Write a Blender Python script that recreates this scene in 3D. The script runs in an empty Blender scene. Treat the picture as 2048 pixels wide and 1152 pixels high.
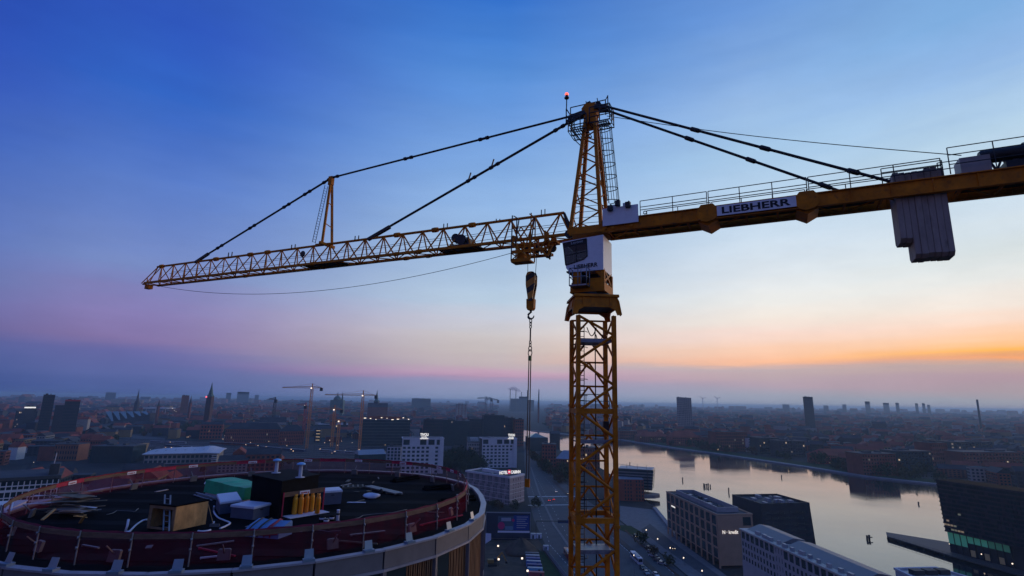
import bpy, bmesh, math, random
from mathutils import Vector, Matrix
random.seed(7)
S = bpy.context.scene
COL = S.collection
R = math.radians
CAMZ = 80.0
FPX, PITCH, ROLL = 1050.0, R(12.2), R(0.95)

# ---------------------------------------------------------------- camera
cd = bpy.data.cameras.new('camera'); cam = bpy.data.objects.new('camera', cd); COL.objects.link(cam)
cd.sensor_width = 36.0; cd.lens = FPX * 36.0 / 2048.0
cd.clip_start = 0.5; cd.clip_end = 80000.0
FW = Vector((0, math.cos(PITCH), math.sin(PITCH)))
_r = Vector((1, 0, 0)); _u = _r.cross(FW)
RT = _r * math.cos(ROLL) + _u * math.sin(ROLL)
UP = -_r * math.sin(ROLL) + _u * math.cos(ROLL)
m = Matrix((RT, UP, -FW)).transposed().to_4x4(); m.translation = Vector((0, 0, CAMZ))
cam.matrix_world = m
S.camera = cam
CAM = Vector((0, 0, CAMZ))

def ray(px, py):
    return FW + RT * ((px - 1024) / FPX) + UP * ((576 - py) / FPX)
def at(px, py, z=0.0):
    """point of the level z that is seen at (px, py) of the 2048 px photograph"""
    d = ray(px, py); k = (z - CAMZ) / d.z
    return CAM + d * k
def at_d(px, py, dist):
    """point at horizontal distance dist along the sight line"""
    d = ray(px, py); return CAM + d * (dist / math.hypot(d.x, d.y))

# ---------------------------------------------------------------- world: twilight sky
def lin(c):
    return tuple((v / 255 / 12.92 if v <= 10.31 else ((v / 255 + 0.055) / 1.055) ** 2.4) for v in c)
SUN_AZ = R(55)
SKY = {  # column of the sky: (y, colour) read upward from the skyline
 12: [(0,(126,172,222)),(100,(142,180,226)),(250,(180,208,230)),(420,(206,222,235)),(500,(216,226,229)),(560,(232,233,230)),(600,(243,232,222)),(640,(252,220,200)),(680,(253,198,150)),(702,(255,184,92)),(712,(222,160,120)),(720,(244,165,112)),(730,(186,164,158)),(755,(172,150,165)),(785,(164,156,168)),(805,(148,160,174)),(818,(146,154,172))],
 29: [(0,(104,150,217)),(100,(124,165,222)),(200,(150,185,228)),(300,(166,200,232)),(470,(200,218,235)),(550,(220,228,235)),(600,(233,233,230)),(640,(242,232,222)),(670,(250,222,210)),(700,(253,208,180)),(725,(254,190,152)),(733,(192,175,180)),(747,(190,170,175)),(770,(178,160,175)),(790,(156,160,178)),(812,(144,158,178))],
 56: [(0,(52,112,200)),(80,(70,128,209)),(150,(85,140,214)),(250,(109,155,220)),(350,(130,170,222)),(420,(145,180,224)),(540,(168,193,222)),(600,(180,200,220)),(640,(196,199,212)),(670,(204,198,200)),(700,(200,190,190)),(733,(192,176,182)),(745,(194,160,184)),(755,(178,147,176)),(764,(146,148,182)),(803,(128,146,180))],
 92: [(0,(45,85,185)),(150,(50,100,194)),(250,(70,110,195)),(350,(90,124,199)),(450,(104,130,195)),(520,(118,138,194)),(560,(125,130,186)),(620,(135,125,180)),(675,(130,115,166)),(700,(102,105,165)),(740,(88,102,160)),(785,(72,92,150))],
 106: [(0,(40,75,175)),(150,(50,85,184)),(300,(64,100,186)),(400,(80,110,186)),(500,(88,112,180)),(560,(92,115,173)),(620,(98,105,165)),(660,(92,95,152)),(700,(70,90,150)),(750,(54,78,142)),(785,(44,68,132))],
}
COLX = {12: 2018, 29: 1530, 56: 1010, 92: 230, 106: 30}
def elev(px, py):
    d = ray(px, py); return math.degrees(math.atan2(d.z, math.hypot(d.x, d.y)))
W = bpy.data.worlds.new('World'); S.world = W; W.use_nodes = True
nt = W.node_tree; nt.nodes.clear()
def N(t, **k):
    n = nt.nodes.new(t)
    for a, b in k.items(): setattr(n, a, b)
    return n
def L(a, b): nt.links.new(a, b)
def M(op, a, b=None, clamp=False):
    n = N('ShaderNodeMath', operation=op); n.use_clamp = clamp
    for i, v in enumerate((a, b)):
        if v is None: continue
        if isinstance(v, (int, float)): n.inputs[i].default_value = v
        else: L(v, n.inputs[i])
    return n.outputs[0]
tc = N('ShaderNodeTexCoord'); sx = N('ShaderNodeSeparateXYZ'); L(tc.outputs['Generated'], sx.inputs[0])
el = M('MULTIPLY', M('ARCSINE', sx.outputs[2]), 180 / math.pi)
az = M('ARCTAN2', sx.outputs[0], sx.outputs[1])
dd = M('MULTIPLY', M('ARCCOSINE', M('COSINE', M('SUBTRACT', az, SUN_AZ))), 180 / math.pi)
# thin streaks: the layers of the sky waver a little
cmb = N('ShaderNodeCombineXYZ'); L(M('MULTIPLY', az, 2.2), cmb.inputs[0]); L(M('MULTIPLY', el, 0.55), cmb.inputs[1])
nz = N('ShaderNodeTexNoise'); nz.inputs['Scale'].default_value = 1.6; nz.inputs['Detail'].default_value = 4.0; L(cmb.outputs[0], nz.inputs['Vector'])
wob = M('MULTIPLY', M('SUBTRACT', nz.outputs['Fac'], 0.5), 1.5)
nz2 = N('ShaderNodeTexNoise'); nz2.inputs['Scale'].default_value = 0.9; nz2.inputs['Detail'].default_value = 3.0; L(cmb.outputs[0], nz2.inputs['Vector'])
ew = M('ADD', el, M('ADD', wob, M('MULTIPLY', M('SUBTRACT', nz2.outputs['Fac'], 0.5), M('MULTIPLY', el, 0.07))))
ef = M('DIVIDE', M('ADD', ew, 2.0), 62.0, clamp=True)
def ramp(stops):
    n = N('ShaderNodeValToRGB'); e = n.color_ramp.elements
    stops = sorted(stops)
    e[0].position, e[0].color = stops[0][0], (*lin(stops[0][1]), 1)
    e[1].position, e[1].color = stops[-1][0], (*lin(stops[-1][1]), 1)
    for p, c in stops[1:-1]:
        q = e.new(p); q.color = (*lin(c), 1)
    L(ef, n.inputs[0]); return n.outputs[0]
ZEN = (60, 100, 176)
prev = None; keys = sorted(SKY)
outs = []
for k in keys:
    st = [((elev(COLX[k], y) + 2) / 62, c) for y, c in SKY[k]] + [(1.0, ZEN)]
    outs.append((k, ramp(st)))
outs.append((165, ramp([(0.0, (40, 46, 84)), (0.035, (58, 60, 104)), (0.12, (136, 114, 138)), (0.22, (120, 110, 152)), (0.45, (82, 97, 160)), (1.0, ZEN)])))
cur = outs[0][1]
for (k0, _), (k1, o1) in zip(outs, outs[1:]):
    mr = N('ShaderNodeMapRange', interpolation_type='SMOOTHSTEP' if k1 > 90 else 'LINEAR'); L(dd, mr.inputs['Value'])
    mr.inputs['From Min'].default_value = k0; mr.inputs['From Max'].default_value = k1
    mx = N('ShaderNodeMix', data_type='RGBA'); L(mr.outputs[0], mx.inputs[0]); L(cur, mx.inputs[6]); L(o1, mx.inputs[7])
    cur = mx.outputs[2]
# faint high veils
cm2 = N('ShaderNodeMapping'); cm2.inputs['Scale'].default_value = (1.0, 3.2, 5.0); cm2.inputs['Rotation'].default_value = (0.3, 0.2, 0.5); L(tc.outputs['Generated'], cm2.inputs[0])
nz3 = N('ShaderNodeTexNoise'); nz3.inputs['Scale'].default_value = 2.6; nz3.inputs['Detail'].default_value = 7.0; nz3.inputs['Roughness'].default_value = 0.62; L(cm2.outputs[0], nz3.inputs['Vector'])
vr = N('ShaderNodeMapRange'); L(nz3.outputs['Fac'], vr.inputs['Value']); vr.inputs['From Min'].default_value = 0.3; vr.inputs['From Max'].default_value = 0.7; vr.inputs['To Min'].default_value = 0.95; vr.inputs['To Max'].default_value = 1.06
vm = N('ShaderNodeVectorMath', operation='SCALE'); L(cur, vm.inputs[0]); L(vr.outputs[0], vm.inputs['Scale']); cur = vm.outputs[0]
# a share of the physical sky under the twilight layers
sk = N('ShaderNodeTexSky', sky_type='NISHITA'); sk.sun_disc = False
sk.sun_elevation = R(1.0); sk.sun_rotation = SUN_AZ; sk.altitude = 80
bgN = N('ShaderNodeBackground'); bgN.inputs[1].default_value = 0.05; L(sk.outputs[0], bgN.inputs[0])
bgT = N('ShaderNodeBackground'); bgT.inputs[1].default_value = 1.10; L(cur, bgT.inputs[0])
ms = N('ShaderNodeMixShader'); ms.inputs[0].default_value = 0.92; L(bgN.outputs[0], ms.inputs[1]); L(bgT.outputs[0], ms.inputs[2])
wo = N('ShaderNodeOutputWorld'); L(ms.outputs[0], wo.inputs[0])

# ---------------------------------------------------------------- sun just at the skyline, soft and weak
sd = bpy.data.lights.new('sun', 'SUN'); so = bpy.data.objects.new('sun', sd); COL.objects.link(so)
sd.energy = 0.6; sd.angle = R(14); sd.color = (1.0, 0.66, 0.45)
sv = Vector((math.sin(SUN_AZ) * math.cos(R(4)), math.cos(SUN_AZ) * math.cos(R(4)), math.sin(R(4))))
so.rotation_euler = (-sv).to_track_quat('-Z', 'Y').to_euler()

S.view_settings.view_transform = 'Standard'; S.view_settings.look = 'None'
S.view_settings.exposure = 0.0; S.view_settings.gamma = 1.0; S.view_settings.use_curve_mapping = False
S.render.engine = 'CYCLES'
cy = S.cycles
cy.use_denoising = True
cy.max_bounces = 6; cy.diffuse_bounces = 2; cy.glossy_bounces = 3; cy.transmission_bounces = 4; cy.volume_bounces = 2
cy.transparent_max_bounces = 12; cy.caustics_reflective = False; cy.caustics_refractive = False
cy.sample_clamp_indirect = 4.0; cy.use_adaptive_sampling = True

# ================================================================ helpers
MATS = {}
def mat(name, col, rough=0.7, metal=0.0, var=0.25, scale=1.0, bump=0.0, emit=0.0, ecol=None, spec=0.4, stretch=(1, 1, 1), dirt=0.0):
    if name in MATS: return MATS[name]
    mt = bpy.data.materials.new(name); mt.use_nodes = True
    n = mt.node_tree; b = n.nodes['Principled BSDF']
    b.inputs['Roughness'].default_value = rough; b.inputs['Metallic'].default_value = metal
    b.inputs['Specular IOR Level'].default_value = spec
    c = (*col, 1)
    if var > 0:
        g = n.nodes.new('ShaderNodeNewGeometry'); mp = n.nodes.new('ShaderNodeMapping'); mp.inputs['Scale'].default_value = stretch
        n.links.new(g.outputs['Position'], mp.inputs[0])
        t = n.nodes.new('ShaderNodeTexNoise'); t.inputs['Scale'].default_value = scale; t.inputs['Detail'].default_value = 5; t.inputs['Roughness'].default_value = 0.65
        n.links.new(mp.outputs[0], t.inputs['Vector'])
        cr = n.nodes.new('ShaderNodeValToRGB'); e = cr.color_ramp.elements
        e[0].position, e[1].position = 0.32, 0.7
        e[0].color = (*[v * (1 - var) for v in col], 1); e[1].color = (*[min(1, v * (1 + var)) for v in col], 1)
        n.links.new(t.outputs['Fac'], cr.inputs[0]); out = cr.outputs[0]
        if dirt > 0:
            t2 = n.nodes.new('ShaderNodeTexNoise'); t2.inputs['Scale'].default_value = scale * 2.7; t2.inputs['Detail'].default_value = 6
            n.links.new(mp.outputs[0], t2.inputs['Vector'])
            r2 = n.nodes.new('ShaderNodeMapRange'); r2.inputs['From Min'].default_value = 0.56; r2.inputs['From Max'].default_value = 0.75; r2.inputs['To Max'].default_value = dirt
            n.links.new(t2.outputs['Fac'], r2.inputs['Value'])
            mx = n.nodes.new('ShaderNodeMix'); mx.data_type = 'RGBA'; n.links.new(r2.outputs[0], mx.inputs[0]); n.links.new(out, mx.inputs[6])
            mx.inputs[7].default_value = (0.035, 0.028, 0.022, 1); out = mx.outputs[2]
        n.links.new(out, b.inputs['Base Color'])
        rr = n.nodes.new('ShaderNodeMapRange'); rr.inputs['To Min'].default_value = max(0, rough - 0.12); rr.inputs['To Max'].default_value = min(1, rough + 0.12)
        n.links.new(t.outputs['Fac'], rr.inputs['Value']); n.links.new(rr.outputs[0], b.inputs['Roughness'])
        if bump:
            bp = n.nodes.new('ShaderNodeBump'); bp.inputs['Strength'].default_value = bump; bp.inputs['Distance'].default_value = 0.05
            n.links.new(t.outputs['Fac'], bp.inputs['Height']); n.links.new(bp.outputs[0], b.inputs['Normal'])
    else:
        b.inputs['Base Color'].default_value = c
    if emit:
        b.inputs['Emission Color'].default_value = (*(ecol or col), 1); b.inputs['Emission Strength'].default_value = emit
    MATS[name] = mt; return mt

INV = {}
KIDS = {}
def _inv(p): return INV.get(p.name) or Matrix.Identity(4)
def link(name, me, parent=None, mw=None):
    o = bpy.data.objects.new(name, me); COL.objects.link(o)
    if mw is not None: o.matrix_basis = mw
    if parent is not None:
        o.parent = parent; o.matrix_parent_inverse = _inv(parent); KIDS.setdefault(parent.name, []).append(o)
    INV[o.name] = mw.inverted() if mw is not None else Matrix.Identity(4)
    return o
def tag(o, label=None, cat=None, group=None, kind=None):
    if label: o['label'] = label
    if cat: o['category'] = cat
    if group: o['group'] = group
    if kind: o['kind'] = kind
    return o
def thing(name, loc, label, cat, group=None):
    o = link(name, None, None, Matrix.Translation(Vector(loc)))
    o.empty_display_size = 0.5
    return tag(o, label, cat, group)
def part(name, parent):
    """a part that only gathers sub-parts"""
    o = link(name, None, parent); o.empty_display_size = 0.2; return o

class MB:
    def __init__(s): s.v = []; s.f = []; s.sm = []
    def add(s, vs, fs, smooth=False):
        b = len(s.v); s.v += [tuple(v) for v in vs]; s.f += [tuple(i + b for i in f) for f in fs]; s.sm += [smooth] * len(fs); return s
    def box(s, x0, x1, y0, y1, z0, z1, T=None):
        vs = [Vector((x, y, z)) for x in (x0, x1) for y in (y0, y1) for z in (z0, z1)]
        if T is not None: vs = [T @ v if isinstance(T, Matrix) else Vector(T(*v)) for v in vs]
        return s.add(vs, [(0, 1, 3, 2), (4, 6, 7, 5), (0, 4, 5, 1), (2, 3, 7, 6), (0, 2, 6, 4), (1, 5, 7, 3)])
    def prism(s, pts, z0, z1, T=None, cap=True):
        n = len(pts)
        vs = [Vector((p[0], p[1], z0)) for p in pts] + [Vector((p[0], p[1], z1)) for p in pts]
        if T is not None: vs = [T @ v if isinstance(T, Matrix) else Vector(T(*v)) for v in vs]
        fs = [(i, (i + 1) % n, n + (i + 1) % n, n + i) for i in range(n)]
        if cap: fs += [tuple(range(n))[::-1], tuple(range(n, 2 * n))]
        return s.add(vs, fs)
    def loft(s, rings, closed=True, caps=True, smooth=False):
        n = len(rings[0]); vs = [v for r in rings for v in r]; fs = []
        for k in range(len(rings) - 1):
            for i in range(n if closed else n - 1):
                j = (i + 1) % n; fs.append((k * n + i, k * n + j, (k + 1) * n + j, (k + 1) * n + i))
        s.add(vs, fs, smooth)
        if caps and closed: s.add([], []); b = len(s.v) - len(vs); s.f += [tuple(b + i for i in range(n))[::-1], tuple(b + (len(rings) - 1) * n + i for i in range(n))]; s.sm += [False, False]
        return s
    def tube(s, path, r, k=6, smooth=True):
        path = [Vector(p) for p in path]; rings = []
        rad = r if isinstance(r, (list, tuple)) else [r] * len(path)
        for i, p in enumerate(path):
            d = (path[min(i + 1, len(path) - 1)] - path[max(i - 1, 0)]).normalized()
            a = d.orthogonal().normalized() if abs(d.z) < 0.99 else Vector((1, 0, 0))
            if abs(d.z) < 0.99: a = d.cross(Vector((0, 0, 1))).normalized()
            b = d.cross(a)
            rings.append([p + (a * math.cos(t) + b * math.sin(t)) * rad[i] for t in [2 * math.pi * q / k for q in range(k)]])
        return s.loft(rings, smooth=smooth)
    def lathe(s, c, prof, k=12, smooth=True, ax=None):
        c = Vector(c); z = Vector(ax).normalized() if ax is not None else Vector((0, 0, 1))
        a = z.orthogonal().normalized(); b = z.cross(a)
        return s.loft([[c + z * h + (a * math.cos(2 * math.pi * q / k) + b * math.sin(2 * math.pi * q / k)) * max(r, 1e-4) for q in range(k)] for r, h in prof], smooth=smooth)
    def bar(s, p, q, w, h=None, up=(0, 0, 1)):
        """a square bar from p to q"""
        p, q = Vector(p), Vector(q); d = (q - p).normalized(); h = h or w
        a = d.cross(Vector(up)); a = a.normalized() if a.length > 1e-4 else d.orthogonal().normalized(); b = a.cross(d)
        rs = [[e + a * (sx * w / 2) + b * (sy * h / 2) for sx, sy in ((-1, -1), (1, -1), (1, 1), (-1, 1))] for e in (p, q)]
        return s.loft(rs)
    def quad(s, *p): return s.add(p, [tuple(range(len(p)))])
    def mesh(s, name, m):
        me = bpy.data.meshes.new(name); me.from_pydata(s.v, [], s.f); me.materials.append(m)
        if any(s.sm): me.polygons.foreach_set('use_smooth', s.sm)
        me.update(); return me
    def build(s, name, m, parent=None, **tags):
        o = link(name, s.mesh(name, m), parent)
        if tags: tag(o, **tags)
        return o

UNIT = {}
def unit(kind, m):
    key = (kind, m.name)
    if key not in UNIT:
        b = MB()
        if kind == 'rod': b.lathe((0, 0, 0), [(1, 0), (1, 1)], 8)
        elif kind == 'thin': b.lathe((0, 0, 0), [(1, 0), (1, 1)], 5)
        elif kind == 'bar': b.box(-1, 1, -1, 1, 0, 1)
        elif kind == 'box': b.box(-.5, .5, -.5, .5, 0, 1)
        elif kind == 'ball': b.lathe((0, 0, 0), [(math.sin(t), -math.cos(t)) for t in [math.pi * q / 6 for q in range(7)]], 8)
        elif kind == 'pane': b.box(-.5, .5, -.5, .5, -.5, .5)
        UNIT[key] = b.mesh(kind + '_' + m.name, m)
    return UNIT[key]
def strut(name, p, q, r, m, parent, kind='rod', up=(0, 0, 1), h=None):
    p, q = Vector(p), Vector(q); d = q - p; ln = d.length; d.normalize()
    a = Vector(up).cross(d)
    a = a.normalized() if a.length > 1e-3 else d.orthogonal().normalized()
    b = d.cross(a)
    hh = h or r
    mw = Matrix((( a.x * r, b.x * hh, d.x * ln, p.x), (a.y * r, b.y * hh, d.y * ln, p.y), (a.z * r, b.z * hh, d.z * ln, p.z), (0, 0, 0, 1)))
    return link(name, unit(kind, m), parent, mw)
def blk(name, c, ux, uy, sx, sy, sz, m, parent, kind='pane'):
    """shared box: centre c, axes ux, uy (z = cross), sizes"""
    ux = Vector(ux).normalized(); uy = Vector(uy).normalized(); uz = ux.cross(uy); c = Vector(c)
    mw = Matrix(((ux.x * sx, uy.x * sy, uz.x * sz, c.x), (ux.y * sx, uy.y * sy, uz.y * sz, c.y), (ux.z * sx, uy.z * sy, uz.z * sz, c.z), (0, 0, 0, 1)))
    return link(name, unit(kind, m), parent, mw)
def lettering(name, text, origin, ux, uz, height, width, m, parent, extr=0.01, bold=0.0):
    """flat letters: origin lower left corner, ux along the line, uz up"""
    cu = bpy.data.curves.new('txt', 'FONT'); cu.body = text; cu.extrude = extr; cu.offset = bold; cu.resolution_u = 3
    to = bpy.data.objects.new('txt', cu); COL.objects.link(to)
    dg = bpy.context.evaluated_depsgraph_get(); me = bpy.data.meshes.new_from_object(to.evaluated_get(dg))
    bpy.data.objects.remove(to)
    xs = [v.co.x for v in me.vertices]; ys = [v.co.y for v in me.vertices]
    x0, x1, y0, y1 = min(xs), max(xs), min(ys), max(ys)
    ux = Vector(ux).normalized(); uz = Vector(uz).normalized(); un = ux.cross(uz); origin = Vector(origin)
    for v in me.vertices:
        v.co = origin + ux * ((v.co.x - x0) / (x1 - x0) * width) + uz * ((v.co.y - y0) / (y1 - y0) * height) + un * v.co.z
    me.materials.clear(); me.materials.append(m)
    return link(name, me, parent)
def copy_tree(o, parent=None, move=None):
    c = o.copy(); COL.objects.link(c)
    if parent is not None: c.parent = parent
    if move is not None: c.matrix_basis = move @ o.matrix_basis
    for ch in KIDS.get(o.name, []): copy_tree(ch, c)
    return c
# ================================================================ the tower crane
CX, CY, LX, LY = 4.585, 29.90, 0.0115, -0.0008
YM, YJ, YC = 0.0655, 0.4328, 0.4690
def Mm(x, y, z):
    c, s = math.cos(YM), math.sin(YM); return Vector((CX + LX * z + x * c - y * s, CY + LY * z + x * s + y * c, CAMZ + z))
def J(t, n, z):
    return Vector((CX + LX * z - math.cos(YJ) * t + math.sin(YJ) * n, CY + LY * z + math.sin(YJ) * t + math.cos(YJ) * n, CAMZ + z + 0.0061 * max(t - 1, 0)))
def C(t, n, z):
    return Vector((CX + LX * z + math.cos(YC) * t + math.sin(YC) * n, CY + LY * z - math.sin(YC) * t + math.cos(YC) * n, CAMZ + z - 0.0113 * max(t - 1, 0)))
UT = Vector((-math.cos(YJ), math.sin(YJ), 0)); UN = Vector((math.sin(YJ), math.cos(YJ), 0)); UZ = Vector((0, 0, 1))
CT = Vector((math.cos(YC), -math.sin(YC), -0.0113)).normalized(); CN = Vector((math.sin(YC), math.cos(YC), 0))

yel = mat('crane_yellow', (0.56, 0.168, 0.005), 0.6, 0.0, 0.3, 1.3, 0.05, dirt=0.55, spec=0.18)
dsteel = mat('dark_steel', (0.03, 0.03, 0.034), 0.5, 0.3, 0.3, 3.0)
gsteel = mat('galvanised_steel', (0.26, 0.27, 0.29), 0.45, 0.6, 0.25, 4.0)
wht = mat('white_sheet_paint', (0.78, 0.77, 0.78), 0.4, 0.0, 0.06, 1.5, dirt=0.12)
blk_ = mat('black_lettering', (0.006, 0.006, 0.007), 0.6, 0, 0)
glassm = mat('dark_cab_glass', (0.02, 0.022, 0.03), 0.08, 0, 0, spec=0.5)
rope_m = mat('wire_rope', (0.02, 0.02, 0.022), 0.6, 0.4, 0)
conc = mat('counterweight_concrete', (0.37, 0.29, 0.235), 0.85, 0, 0.28, 1.1, 0.35, dirt=0.5, stretch=(1, 1, 0.35))
bsteel = mat('blue_machine_paint', (0.09, 0.13, 0.22), 0.5, 0.1, 0.25, 3.0)
cr = thing('tower_crane', Mm(0, 0, -CAMZ), 'tall yellow lattice tower crane with white cab, filling the middle of the picture', 'crane')

# ---- mast
mast = part('mast', cr)
ZT = 4.75; SEC = 5.48; RING = [-0.44 - SEC * k for k in range(3)]
for sx in (-1, 1):
    for sy in (-1, 1):
        strut('leg', Mm(sx, sy, -CAMZ + 0.02), Mm(sx, sy, ZT), 0.115, yel, mast, 'bar', up=(math.cos(YM), math.sin(YM), 0))
BAY = SEC / 4
def bays(z0, z1):
    z = z0; k = 0
    while z < z1 - 0.1:
        yield k, z, min(z + BAY, z1); z += BAY; k += 1
for k, z0, z1 in bays(RING[-1] - SEC, ZT):
    up = k % 2 == 0
    def dia(a, b, r=0.06): strut('brace', a, b, r, yel, mast, 'rod')
    xa, xb = (-1, 1) if up else (1, -1)
    dia(Mm(xa, -1, z0), Mm(xb, -1, z1), 0.075)
    dia(Mm(-1, xb, z0), Mm(-1, xa, z1)); dia(Mm(1, xa, z0), Mm(1, xb, z1))
    dia(Mm(-1, 1, z0), Mm(0, 1, z1)); dia(Mm(1, 1, z0), Mm(0, 1, z1))
    dia(Mm(-1, 1, z1), Mm(1, 1, z1), 0.055)
for z in RING:
    for a, b in (((-1, -1), (1, -1)), ((1, -1), (1, 1)), ((1, 1), (-1, 1)), ((-1, 1), (-1, -1))):
        strut('ring_beam', Mm(*a, z), Mm(*b, z), 0.09, yel, mast, 'bar', h=0.13)
    for sx in (-1, 1):
        for sy in (-1, 1):
            for dz in (-0.28, 0.28):
                blk('leg_joint', Mm(sx * 1.0, sy * 1.0, z + dz), (math.cos(YM), math.sin(YM), 0), (-math.sin(YM), math.cos(YM), 0), 0.30, 0.30, 0.14, yel, mast)
b = MB()                                             # the lattice further down, out of reach of the eye
for k, z0, z1 in bays(-CAMZ + 1, RING[-1] - SEC):
    s_ = 1 if k % 2 == 0 else -1
    b.bar(Mm(-s_, -1, z0), Mm(s_, -1, z1), 0.12); b.bar(Mm(-1, s_, z0), Mm(-1, -s_, z1), 0.12)
    b.bar(Mm(1, -s_, z0), Mm(1, s_, z1), 0.12); b.bar(Mm(s_, 1, z0), Mm(-s_, 1, z1), 0.12)
b.build('lower_lattice', yel, mast, kind='stuff')
for i, z in enumerate((3.28, -2.12, -7.55)):
    p = MB(); p.box(-0.9, 0.9, -0.85, 0.9, z, z + 0.07, Mm); p.box(-0.9, 0.9, -0.86, -0.83, z + 0.071, z + 0.2, Mm); p.build('platform', gsteel, mast)
for z0, z1 in ((-0.3, 4.4), (-5.8, -0.3), (-9.6, -5.8)):
    b = MB()
    for x in (-0.72, -0.34):
        b.tube([Mm(x, 0.62, z0), Mm(x, 0.62, z1)], 0.026, 5)
    q = z0 + 0.15
    while q < z1:
        b.tube([Mm(-0.72, 0.62, q), Mm(-0.34, 0.62, q)], 0.018, 4); q += 0.28
    q = z0 + 0.7
    while q < z1:
        b.tube([Mm(-0.53 + 0.36 * math.cos(a), 0.6 - 0.62 * math.sin(a), q) for a in [math.pi * w / 8 for w in range(9)]], 0.02, 4); q += 0.9
    b.build('ladder', dsteel, mast)
b = MB(); b.tube([Mm(0.35, 0.8, -9.5), Mm(0.36, 0.8, -3), Mm(0.35, 0.8, 4.3)], 0.035, 5)
b.tube([Mm(-0.2 + 0.07 * i, 0.5, 4.3 - 0.5 * math.sin(math.pi * i / 8)) for i in range(9)], 0.03, 5)
b.tube([Mm(0.35 + 0.05 * i, 0.6, 3.9 - 0.5 * math.sin(math.pi * i / 8)) for i in range(9)], 0.03, 5)
b.build('power_cable', rope_m, mast)
blk('junction_box', Mm(0.82, 0.3, -1.25), (1, 0, 0), (0, 1, 0), 0.3, 0.3, 0.5, dsteel, mast)
for z in (-0.3, -5.75):
    b = MB()
    for x in (-0.85, -0.45, 0.1, 0.85): b.tube([Mm(x, -0.4, z), Mm(x, -0.4, z + 0.75)], 0.022, 5)
    for q in (0.4, 0.75): b.tube([Mm(-0.85, -0.4, z + q), Mm(0.85, -0.4, z + q)], 0.022, 5)
    b.build('guard_rail', dsteel, mast)

# ---- the crown with its hanging skirts, below the slewing ring
crown = part('mast_crown', cr)
prof = [(-1.14, 5.86), (1.14, 5.86), (1.28, 5.55), (1.38, 4.78), (1.12, 4.74), (1.02, 5.02), (0.7, 5.2), (-0.7, 5.2), (-1.02, 5.02), (-1.12, 4.74), (-1.38, 4.78), (-1.28, 5.55)]
for k in range(4):
    a = YM + k * math.pi / 2
    e1 = Vector((math.cos(a), math.sin(a), 0)); e2 = Vector((math.sin(a), -math.cos(a), 0))
    def pt(s, z, off):
        o = 1.16 + (5.86 - z) * 0.19 + off
        return Vector((CX + LX * z, CY, CAMZ + z)) + e1 * s + e2 * o
    b = MB(); n = len(prof)
    b.add([pt(s, z, 0) for s, z in prof] + [pt(s, z, -0.06) for s, z in prof],
          [tuple(range(n)), tuple(range(2 * n - 1, n - 1, -1))] + [(i, n + i, n + (i + 1) % n, (i + 1) % n) for i in range(n)])
    b.box(-1.25, 1.25, 0, 0.09, 5.80, 5.94, lambda x, y, z: pt(x, z, 0.02 + y))
    for s in (-0.75, 0.75): b.box(s - 0.03, s + 0.03, 0, 0.06, 5.22, 5.8, lambda x, y, z: pt(x, z, y))
    b.build('skirt_plate', yel, crown)
b = MB(); b.box(-1.15, 1.15, -1.15, 1.15, 5.3, 5.4, Mm); b.build('deck', dsteel, crown)
b = MB(); b.lathe(Mm(0, 0, 5.4), [(0.95, 0), (0.95, 0.5), (1.05, 0.5), (1.05, 0.72), (0.9, 0.72)], 24); b.build('slewing_ring', dsteel, crown)

# ---- slewing platform, column and cab
slew = part('slewing_platform', cr)
def A(t, n, z): return J(min(t, 1.0), n, z) + UT * max(0, t - 1.0)
b = MB(); b.box(-1.02, 1.02, -1.0, 1.0, 6.12, 6.2, A); b.box(-1.0, 1.0, -0.98, 0.98, 6.2, 6.62, A); b.build('base_frame', yel, slew)
for t in (-0.9, 0.9):
    for n in (-0.88, 0.88):
        strut('post', A(t * (1 if t < 0 else .72), n, 6.62), A(t * (1 if t < 0 else .72), n, 7.34), 0.1, yel, slew, 'bar', up=UT)
for t0, n0, t1, n1 in ((-.9, .88, .9, .88), (-.9, -.88, -.9, .88), (.9, -.88, .9, .88)):
    strut('brace', A(t0, n0, 6.65), A(t1, n1, 7.5), 0.06, yel, slew, 'bar'); strut('brace', A(t1, n1, 6.65), A(t0, n0, 7.5), 0.06, yel, slew, 'bar')
b = MB(); b.box(0.35, 0.88, -0.96, -0.9, 6.63, 7.55, A); b.box(-0.88, -0.1, -0.96, -0.9, 6.63, 6.9, A)
b.add([A(-0.1, -0.93, 7.55), A(-0.82, -0.93, 7.55), A(-0.82, -0.93, 6.9), A(-0.45, -0.93, 7.3)], [(0, 1, 2, 3)]); b.build('side_plate', yel, slew)
b = MB(); b.box(-0.75, 0.75, -0.2, 0.7, 6.64, 7.3, A); b.lathe(A(0.35, -0.45, 6.62), [(0.22, 0), (0.22, 0.7), (0.12, 0.75), (0.12, 0.9)], 12); b.build('slewing_gear', dsteel, slew)
b = MB()
b.box(-0.15, 0.85, -1.62, -0.98, 6.38, 6.46, A)
for t in (-0.15, 0.35, 0.85):
    for n in (-1.6, -1.0):
        b.tube([A(t, n, 6.4), A(t, n, 7.45)], 0.028, 5)
for z in (6.9, 7.42):
    b.tube([A(-0.15, -1.0, z), A(-0.15, -1.6, z), A(0.85, -1.6, z), A(0.85, -1.0, z)], 0.028, 5)
b.build('access_balcony', gsteel, slew)
b = MB(); b.box(-1.05, 1.1, -0.95, 0.95, 9.62, 9.72, A)
for n in (-0.95, 0.85): b.box(-1.15, 1.2, n, n + 0.14, 9.72, 10.05, A)
for t in (-1.12, 1.05): b.box(t, t + 0.12, -0.8, 0.84, 9.74, 10.02, A)
b.build('top_frame', yel, slew)

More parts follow.
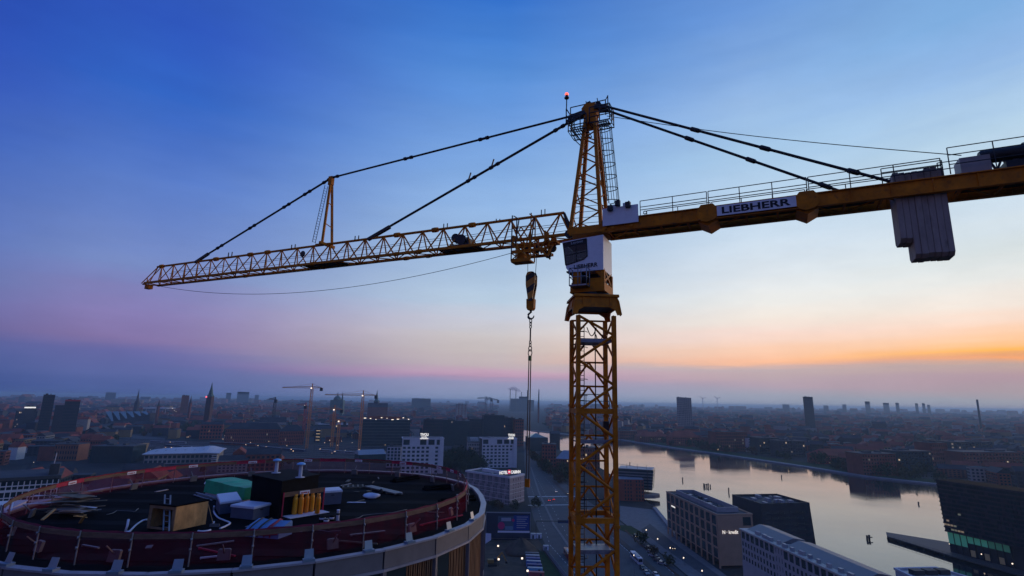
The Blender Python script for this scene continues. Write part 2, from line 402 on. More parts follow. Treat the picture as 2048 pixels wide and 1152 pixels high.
cab = part('cab', cr)
CN0, CN1 = -1.02, 0.92
out = [(1.50, 9.30), (-0.78, 9.36), (-0.78, 7.33), (0.95, 7.33), (1.12, 7.42), (1.22, 7.62)]
hole = [(1.43, 9.12), (0.02, 9.25), (-0.03, 8.20), (0.20, 8.03), (0.92, 7.85), (1.27, 7.78)]
out = [(1.50, 9.22), (-0.96, 9.38), (-0.96, 7.33), (0.60, 7.33), (1.06, 7.36), (1.24, 7.60)]
b = MB(); n = len(out)
for nn, sgn in ((CN0, 1), (CN1, -1)):
    vs = [A(t, nn, z) for t, z in out] + [A(t, nn, z) for t, z in hole]
    b.add(vs, [(i, (i + 1) % n, n + (i + 1) % n, n + i)[::sgn] for i in range(n)])
vs = [A(t, CN0, z) for t, z in out] + [A(t, CN1, z) for t, z in out]
b.add(vs, [(i, n + i, n + (i + 1) % n, (i + 1) % n) for i in range(n) if i not in (5,)])
shell = b.build('shell', wht, cab)
b = MB(); k = len(hole)
for nn, q in ((CN0 + 0.015, 1), (CN1 - 0.015, -1)):
    b.add([A(t, nn, z) for t, z in hole], [tuple(range(k))[::q]])
b.add([A(1.495, CN0 + .03, 9.2), A(1.495, CN1 - .03, 9.2), A(1.235, CN1 - .03, 7.62), A(1.235, CN0 + .03, 7.62)], [(0, 1, 2, 3)])
def glass_mat(name, col, f):
    mt = bpy.data.materials.new(name); mt.use_nodes = True; n_ = mt.node_tree; n_.nodes.clear()
    o = n_.nodes.new('ShaderNodeOutputMaterial'); mx = n_.nodes.new('ShaderNodeMixShader'); tr = n_.nodes.new('ShaderNodeBsdfTransparent'); gl = n_.nodes.new('ShaderNodeBsdfGlossy')
    tr.inputs[0].default_value = (*col, 1); gl.inputs[1].default_value = 0.05; gl.inputs[0].default_value = (0.8, 0.8, 0.85, 1); mx.inputs[0].default_value = f
    n_.links.new(tr.outputs[0], mx.inputs[1]); n_.links.new(gl.outputs[0], mx.inputs[2]); n_.links.new(mx.outputs[0], o.inputs[0]); return mt
tint = glass_mat('tinted_pane', (0.09, 0.10, 0.13), 0.045)
b.build('window', tint, cab)
b = MB()
for i in range(k):
    (t0, z0), (t1, z1) = hole[i], hole[(i + 1) % k]; b.bar(A(t0, CN0 - 0.012, z0), A(t1, CN0 - 0.012, z1), 0.05, 0.05, up=UN)
b.bar(A(0.62, CN0, 7.93), A(0.66, CN0, 9.19), 0.05, 0.04, up=UN)
b.bar(A(1.35, CN0, 8.35), A(0.0, CN0, 8.5), 0.04, 0.03, up=UN)
b.bar(A(1.42, CN0, 8.98), A(0.02, CN0, 9.1), 0.24, 0.02, up=UN)
b.build('window_frame', mat('window_rubber', (0.012, 0.012, 0.014), 0.6, 0, 0), cab)
b = MB(); b.box(-0.7, 1.25, -0.95, 0.65, 7.36, 7.44, A); b.box(-0.9, -0.8, -0.95, 0.65, 7.44, 9.3, A)
b.box(-0.15, 0.3, -0.4, 0.2, 7.44, 7.95, A); b.box(-0.25, -0.1, -0.35, 0.15, 7.95, 8.75, A); b.box(0.3, 0.55, -0.6, -0.4, 7.44, 8.1, A); b.box(0.3, 0.55, 0.2, 0.4, 7.44, 8.1, A)
b.box(0.85, 0.95, -0.8, 0.6, 7.44, 7.9, A); b.box(-0.5, -0.3, -0.8, 0.6, 8.7, 9.25, A)
b.build('operator_seat', mat('cab_interior_black', (0.012, 0.012, 0.015), 0.8, 0, 0), cab)
lettering('maker_lettering', 'LIEBHERR', A(0.76, CN0 - 0.012, 7.50), -UT + UZ * 0.03, UZ, 0.24, 1.40, blk_, cab, 0.006, 0.024)
lettering('window_lettering', 'Litronic', A(0.93, CN0 - 0.036, 8.99), -UT + UZ * 0.10, UZ, 0.15, 0.72, mat('pale_lettering', (0.5, 0.5, 0.55), 0.6, 0, 0), cab, 0.003)

# ---- tower head
head = part('tower_head', cr)
b0 = {(1, -1): (1.02, -0.88), (-1, -1): (-0.80, -0.88), (1, 1): (1.02, 0.88), (-1, 1): (-0.80, 0.88)}
ZB, ZH = 10.0, 17.55
def HL(st, sn, z):
    f = (z - ZB) / (ZH - ZB); t0, n0 = b0[(st, sn)]
    return A(t0 + ((0.26 if st > 0 else -0.26) - t0) * f, n0 + (sn * 0.2 - n0) * f, z)
for st in (1, -1):
    for sn in (-1, 1):
        strut('leg', HL(st, sn, ZB), HL(st, sn, ZH), 0.1, yel, head, 'bar', up=UN)
zz = [ZB + (ZH - 1.2 - ZB) * (1 - (1 - q / 9) ** 1.25) for q in range(10)]
for q in range(9):
    z0, z1 = zz[q], zz[q + 1]; s_ = 1 if q % 2 == 0 else -1
    strut('brace', HL(s_, -1, z0), HL(-s_, -1, z1), 0.045, yel, head); strut('brace', HL(-s_, 1, z0), HL(s_, 1, z1), 0.04, yel, head)
    strut('brace', HL(1, s_, z0), HL(1, -s_, z1), 0.04, yel, head); strut('brace', HL(-1, -s_, z0), HL(-1, s_, z1), 0.04, yel, head)
for q in range(8): strut('rung', HL(1, -1, 10.3 + q * 0.36), HL(-1, -1, 10.3 + q * 0.36 - 0.08), 0.016, dsteel, head, 'thin')
b = MB()
b.add([A(t, n, z) for n in (-0.3, 0.3) for t, z in ((0.42, 17.5), (-0.4, 17.5), (-0.52, 18.0), (-0.3, 18.3), (0.3, 18.35), (0.55, 18.05))],
      [(0, 1, 2, 3, 4, 5), (11, 10, 9, 8, 7, 6)] + [(i, 6 + i, 6 + (i + 1) % 6, (i + 1) % 6) for i in range(6)])
b.box(-0.34, 0.34, -0.27, 0.27, 17.05, 17.5, A); b.box(-0.42, 0.42, -0.05, 0.05, 16.6, 17.05, A)
b.build('head_block', yel, head)
b = MB()
for t, z in ((0.15, 18.4), (-0.45, 18.25)): b.lathe(A(t, -0.06, z), [(0.2, 0), (0.2, 0.12)], 14, ax=UN)
for t, dz in ((0.22, 0.25), (-0.02, 0.22), (-0.5, 0.3)): b.tube([A(t, -0.2, 18.25), A(t + 0.06, -0.2, 18.3 + dz)], 0.03, 5)
b.build('sheave', dsteel, head)
b = MB()
b.bar(A(0.3, 0.1, 17.95), A(1.45, 0.1, 17.75), 0.34); b.bar(A(0.3, -0.25, 17.75), A(1.5, -0.25, 17.3), 0.26); b.bar(A(-0.3, 0.2, 18.0), A(-1.1, 0.2, 17.9), 0.26); b.bar(A(-0.3, -0.3, 17.95), A(-1.1, -0.3, 17.8), 0.26)
for q in range(5): b.lathe(A(0.5 + 0.2 * q, 0.1, 17.9 - 0.04 * q), [(0.2, -0.03), (0.2, 0.03)], 10, ax=UT)
b.build('pendant_anchor', dsteel, head)
def rail(parent, pts, z0, zs, r=0.026, posts=None, name='railing', base=A, m=None):
    b = MB()
    for z in zs:
        b.tube([base(t, n, z0 + z) for t, n in pts], r, 5)
    for (t0, n0), (t1, n1) in zip(pts, pts[1:]):
        k_ = max(1, round(math.hypot(t1 - t0, n1 - n0) / (posts or 1.2)))
        for i in range(k_ + 1):
            f = i / k_; p0 = base(t0 + (t1 - t0) * f, n0 + (n1 - n0) * f, z0); b.tube([p0, p0 + UZ * max(zs)], r, 5)
    return b.build(name, m or dsteel, parent)
# service platforms round the head: upper one behind, lower ones in front
rail(head, [(1.52, 0.5), (-0.80, 0.5), (-1.05, 0.1)], 17.75, (0.55, 1.05), 0.036, 1.2)
rail(head, [(1.42, -0.65), (1.42, 0.5)], 17.15, (0.45, 0.9), 0.036, 1.2)
rail(head, [(1.25, -0.75), (0.1, -0.75)], 16.45, (0.32, 0.62, 0.95), 0.036, 0.45)
rail(head, [(1.25, 0.45), (1.25, -0.75)], 16.45, (0.5, 0.95), 0.026, 0.6)
rail(head, [(-0.1, -0.72), (-1.35, -0.72), (-1.35, 0.3)], 16.75, (0.34, 0.62, 1.0), 0.036, 0.55)
b = MB()
def grate(t0, t1, n0, n1, z, k_=9):
    for i in range(k_ + 1): t = t0 + (t1 - t0) * i / k_; b.bar(A(t, n0, z), A(t, n1, z), 0.03, 0.04)
    for n_ in (n0, (n0 + n1) / 2, n1): b.bar(A(t0, n_, z), A(t1, n_, z), 0.05, 0.06)
grate(0.1, 1.27, -0.78, 0.5, 16.41); grate(-1.37, -0.1, -0.75, 0.35, 16.69); grate(-0.95, 1.5, 0.35, 0.9, 17.23, 16)
b.bar(A(0.95, -0.7, 16.38), A(0.42, -0.3, 15.6), 0.05); b.bar(A(1.2, 0.4, 16.38), A(0.5, 0.2, 15.5), 0.05)
b.build('service_platform', dsteel, head)
b = MB(); b.tube([A(1.66, 0, 17.3), A(1.62, 0, 19.2)], 0.035, 6); b.lathe(A(1.62, 0, 19.16), [(0.1, 0), (0.16, 0.05), (0.16, 0.1), (0.1, 0.14), (0.1, 0.26)], 12)
bc = b.build('beacon', dsteel, cr)
b = MB(); b.lathe(A(1.62, 0, 19.42), [(0.09, 0), (0.115, 0.03), (0.12, 0.1), (0.08, 0.17), (0.02, 0.19)], 12)
b.build('red_lens', mat('beacon_red_light', (0.8, 0.05, 0.03), 0.3, 0, 0, emit=2.6, ecol=(1.0, 0.10, 0.06)), bc)
# caged ladder down the right side
cl = part('caged_ladder', cr)
def LD(s, f): # s across (n), f 0 top 1 bottom
    return A(-0.66 - 0.42 * f, s - 0.25, 16.6 - 5.0 * f)
ldm = dsteel
for s in (-0.2, 0.2): strut('rail', LD(s, 0), LD(s, 1), 0.03, ldm, cl, 'thin')
for q in range(17): strut('rung', LD(-0.2, (q + .5) / 17), LD(0.2, (q + .5) / 17), 0.014, ldm, cl, 'thin')
def hoop(f, a): return LD(0, f) + UN * (0.36 * math.cos(a)) - UT * (0.66 * math.sin(a)) 
for q in range(7):
    b = MB(); f = 0.05 + q * 0.158; b.tube([hoop(f, math.pi * (w / 10)) for w in range(11)], 0.026, 5); b.build('hoop', ldm, cl)
for a in (0.15, 0.33, 0.5, 0.67, 0.85): strut('cage_bar', hoop(0.05, math.pi * a), hoop(0.998, math.pi * a), 0.018, ldm, cl, 'thin')

# ---- jib
jib = part('jib', cr)
ZJ, HJ, WJ = 9.79, 1.62, 0.6
T0, T1, NB = 1.15, 41.6, 24
DB = (T1 - T0) / NB
def tp(t):  # chords taper a little towards the tip
    return 1.0 - 0.10 * max(0, (t - 22) / 20)
def jn(t): return J(t, -WJ, ZJ)
for n in (-WJ, WJ): strut('bottom_chord', J(T0 - 0.3, n, ZJ), J(T1 + 0.3, n, ZJ), 0.085, yel, jib, 'bar')
strut('top_chord', J(1.75, 0, ZJ + HJ), J(T1 - 0.2, 0, ZJ + HJ), 0.095, yel, jib, 'rod')
for k in range(NB):
    ta, tm, tb = T0 + k * DB, T0 + (k + .5) * DB, T0 + (k + 1) * DB
    rb = 0.05 if k < 12 else 0.042
    for n in (-WJ, WJ):
        if k < NB:
            strut('brace', J(ta, n, ZJ), J(tm, 0, ZJ + HJ), rb, yel, jib); strut('brace', J(tb, n, ZJ), J(tm, 0, ZJ + HJ), rb, yel, jib)
    strut('cross_member', J(tb, -WJ, ZJ), J(tb, WJ, ZJ), 0.04, yel, jib)
    strut('floor_brace', J(ta, -WJ if k % 2 else WJ, ZJ), J(tb, WJ if k % 2 else -WJ, ZJ), 0.035, yel, jib)
b = MB()
b.bar(J(T1 + 0.2, -WJ, ZJ), J(43.2, 0, ZJ + 0.1), 0.09); b.bar(J(T1 + 0.2, WJ, ZJ), J(43.2, 0, ZJ + 0.1), 0.09)
b.bar(J(T1 - 0.3, 0, ZJ + HJ), J(42.9, -0.3, ZJ + 0.1), 0.06); b.bar(J(T1 - 0.3, 0, ZJ + HJ), J(42.9, 0.3, ZJ + 0.1), 0.06)
b.bar(J(42.0, -0.35, ZJ), J(42.0, -0.35, ZJ + 0.5), 0.06); b.box(41.9, 42.5, -0.2, 0.2, ZJ - 0.42, ZJ - 0.05, J)
b.build('tip_frame', yel, jib)
for t, h_ in ((3.05, .45), (6.2, .2), (10.2, .4), (17.9, .4), (24.3, .4), (31.6, .5)):
    b = MB(); b.bar(J(t, 0.1, ZJ + HJ), J(t, 0.1, ZJ + HJ + h_), 0.06); b.bar(J(t + 0.16, -0.1, ZJ + HJ), J(t + 0.16, -0.1, ZJ + HJ + h_ * .8), 0.06); b.build('rope_guide', dsteel, jib)
for t in (8.2, 11.1, 14.3, 27.2, 29.2, 33.4, 40.8):
    b = MB(); b.lathe(J(t, 0, ZJ + HJ), [(0.17, -0.22), (0.19, 0), (0.17, 0.22)], 8, ax=UT); b.build('chord_joint', yel, jib)
for t in (11.9, 13.8, 21.5, 30.2):
    b = MB(); b.lathe(J(t, -WJ, ZJ), [(0.14, -0.2), (0.16, 0), (0.14, 0.2)], 8, ax=UT); b.lathe(J(t, WJ, ZJ), [(0.14, -0.2), (0.16, 0), (0.14, 0.2)], 8, ax=UT); b.build('chord_joint', yel, jib)
for t0, t1 in ((19.0, 22.9), (7.5, 10.6)):
    b = MB(); b.box(t0, t1, -0.5, 0.5, ZJ + 0.02, ZJ + 0.07, J); b.build('walkway', dsteel, jib)
b = MB()
for z, n in ((0.55, 0.25), (0.75, -0.2), (1.0, 0.1)):
    b.tube([J(1.2 + 1.0 * i, n, ZJ + z - 0.03 * math.sin(i)) for i in range(int(39.5))], 0.016, 4)
b.build('trolley_rope', rope_m, jib)
jw = MB(); jw.lathe(J(8.75, -0.45, ZJ + 0.55), [(0.36, 0), (0.36, 0.12), (0.26, 0.14), (0.26, 0.75), (0.36, 0.78), (0.36, 0.9)], 16, ax=UN)
jw.lathe(J(9.25, -0.4, ZJ + 0.75), [(0.28, 0), (0.3, 0.1), (0.3, 0.5), (0.2, 0.6)], 14, ax=UN); jw.box(8.1, 9.7, -0.5, 0.5, ZJ + 0.08, ZJ + 0.22, J); jw.box(8.15, 8.4, -0.3, 0.3, ZJ + 0.2, ZJ + 0.6, J)
jw.build('trolley_winch', dsteel, jib)
b = MB(); b.lathe(J(23.0, -0.3, ZJ + 1.0), [(0.20, 0), (0.25, 0.02), (0.25, 0.06), (0.20, 0.08)], 16, ax=UN); b.build('cable_reel', dsteel, jib)
# root: pins to the slewing platform
b = MB()
for n in (-WJ, WJ): b.lathe(J(1.2, n, ZJ), [(0.26, -0.12), (0.26, 0.12)], 12, ax=UN)
b.bar(J(1.75, 0, ZJ + HJ), J(1.15, -WJ, ZJ), 0.11); b.bar(J(1.75, 0, ZJ + HJ), J(1.15, WJ, ZJ), 0.11)
b.build('root_joint', dsteel, jib)
# intermediate strut with ladder
ps = part('jib_strut', cr)
TS = (21.1, 0, 16.72)
for n in (-0.52, 0.52): strut('leg', J(20.85, n, ZJ + HJ - 0.1), J(TS[0], n * 0.12, TS[2]), 0.078, yel, ps, 'bar')
for f in (0.3, 0.62): strut('tie', J(20.9, -0.52 * (1 - f), ZJ + HJ + 5.3 * f), J(20.9, 0.52 * (1 - f), ZJ + HJ + 5.3 * f - 0.15), 0.035, yel, ps)
b = MB(); b.bar(J(20.85, -0.75, ZJ + HJ - 0.05), J(20.85, 0.75, ZJ + HJ - 0.05), 0.2); b.bar(J(20.4, 0, ZJ + HJ), J(21.7, -0.3, ZJ + HJ - 0.05), 0.16); b.box(20.95, 21.3, -0.15, 0.15, 16.3, 17.0, J); b.build('strut_base', yel, ps)
b = MB()
for n in (-0.62, -0.32): b.tube([J(21.75, n, ZJ + HJ + 0.1), J(21.35, n + 0.25, 16.2)], 0.024, 4)
for q in range(22):
    f = q / 22; b.tube([J(21.75 - 0.4 * f, -0.62 + .25 * f, ZJ + HJ + 0.15 + 4.6 * f), J(21.75 - 0.4 * f, -0.32 + .25 * f, ZJ + HJ + 0.15 + 4.6 * f)], 0.014, 4)
b.build('ladder', dsteel, ps)
# ---- jib pendants
pen = part('jib_pendant', cr)
def pend(p, q, joints, r=0.075, prongs=()):
    p, q = Vector(p), Vector(q); strut('pendant_rod', p, q, r, dsteel, pen)
    d = (q - p).normalized()
    for f in joints:
        c = p.lerp(q, f); b = MB(); b.lathe(c - d * 0.42, [(0.08, 0), (0.13, 0.06), (0.13, 0.24), (0.09, 0.3), (0.09, 0.54), (0.13, 0.6), (0.13, 0.78), (0.08, 0.84)], 8, ax=d); b.build('coupling', dsteel, pen)
    for f in prongs:
        c = p.lerp(q, f); b = MB(); b.bar(c - UZ * 0.05 + d * 0.1, c + UZ * 0.5 - d * 0.12, 0.07); b.build('lifting_eye', dsteel, pen)
HP = A(1.0, 0.1, 17.95)
pend(HP, J(TS[0], 0, 16.92), (0.985, 0.64, 0.33), 0.072)
pend(J(TS[0], 0, 16.92), J(36.0, 0, ZJ + HJ + 0.05), (0.035, 0.165, 0.31, 0.56, 0.81), 0.078)
pend(A(1.1, -0.2, 17.45), J(16.9, 0, ZJ + HJ), (0.06, 0.35, 0.46), 0.085, (0.36, 0.47))
b = MB(); b.bar(J(16.9, 0, ZJ + HJ - 0.05), J(15.0, 0, ZJ + HJ + 0.70), 0.22); b.build('jib_lug', dsteel, pen); b = MB(); b.bar(J(36.1, 0, ZJ + HJ - 0.05), J(34.5, 0, ZJ + HJ + 0.6), 0.2); b.build('jib_lug', dsteel, pen)

# ---- counter-jib
cj = part('counter_jib', cr)
ZC0, ZC1, WC, TE = 9.56, 10.27, 0.78, 21.5
for n in (-WC, WC):
    b = MB(); b.box(0.9, TE, n - 0.03, n + 0.03, ZC0 + 0.04, ZC1 - 0.05, C); b.box(0.9, TE, n - 0.13, n + 0.13, ZC0, ZC0 + 0.04, C); b.box(0.9, TE, n - 0.13, n + 0.13, ZC1 - 0.05, ZC1, C)
    t = 2.2
    while t < TE:
        b.box(t - 0.015, t + 0.015, n - 0.1, n + 0.1, ZC0 + 0.041, ZC1 - 0.051, C); t += 1.55
    b.build('girder', yel, cj)
for t in [1.2 + 1.45 * k for k in range(15)]:
    strut('cross_beam', C(t, -WC, ZC0 + 0.1), C(t, WC, ZC0 + 0.1), 0.05, yel, cj, 'bar')
for k in range(14):
    t = 1.2 + 1.45 * k; s_ = 1 if k % 2 else -1
    strut('floor_brace', C(t, -WC * s_, ZC0 + 0.08), C(t + 1.45, WC * s_, ZC0 + 0.08), 0.035, yel, cj)
b = MB(); b.box(1.0, 14.1, -0.62, 0.62, ZC0 + 0.3, ZC0 + 0.34, C); b.box(17.2, TE, -0.62, 0.62, ZC0 + 0.3, ZC0 + 0.34, C); b.build('walkway', dsteel, cj)
for t0 in (6.62, 11.2):
    for n in (-WC, WC):
        b = MB(); o = [(-0.5, -0.22), (-0.5, 0.22), (-0.3, 0.47), (0.3, 0.47), (0.5, 0.22), (0.5, -0.22), (0.3, -0.42), (-0.05, -0.50), (-0.3, -0.42)]
        zc = (ZC0 + ZC1) / 2; dn = -0.14 if n < 0 else 0.14
        b.add([C(t0 + x, n + dn + e, zc + z) for e in (-0.04, 0.04) for x, z in o], [tuple(range(9)), tuple(range(17, 8, -1))] + [(i, 9 + i, 9 + (i + 1) % 9, (i + 1) % 9) for i in range(9)])
        b.build('splice_plate', yel, cj)
    b = MB(); b.add([C(t0 + x, n, zc - 0.38 + z) for n in (-WC, WC) for x, z in ((-0.5, 0), (0, -0.28), (0.5, 0))], [(0, 1, 4, 3), (1, 2, 5, 4), (0, 3, 5, 2), (0, 2, 1), (3, 4, 5)]); b.build('gusset', yel, cj)
sb = MB(); sb.box(7.10, 10.74, -WC - 0.19, -WC - 0.15, 9.66, 10.2, C); sgn = sb.build('name_board', wht, cj)
lettering('board_lettering', 'LIEBHERR', C(7.34, -WC - 0.196, 9.755), CT, UZ, 0.36, 3.16, blk_, sgn, 0.004, 0.028)
sb = MB(); sb.box(0.98, 3.02, -WC - 0.22, -WC - 0.17, 9.88, 10.92, C); sb.box(1.35, 2.0, -WC - 0.165, -WC - 0.1, 10.93, 11.1, C); sb.box(2.15, 2.6, -WC - 0.165, -WC - 0.1, 10.93, 11.12, C)
sb.build('control_panel', wht, cj)
for t, z in ((1.45, 10.86), (2.48, 10.92), (1.9, 11.1)):
    b = MB(); b.box(t - 0.14, t + 0.14, -WC - 0.42, -WC - 0.225, z - 0.15, z + 0.15, C); b.bar(C(t, -WC - 0.3, z + 0.15), C(t, -WC - 0.1, z + 0.3), 0.05); b.build('floodlight', dsteel, cj)
for t in (1.55, 2.6): 
    b = MB(); b.lathe(C(t, -WC - 0.18, 9.72), [(0.05, 0), (0.09, 0.0), (0.09, 0.04), (0.05, 0.04)], 10, ax=CN); b.build('lug', yel, cj)
b = MB(); b.tube([C(3.35 + 0.09 * math.sin(a), -WC, ZC1 + 0.17 - 0.09 * math.cos(a)) for a in [2 * math.pi * i / 10 for i in range(11)]], 0.028, 5); b.build('lifting_eye', dsteel, cj)
# railings, one run at each side
def cjrail(n, t0, t1, step, z0, hs, parent, r=0.024):
    rr = part('railing', parent)
    k_ = max(1, round((t1 - t0) / step))
    for i in range(k_ + 1):
        t = t0 + (t1 - t0) * i / k_; strut('post', C(t, n, z0), C(t, n, z0 + max(hs)), r, dsteel, rr, 'thin')
    for h_ in hs: strut('rail', C(t0, n, z0 + h_), C(t1, n, z0 + h_), r, dsteel, rr, 'thin')
for n in (-WC - 0.06, WC + 0.06):
    for t0, t1 in ((3.1, 6.62), (6.7, 11.25), (11.33, 16.5)):
        cjrail(n, t0, t1, 1.75, ZC1, (0.33, 0.5, 0.86), cr)
cjrail(-WC - 0.06, 14.3, 16.55, 2.3, ZC1, (0.55, 0.75), cr)
cjrail(-WC - 0.06, 16.8, TE, 1.75, ZC1 + 0.05, (0.45, 0.9, 1.25), cr)
cjrail(WC + 0.06, 16.8, TE, 1.75, ZC1 + 0.05, (0.45, 0.9, 1.25), cr)
# counter-jib pendants
for (t, n, dn) in ((14.6, -WC, -0.3), (13.45, WC, 0.25)):
    p, q = A(-1.0, dn, 17.85), C(t, n, ZC1 + 0.1)
    d = (q - p).normalized(); cp_ = part('counter_jib_pendant', cr)
    strut('pendant_rod', p, q, 0.078, dsteel, cp_)
    for f in (0.38, 0.63, 0.90):
        b = MB(); b.lathe(p.lerp(q, f) - d * 0.3, [(0.08, 0), (0.13, 0.08), (0.13, 0.5), (0.08, 0.6)], 8, ax=d); b.build('coupling', dsteel, cp_)
b = MB(); p, q = A(-1.0, 0.0, 17.35), C(17.5, 0, 11.45); b.tube([p.lerp(q, i / 12) - UZ * (0.22 * math.sin(math.pi * i / 12)) for i in range(13)], 0.022, 4); b.build('hoist_rope', rope_m, cr)
# counterweight slabs
cw = part('counterweight', cr)
for k in range(8):
    t0 = 14.74 + k * 0.236; short = k < 2
    z0 = (7.5 if short else 6.74) + random.uniform(-0.03, 0.03) - (0.04 if k in (3, 6) else 0); dn = random.uniform(-0.03, 0.03)
    b = MB(); t1 = t0 + 0.229; z1 = 10.75 + random.uniform(0, 0.1); e = 0.016; N0, N1 = -0.62 + dn, 0.62 + dn
    pr = [(N0, z0 + 0.16), (N0 + 0.18, z0), (N1 - 0.18, z0), (N1, z0 + 0.16), (N1, z1), (N0, z1)]
    b.loft([[C(t, n_, z_ + (0.0)) for n_, z_ in [(a + (e if a < 0 else -e) * q, c + (e if c < 8 else -e) * q) for a, c in pr]] for t, q in ((t0, 1), (t0 + e, 0), (t1 - e, 0), (t1, 1))])
    b.build('slab', conc, cw)
# hoist winch and switch cabinet at the end
wn = part('hoist_winch', cr)
b = MB(); b.box(17.25, 18.3, -0.55, 0.3, ZC1 + 0.06, ZC1 + 0.85, C); b.build('switch_cabinet', mat('cabinet_grey_paint', (0.36, 0.31, 0.28), 0.5, 0, 0.1, 2), wn)
b = MB(); b.lathe(C(18.0, -0.25, 11.12), [(0.24, 0), (0.30, 0.08), (0.30, 1.5), (0.38, 1.55), (0.38, 2.2), (0.3, 2.3), (0.3, 3.2)], 18, ax=CT)
b.lathe(C(19.6, 0.1, 11.1), [(0.55, 0), (0.55, 0.1), (0.36, 0.12), (0.36, 1.3), (0.55, 1.32), (0.55, 1.42)], 20, ax=CT)
for t in (18.3, 18.75, 19.2): b.bar(C(t - 0.25, -0.3, ZC1 + 0.05), C(t, -0.3, 10.95), 0.08); b.bar(C(t + 0.25, -0.3, ZC1 + 0.05), C(t, -0.3, 10.95), 0.08)
b.box(18.8, TE, -0.5, 0.5, ZC1 + 0.05, ZC1 + 0.45, C); b.build('winch_drum', dsteel, wn)

# ---- trolley with its man basket
tr = part('trolley', cr)
for n in (-0.72, 0.72):
    b = MB(); b.bar(J(2.3, n, ZJ - 0.05), J(5.1, n, ZJ - 0.05), 0.14, 0.16)
    for t in (2.6, 4.8): b.lathe(J(t, n - 0.06, ZJ + 0.12), [(0.16, 0), (0.16, 0.12)], 12, ax=UN)
    b.bar(J(2.5, n, ZJ - 0.1), J(3.0, n, ZJ - 0.75), 0.1); b.bar(J(4.9, n, ZJ - 0.1), J(4.3, n, ZJ - 0.75), 0.1); b.bar(J(3.3, n, ZJ - 0.1), J(2.9, n, ZJ - 1.05), 0.1)
    b.bar(J(3.7, n, ZJ + 0.3), J(3.7, n, ZJ - 0.8), 0.1); b.bar(J(2.7, n, ZJ + 0.35), J(2.7, n, ZJ - 0.3), 0.12)
    b.build('side_frame', yel, tr)
b = MB(); b.bar(J(2.7, -0.72, ZJ - 0.78), J(4.9, -0.72, ZJ - 0.78), 0.16); b.bar(J(2.7, 0.72, ZJ - 0.78), J(4.9, 0.72, ZJ - 0.78), 0.16)
for t in (2.9, 3.6, 4.4): b.bar(J(t, -0.72, ZJ - 0.78), J(t, 0.72, ZJ - 0.78), 0.1)
b.bar(J(2.2, -0.3, ZJ - 0.35), J(3.0, -0.3, ZJ - 0.7), 0.14); b.box(2.05, 2.9, -0.5, 0.2, ZJ - 0.36, ZJ - 0.22, J)
b.build('carriage', yel, tr)
for t, z in ((3.5, -0.55), (4.1, -0.52), (2.75, -0.95), (2.45, -0.6)):
    b = MB(); b.lathe(J(t, -0.12, ZJ + z), [(0.2, 0), (0.24, 0.02), (0.2, 0.08), (0.24, 0.14), (0.2, 0.16)], 16, ax=UN); b.build('sheave', dsteel, tr)
b = MB(); b.bar(J(2.95, -0.75, ZJ - 0.8), J(2.55, -0.75, ZJ - 1.25), 0.12); b.bar(J(2.2, -0.75, ZJ - 0.6), J(2.5, -0.75, ZJ - 1.25), 0.1)
b.tube([J(2.2 + 0.28 * math.cos(a), -0.75, ZJ - 0.75 + 0.42 * math.sin(a)) for a in [-1.2 + 0.3 * i for i in range(9)]], 0.05, 5); b.build('rope_catch', yel, tr)
bk = part('man_basket', cr)
def Jb(t, n, z): return J(t - 0.38, n + 0.12, z - (0.22 if z < 9.6 else 0))
b = MB(); b.box(3.75, 5.0, -1.5, -0.78, 8.38, 8.46, Jb); b.box(3.75, 5.0, -1.5, -1.46, 8.46, 8.6, Jb); b.build('floor', yel, bk)
for t in (3.75, 4.15, 4.6, 5.0):
    for n in (-1.48, -0.8): strut('post', Jb(t, n, 8.46), Jb(t, n, 9.55 if t in (4.15, 4.6) else 11.15), 0.04, yel if t < 4.9 else dsteel, bk, 'thin')
for z in (8.95, 9.5, 10.35):
    for n in (-1.48, -0.8): strut('rail', Jb(3.75, n, z), Jb(5.0, n, z), 0.036, yel, bk, 'thin')
    for t in (3.75, 5.0): strut('rail', Jb(t, -1.48, z), Jb(t, -0.8, z), 0.036, yel, bk, 'thin')
strut('brace', Jb(3.75, -1.48, 8.5), Jb(5.0, -1.48, 9.5), 0.036, yel, bk, 'thin'); strut('brace', Jb(5.0, -1.48, 8.5), Jb(3.75, -1.48, 9.5), 0.036, yel, bk, 'thin')
strut('brace', Jb(3.75, -1.48, 9.5), Jb(4.4, -1.48, 10.35), 0.036, yel, bk, 'thin'); strut('brace', Jb(5.0, -1.48, 9.5), Jb(4.4, -1.48, 10.35), 0.036, yel, bk, 'thin')
for t in (3.85, 4.9):
    strut('hanger', Jb(t, -1.2, 9.5), Jb(t - 0.05, -0.8, 11.1), 0.04, dsteel, bk, 'thin'); strut('hanger', Jb(t, -1.48, 11.1), Jb(t, -0.8, 11.15), 0.036, dsteel, bk, 'thin')
b = MB(); b.box(4.2, 4.7, -1.35, -0.95, 8.46, 8.95, Jb); b.build('tool_box', yel, bk)
# slack rope under the jib
b = MB(); q0, q1, q2 = (41.6, 9.72), (27.5, 7.95), (5.0, 9.22)
def lag(t): 
    r_ = 0
    for i, (a, za) in enumerate((q0, q1, q2)):
        w = za
        for j_, (c, _) in enumerate((q0, q1, q2)):
            if i != j_: w *= (t - c) / (a - c)
        r_ += w
    return r_
b.tube([J(5.0 + 36.6 * i / 30, 0, lag(5.0 + 36.6 * i / 30)) for i in range(31)], 0.018, 4)
b.tube([J(5.0 + 36 * i / 20, 0.1, 9.62 - 0.12 * math.sin(math.pi * i / 20)) for i in range(21)], 0.012, 4); b.build('slack_rope', rope_m, cr)

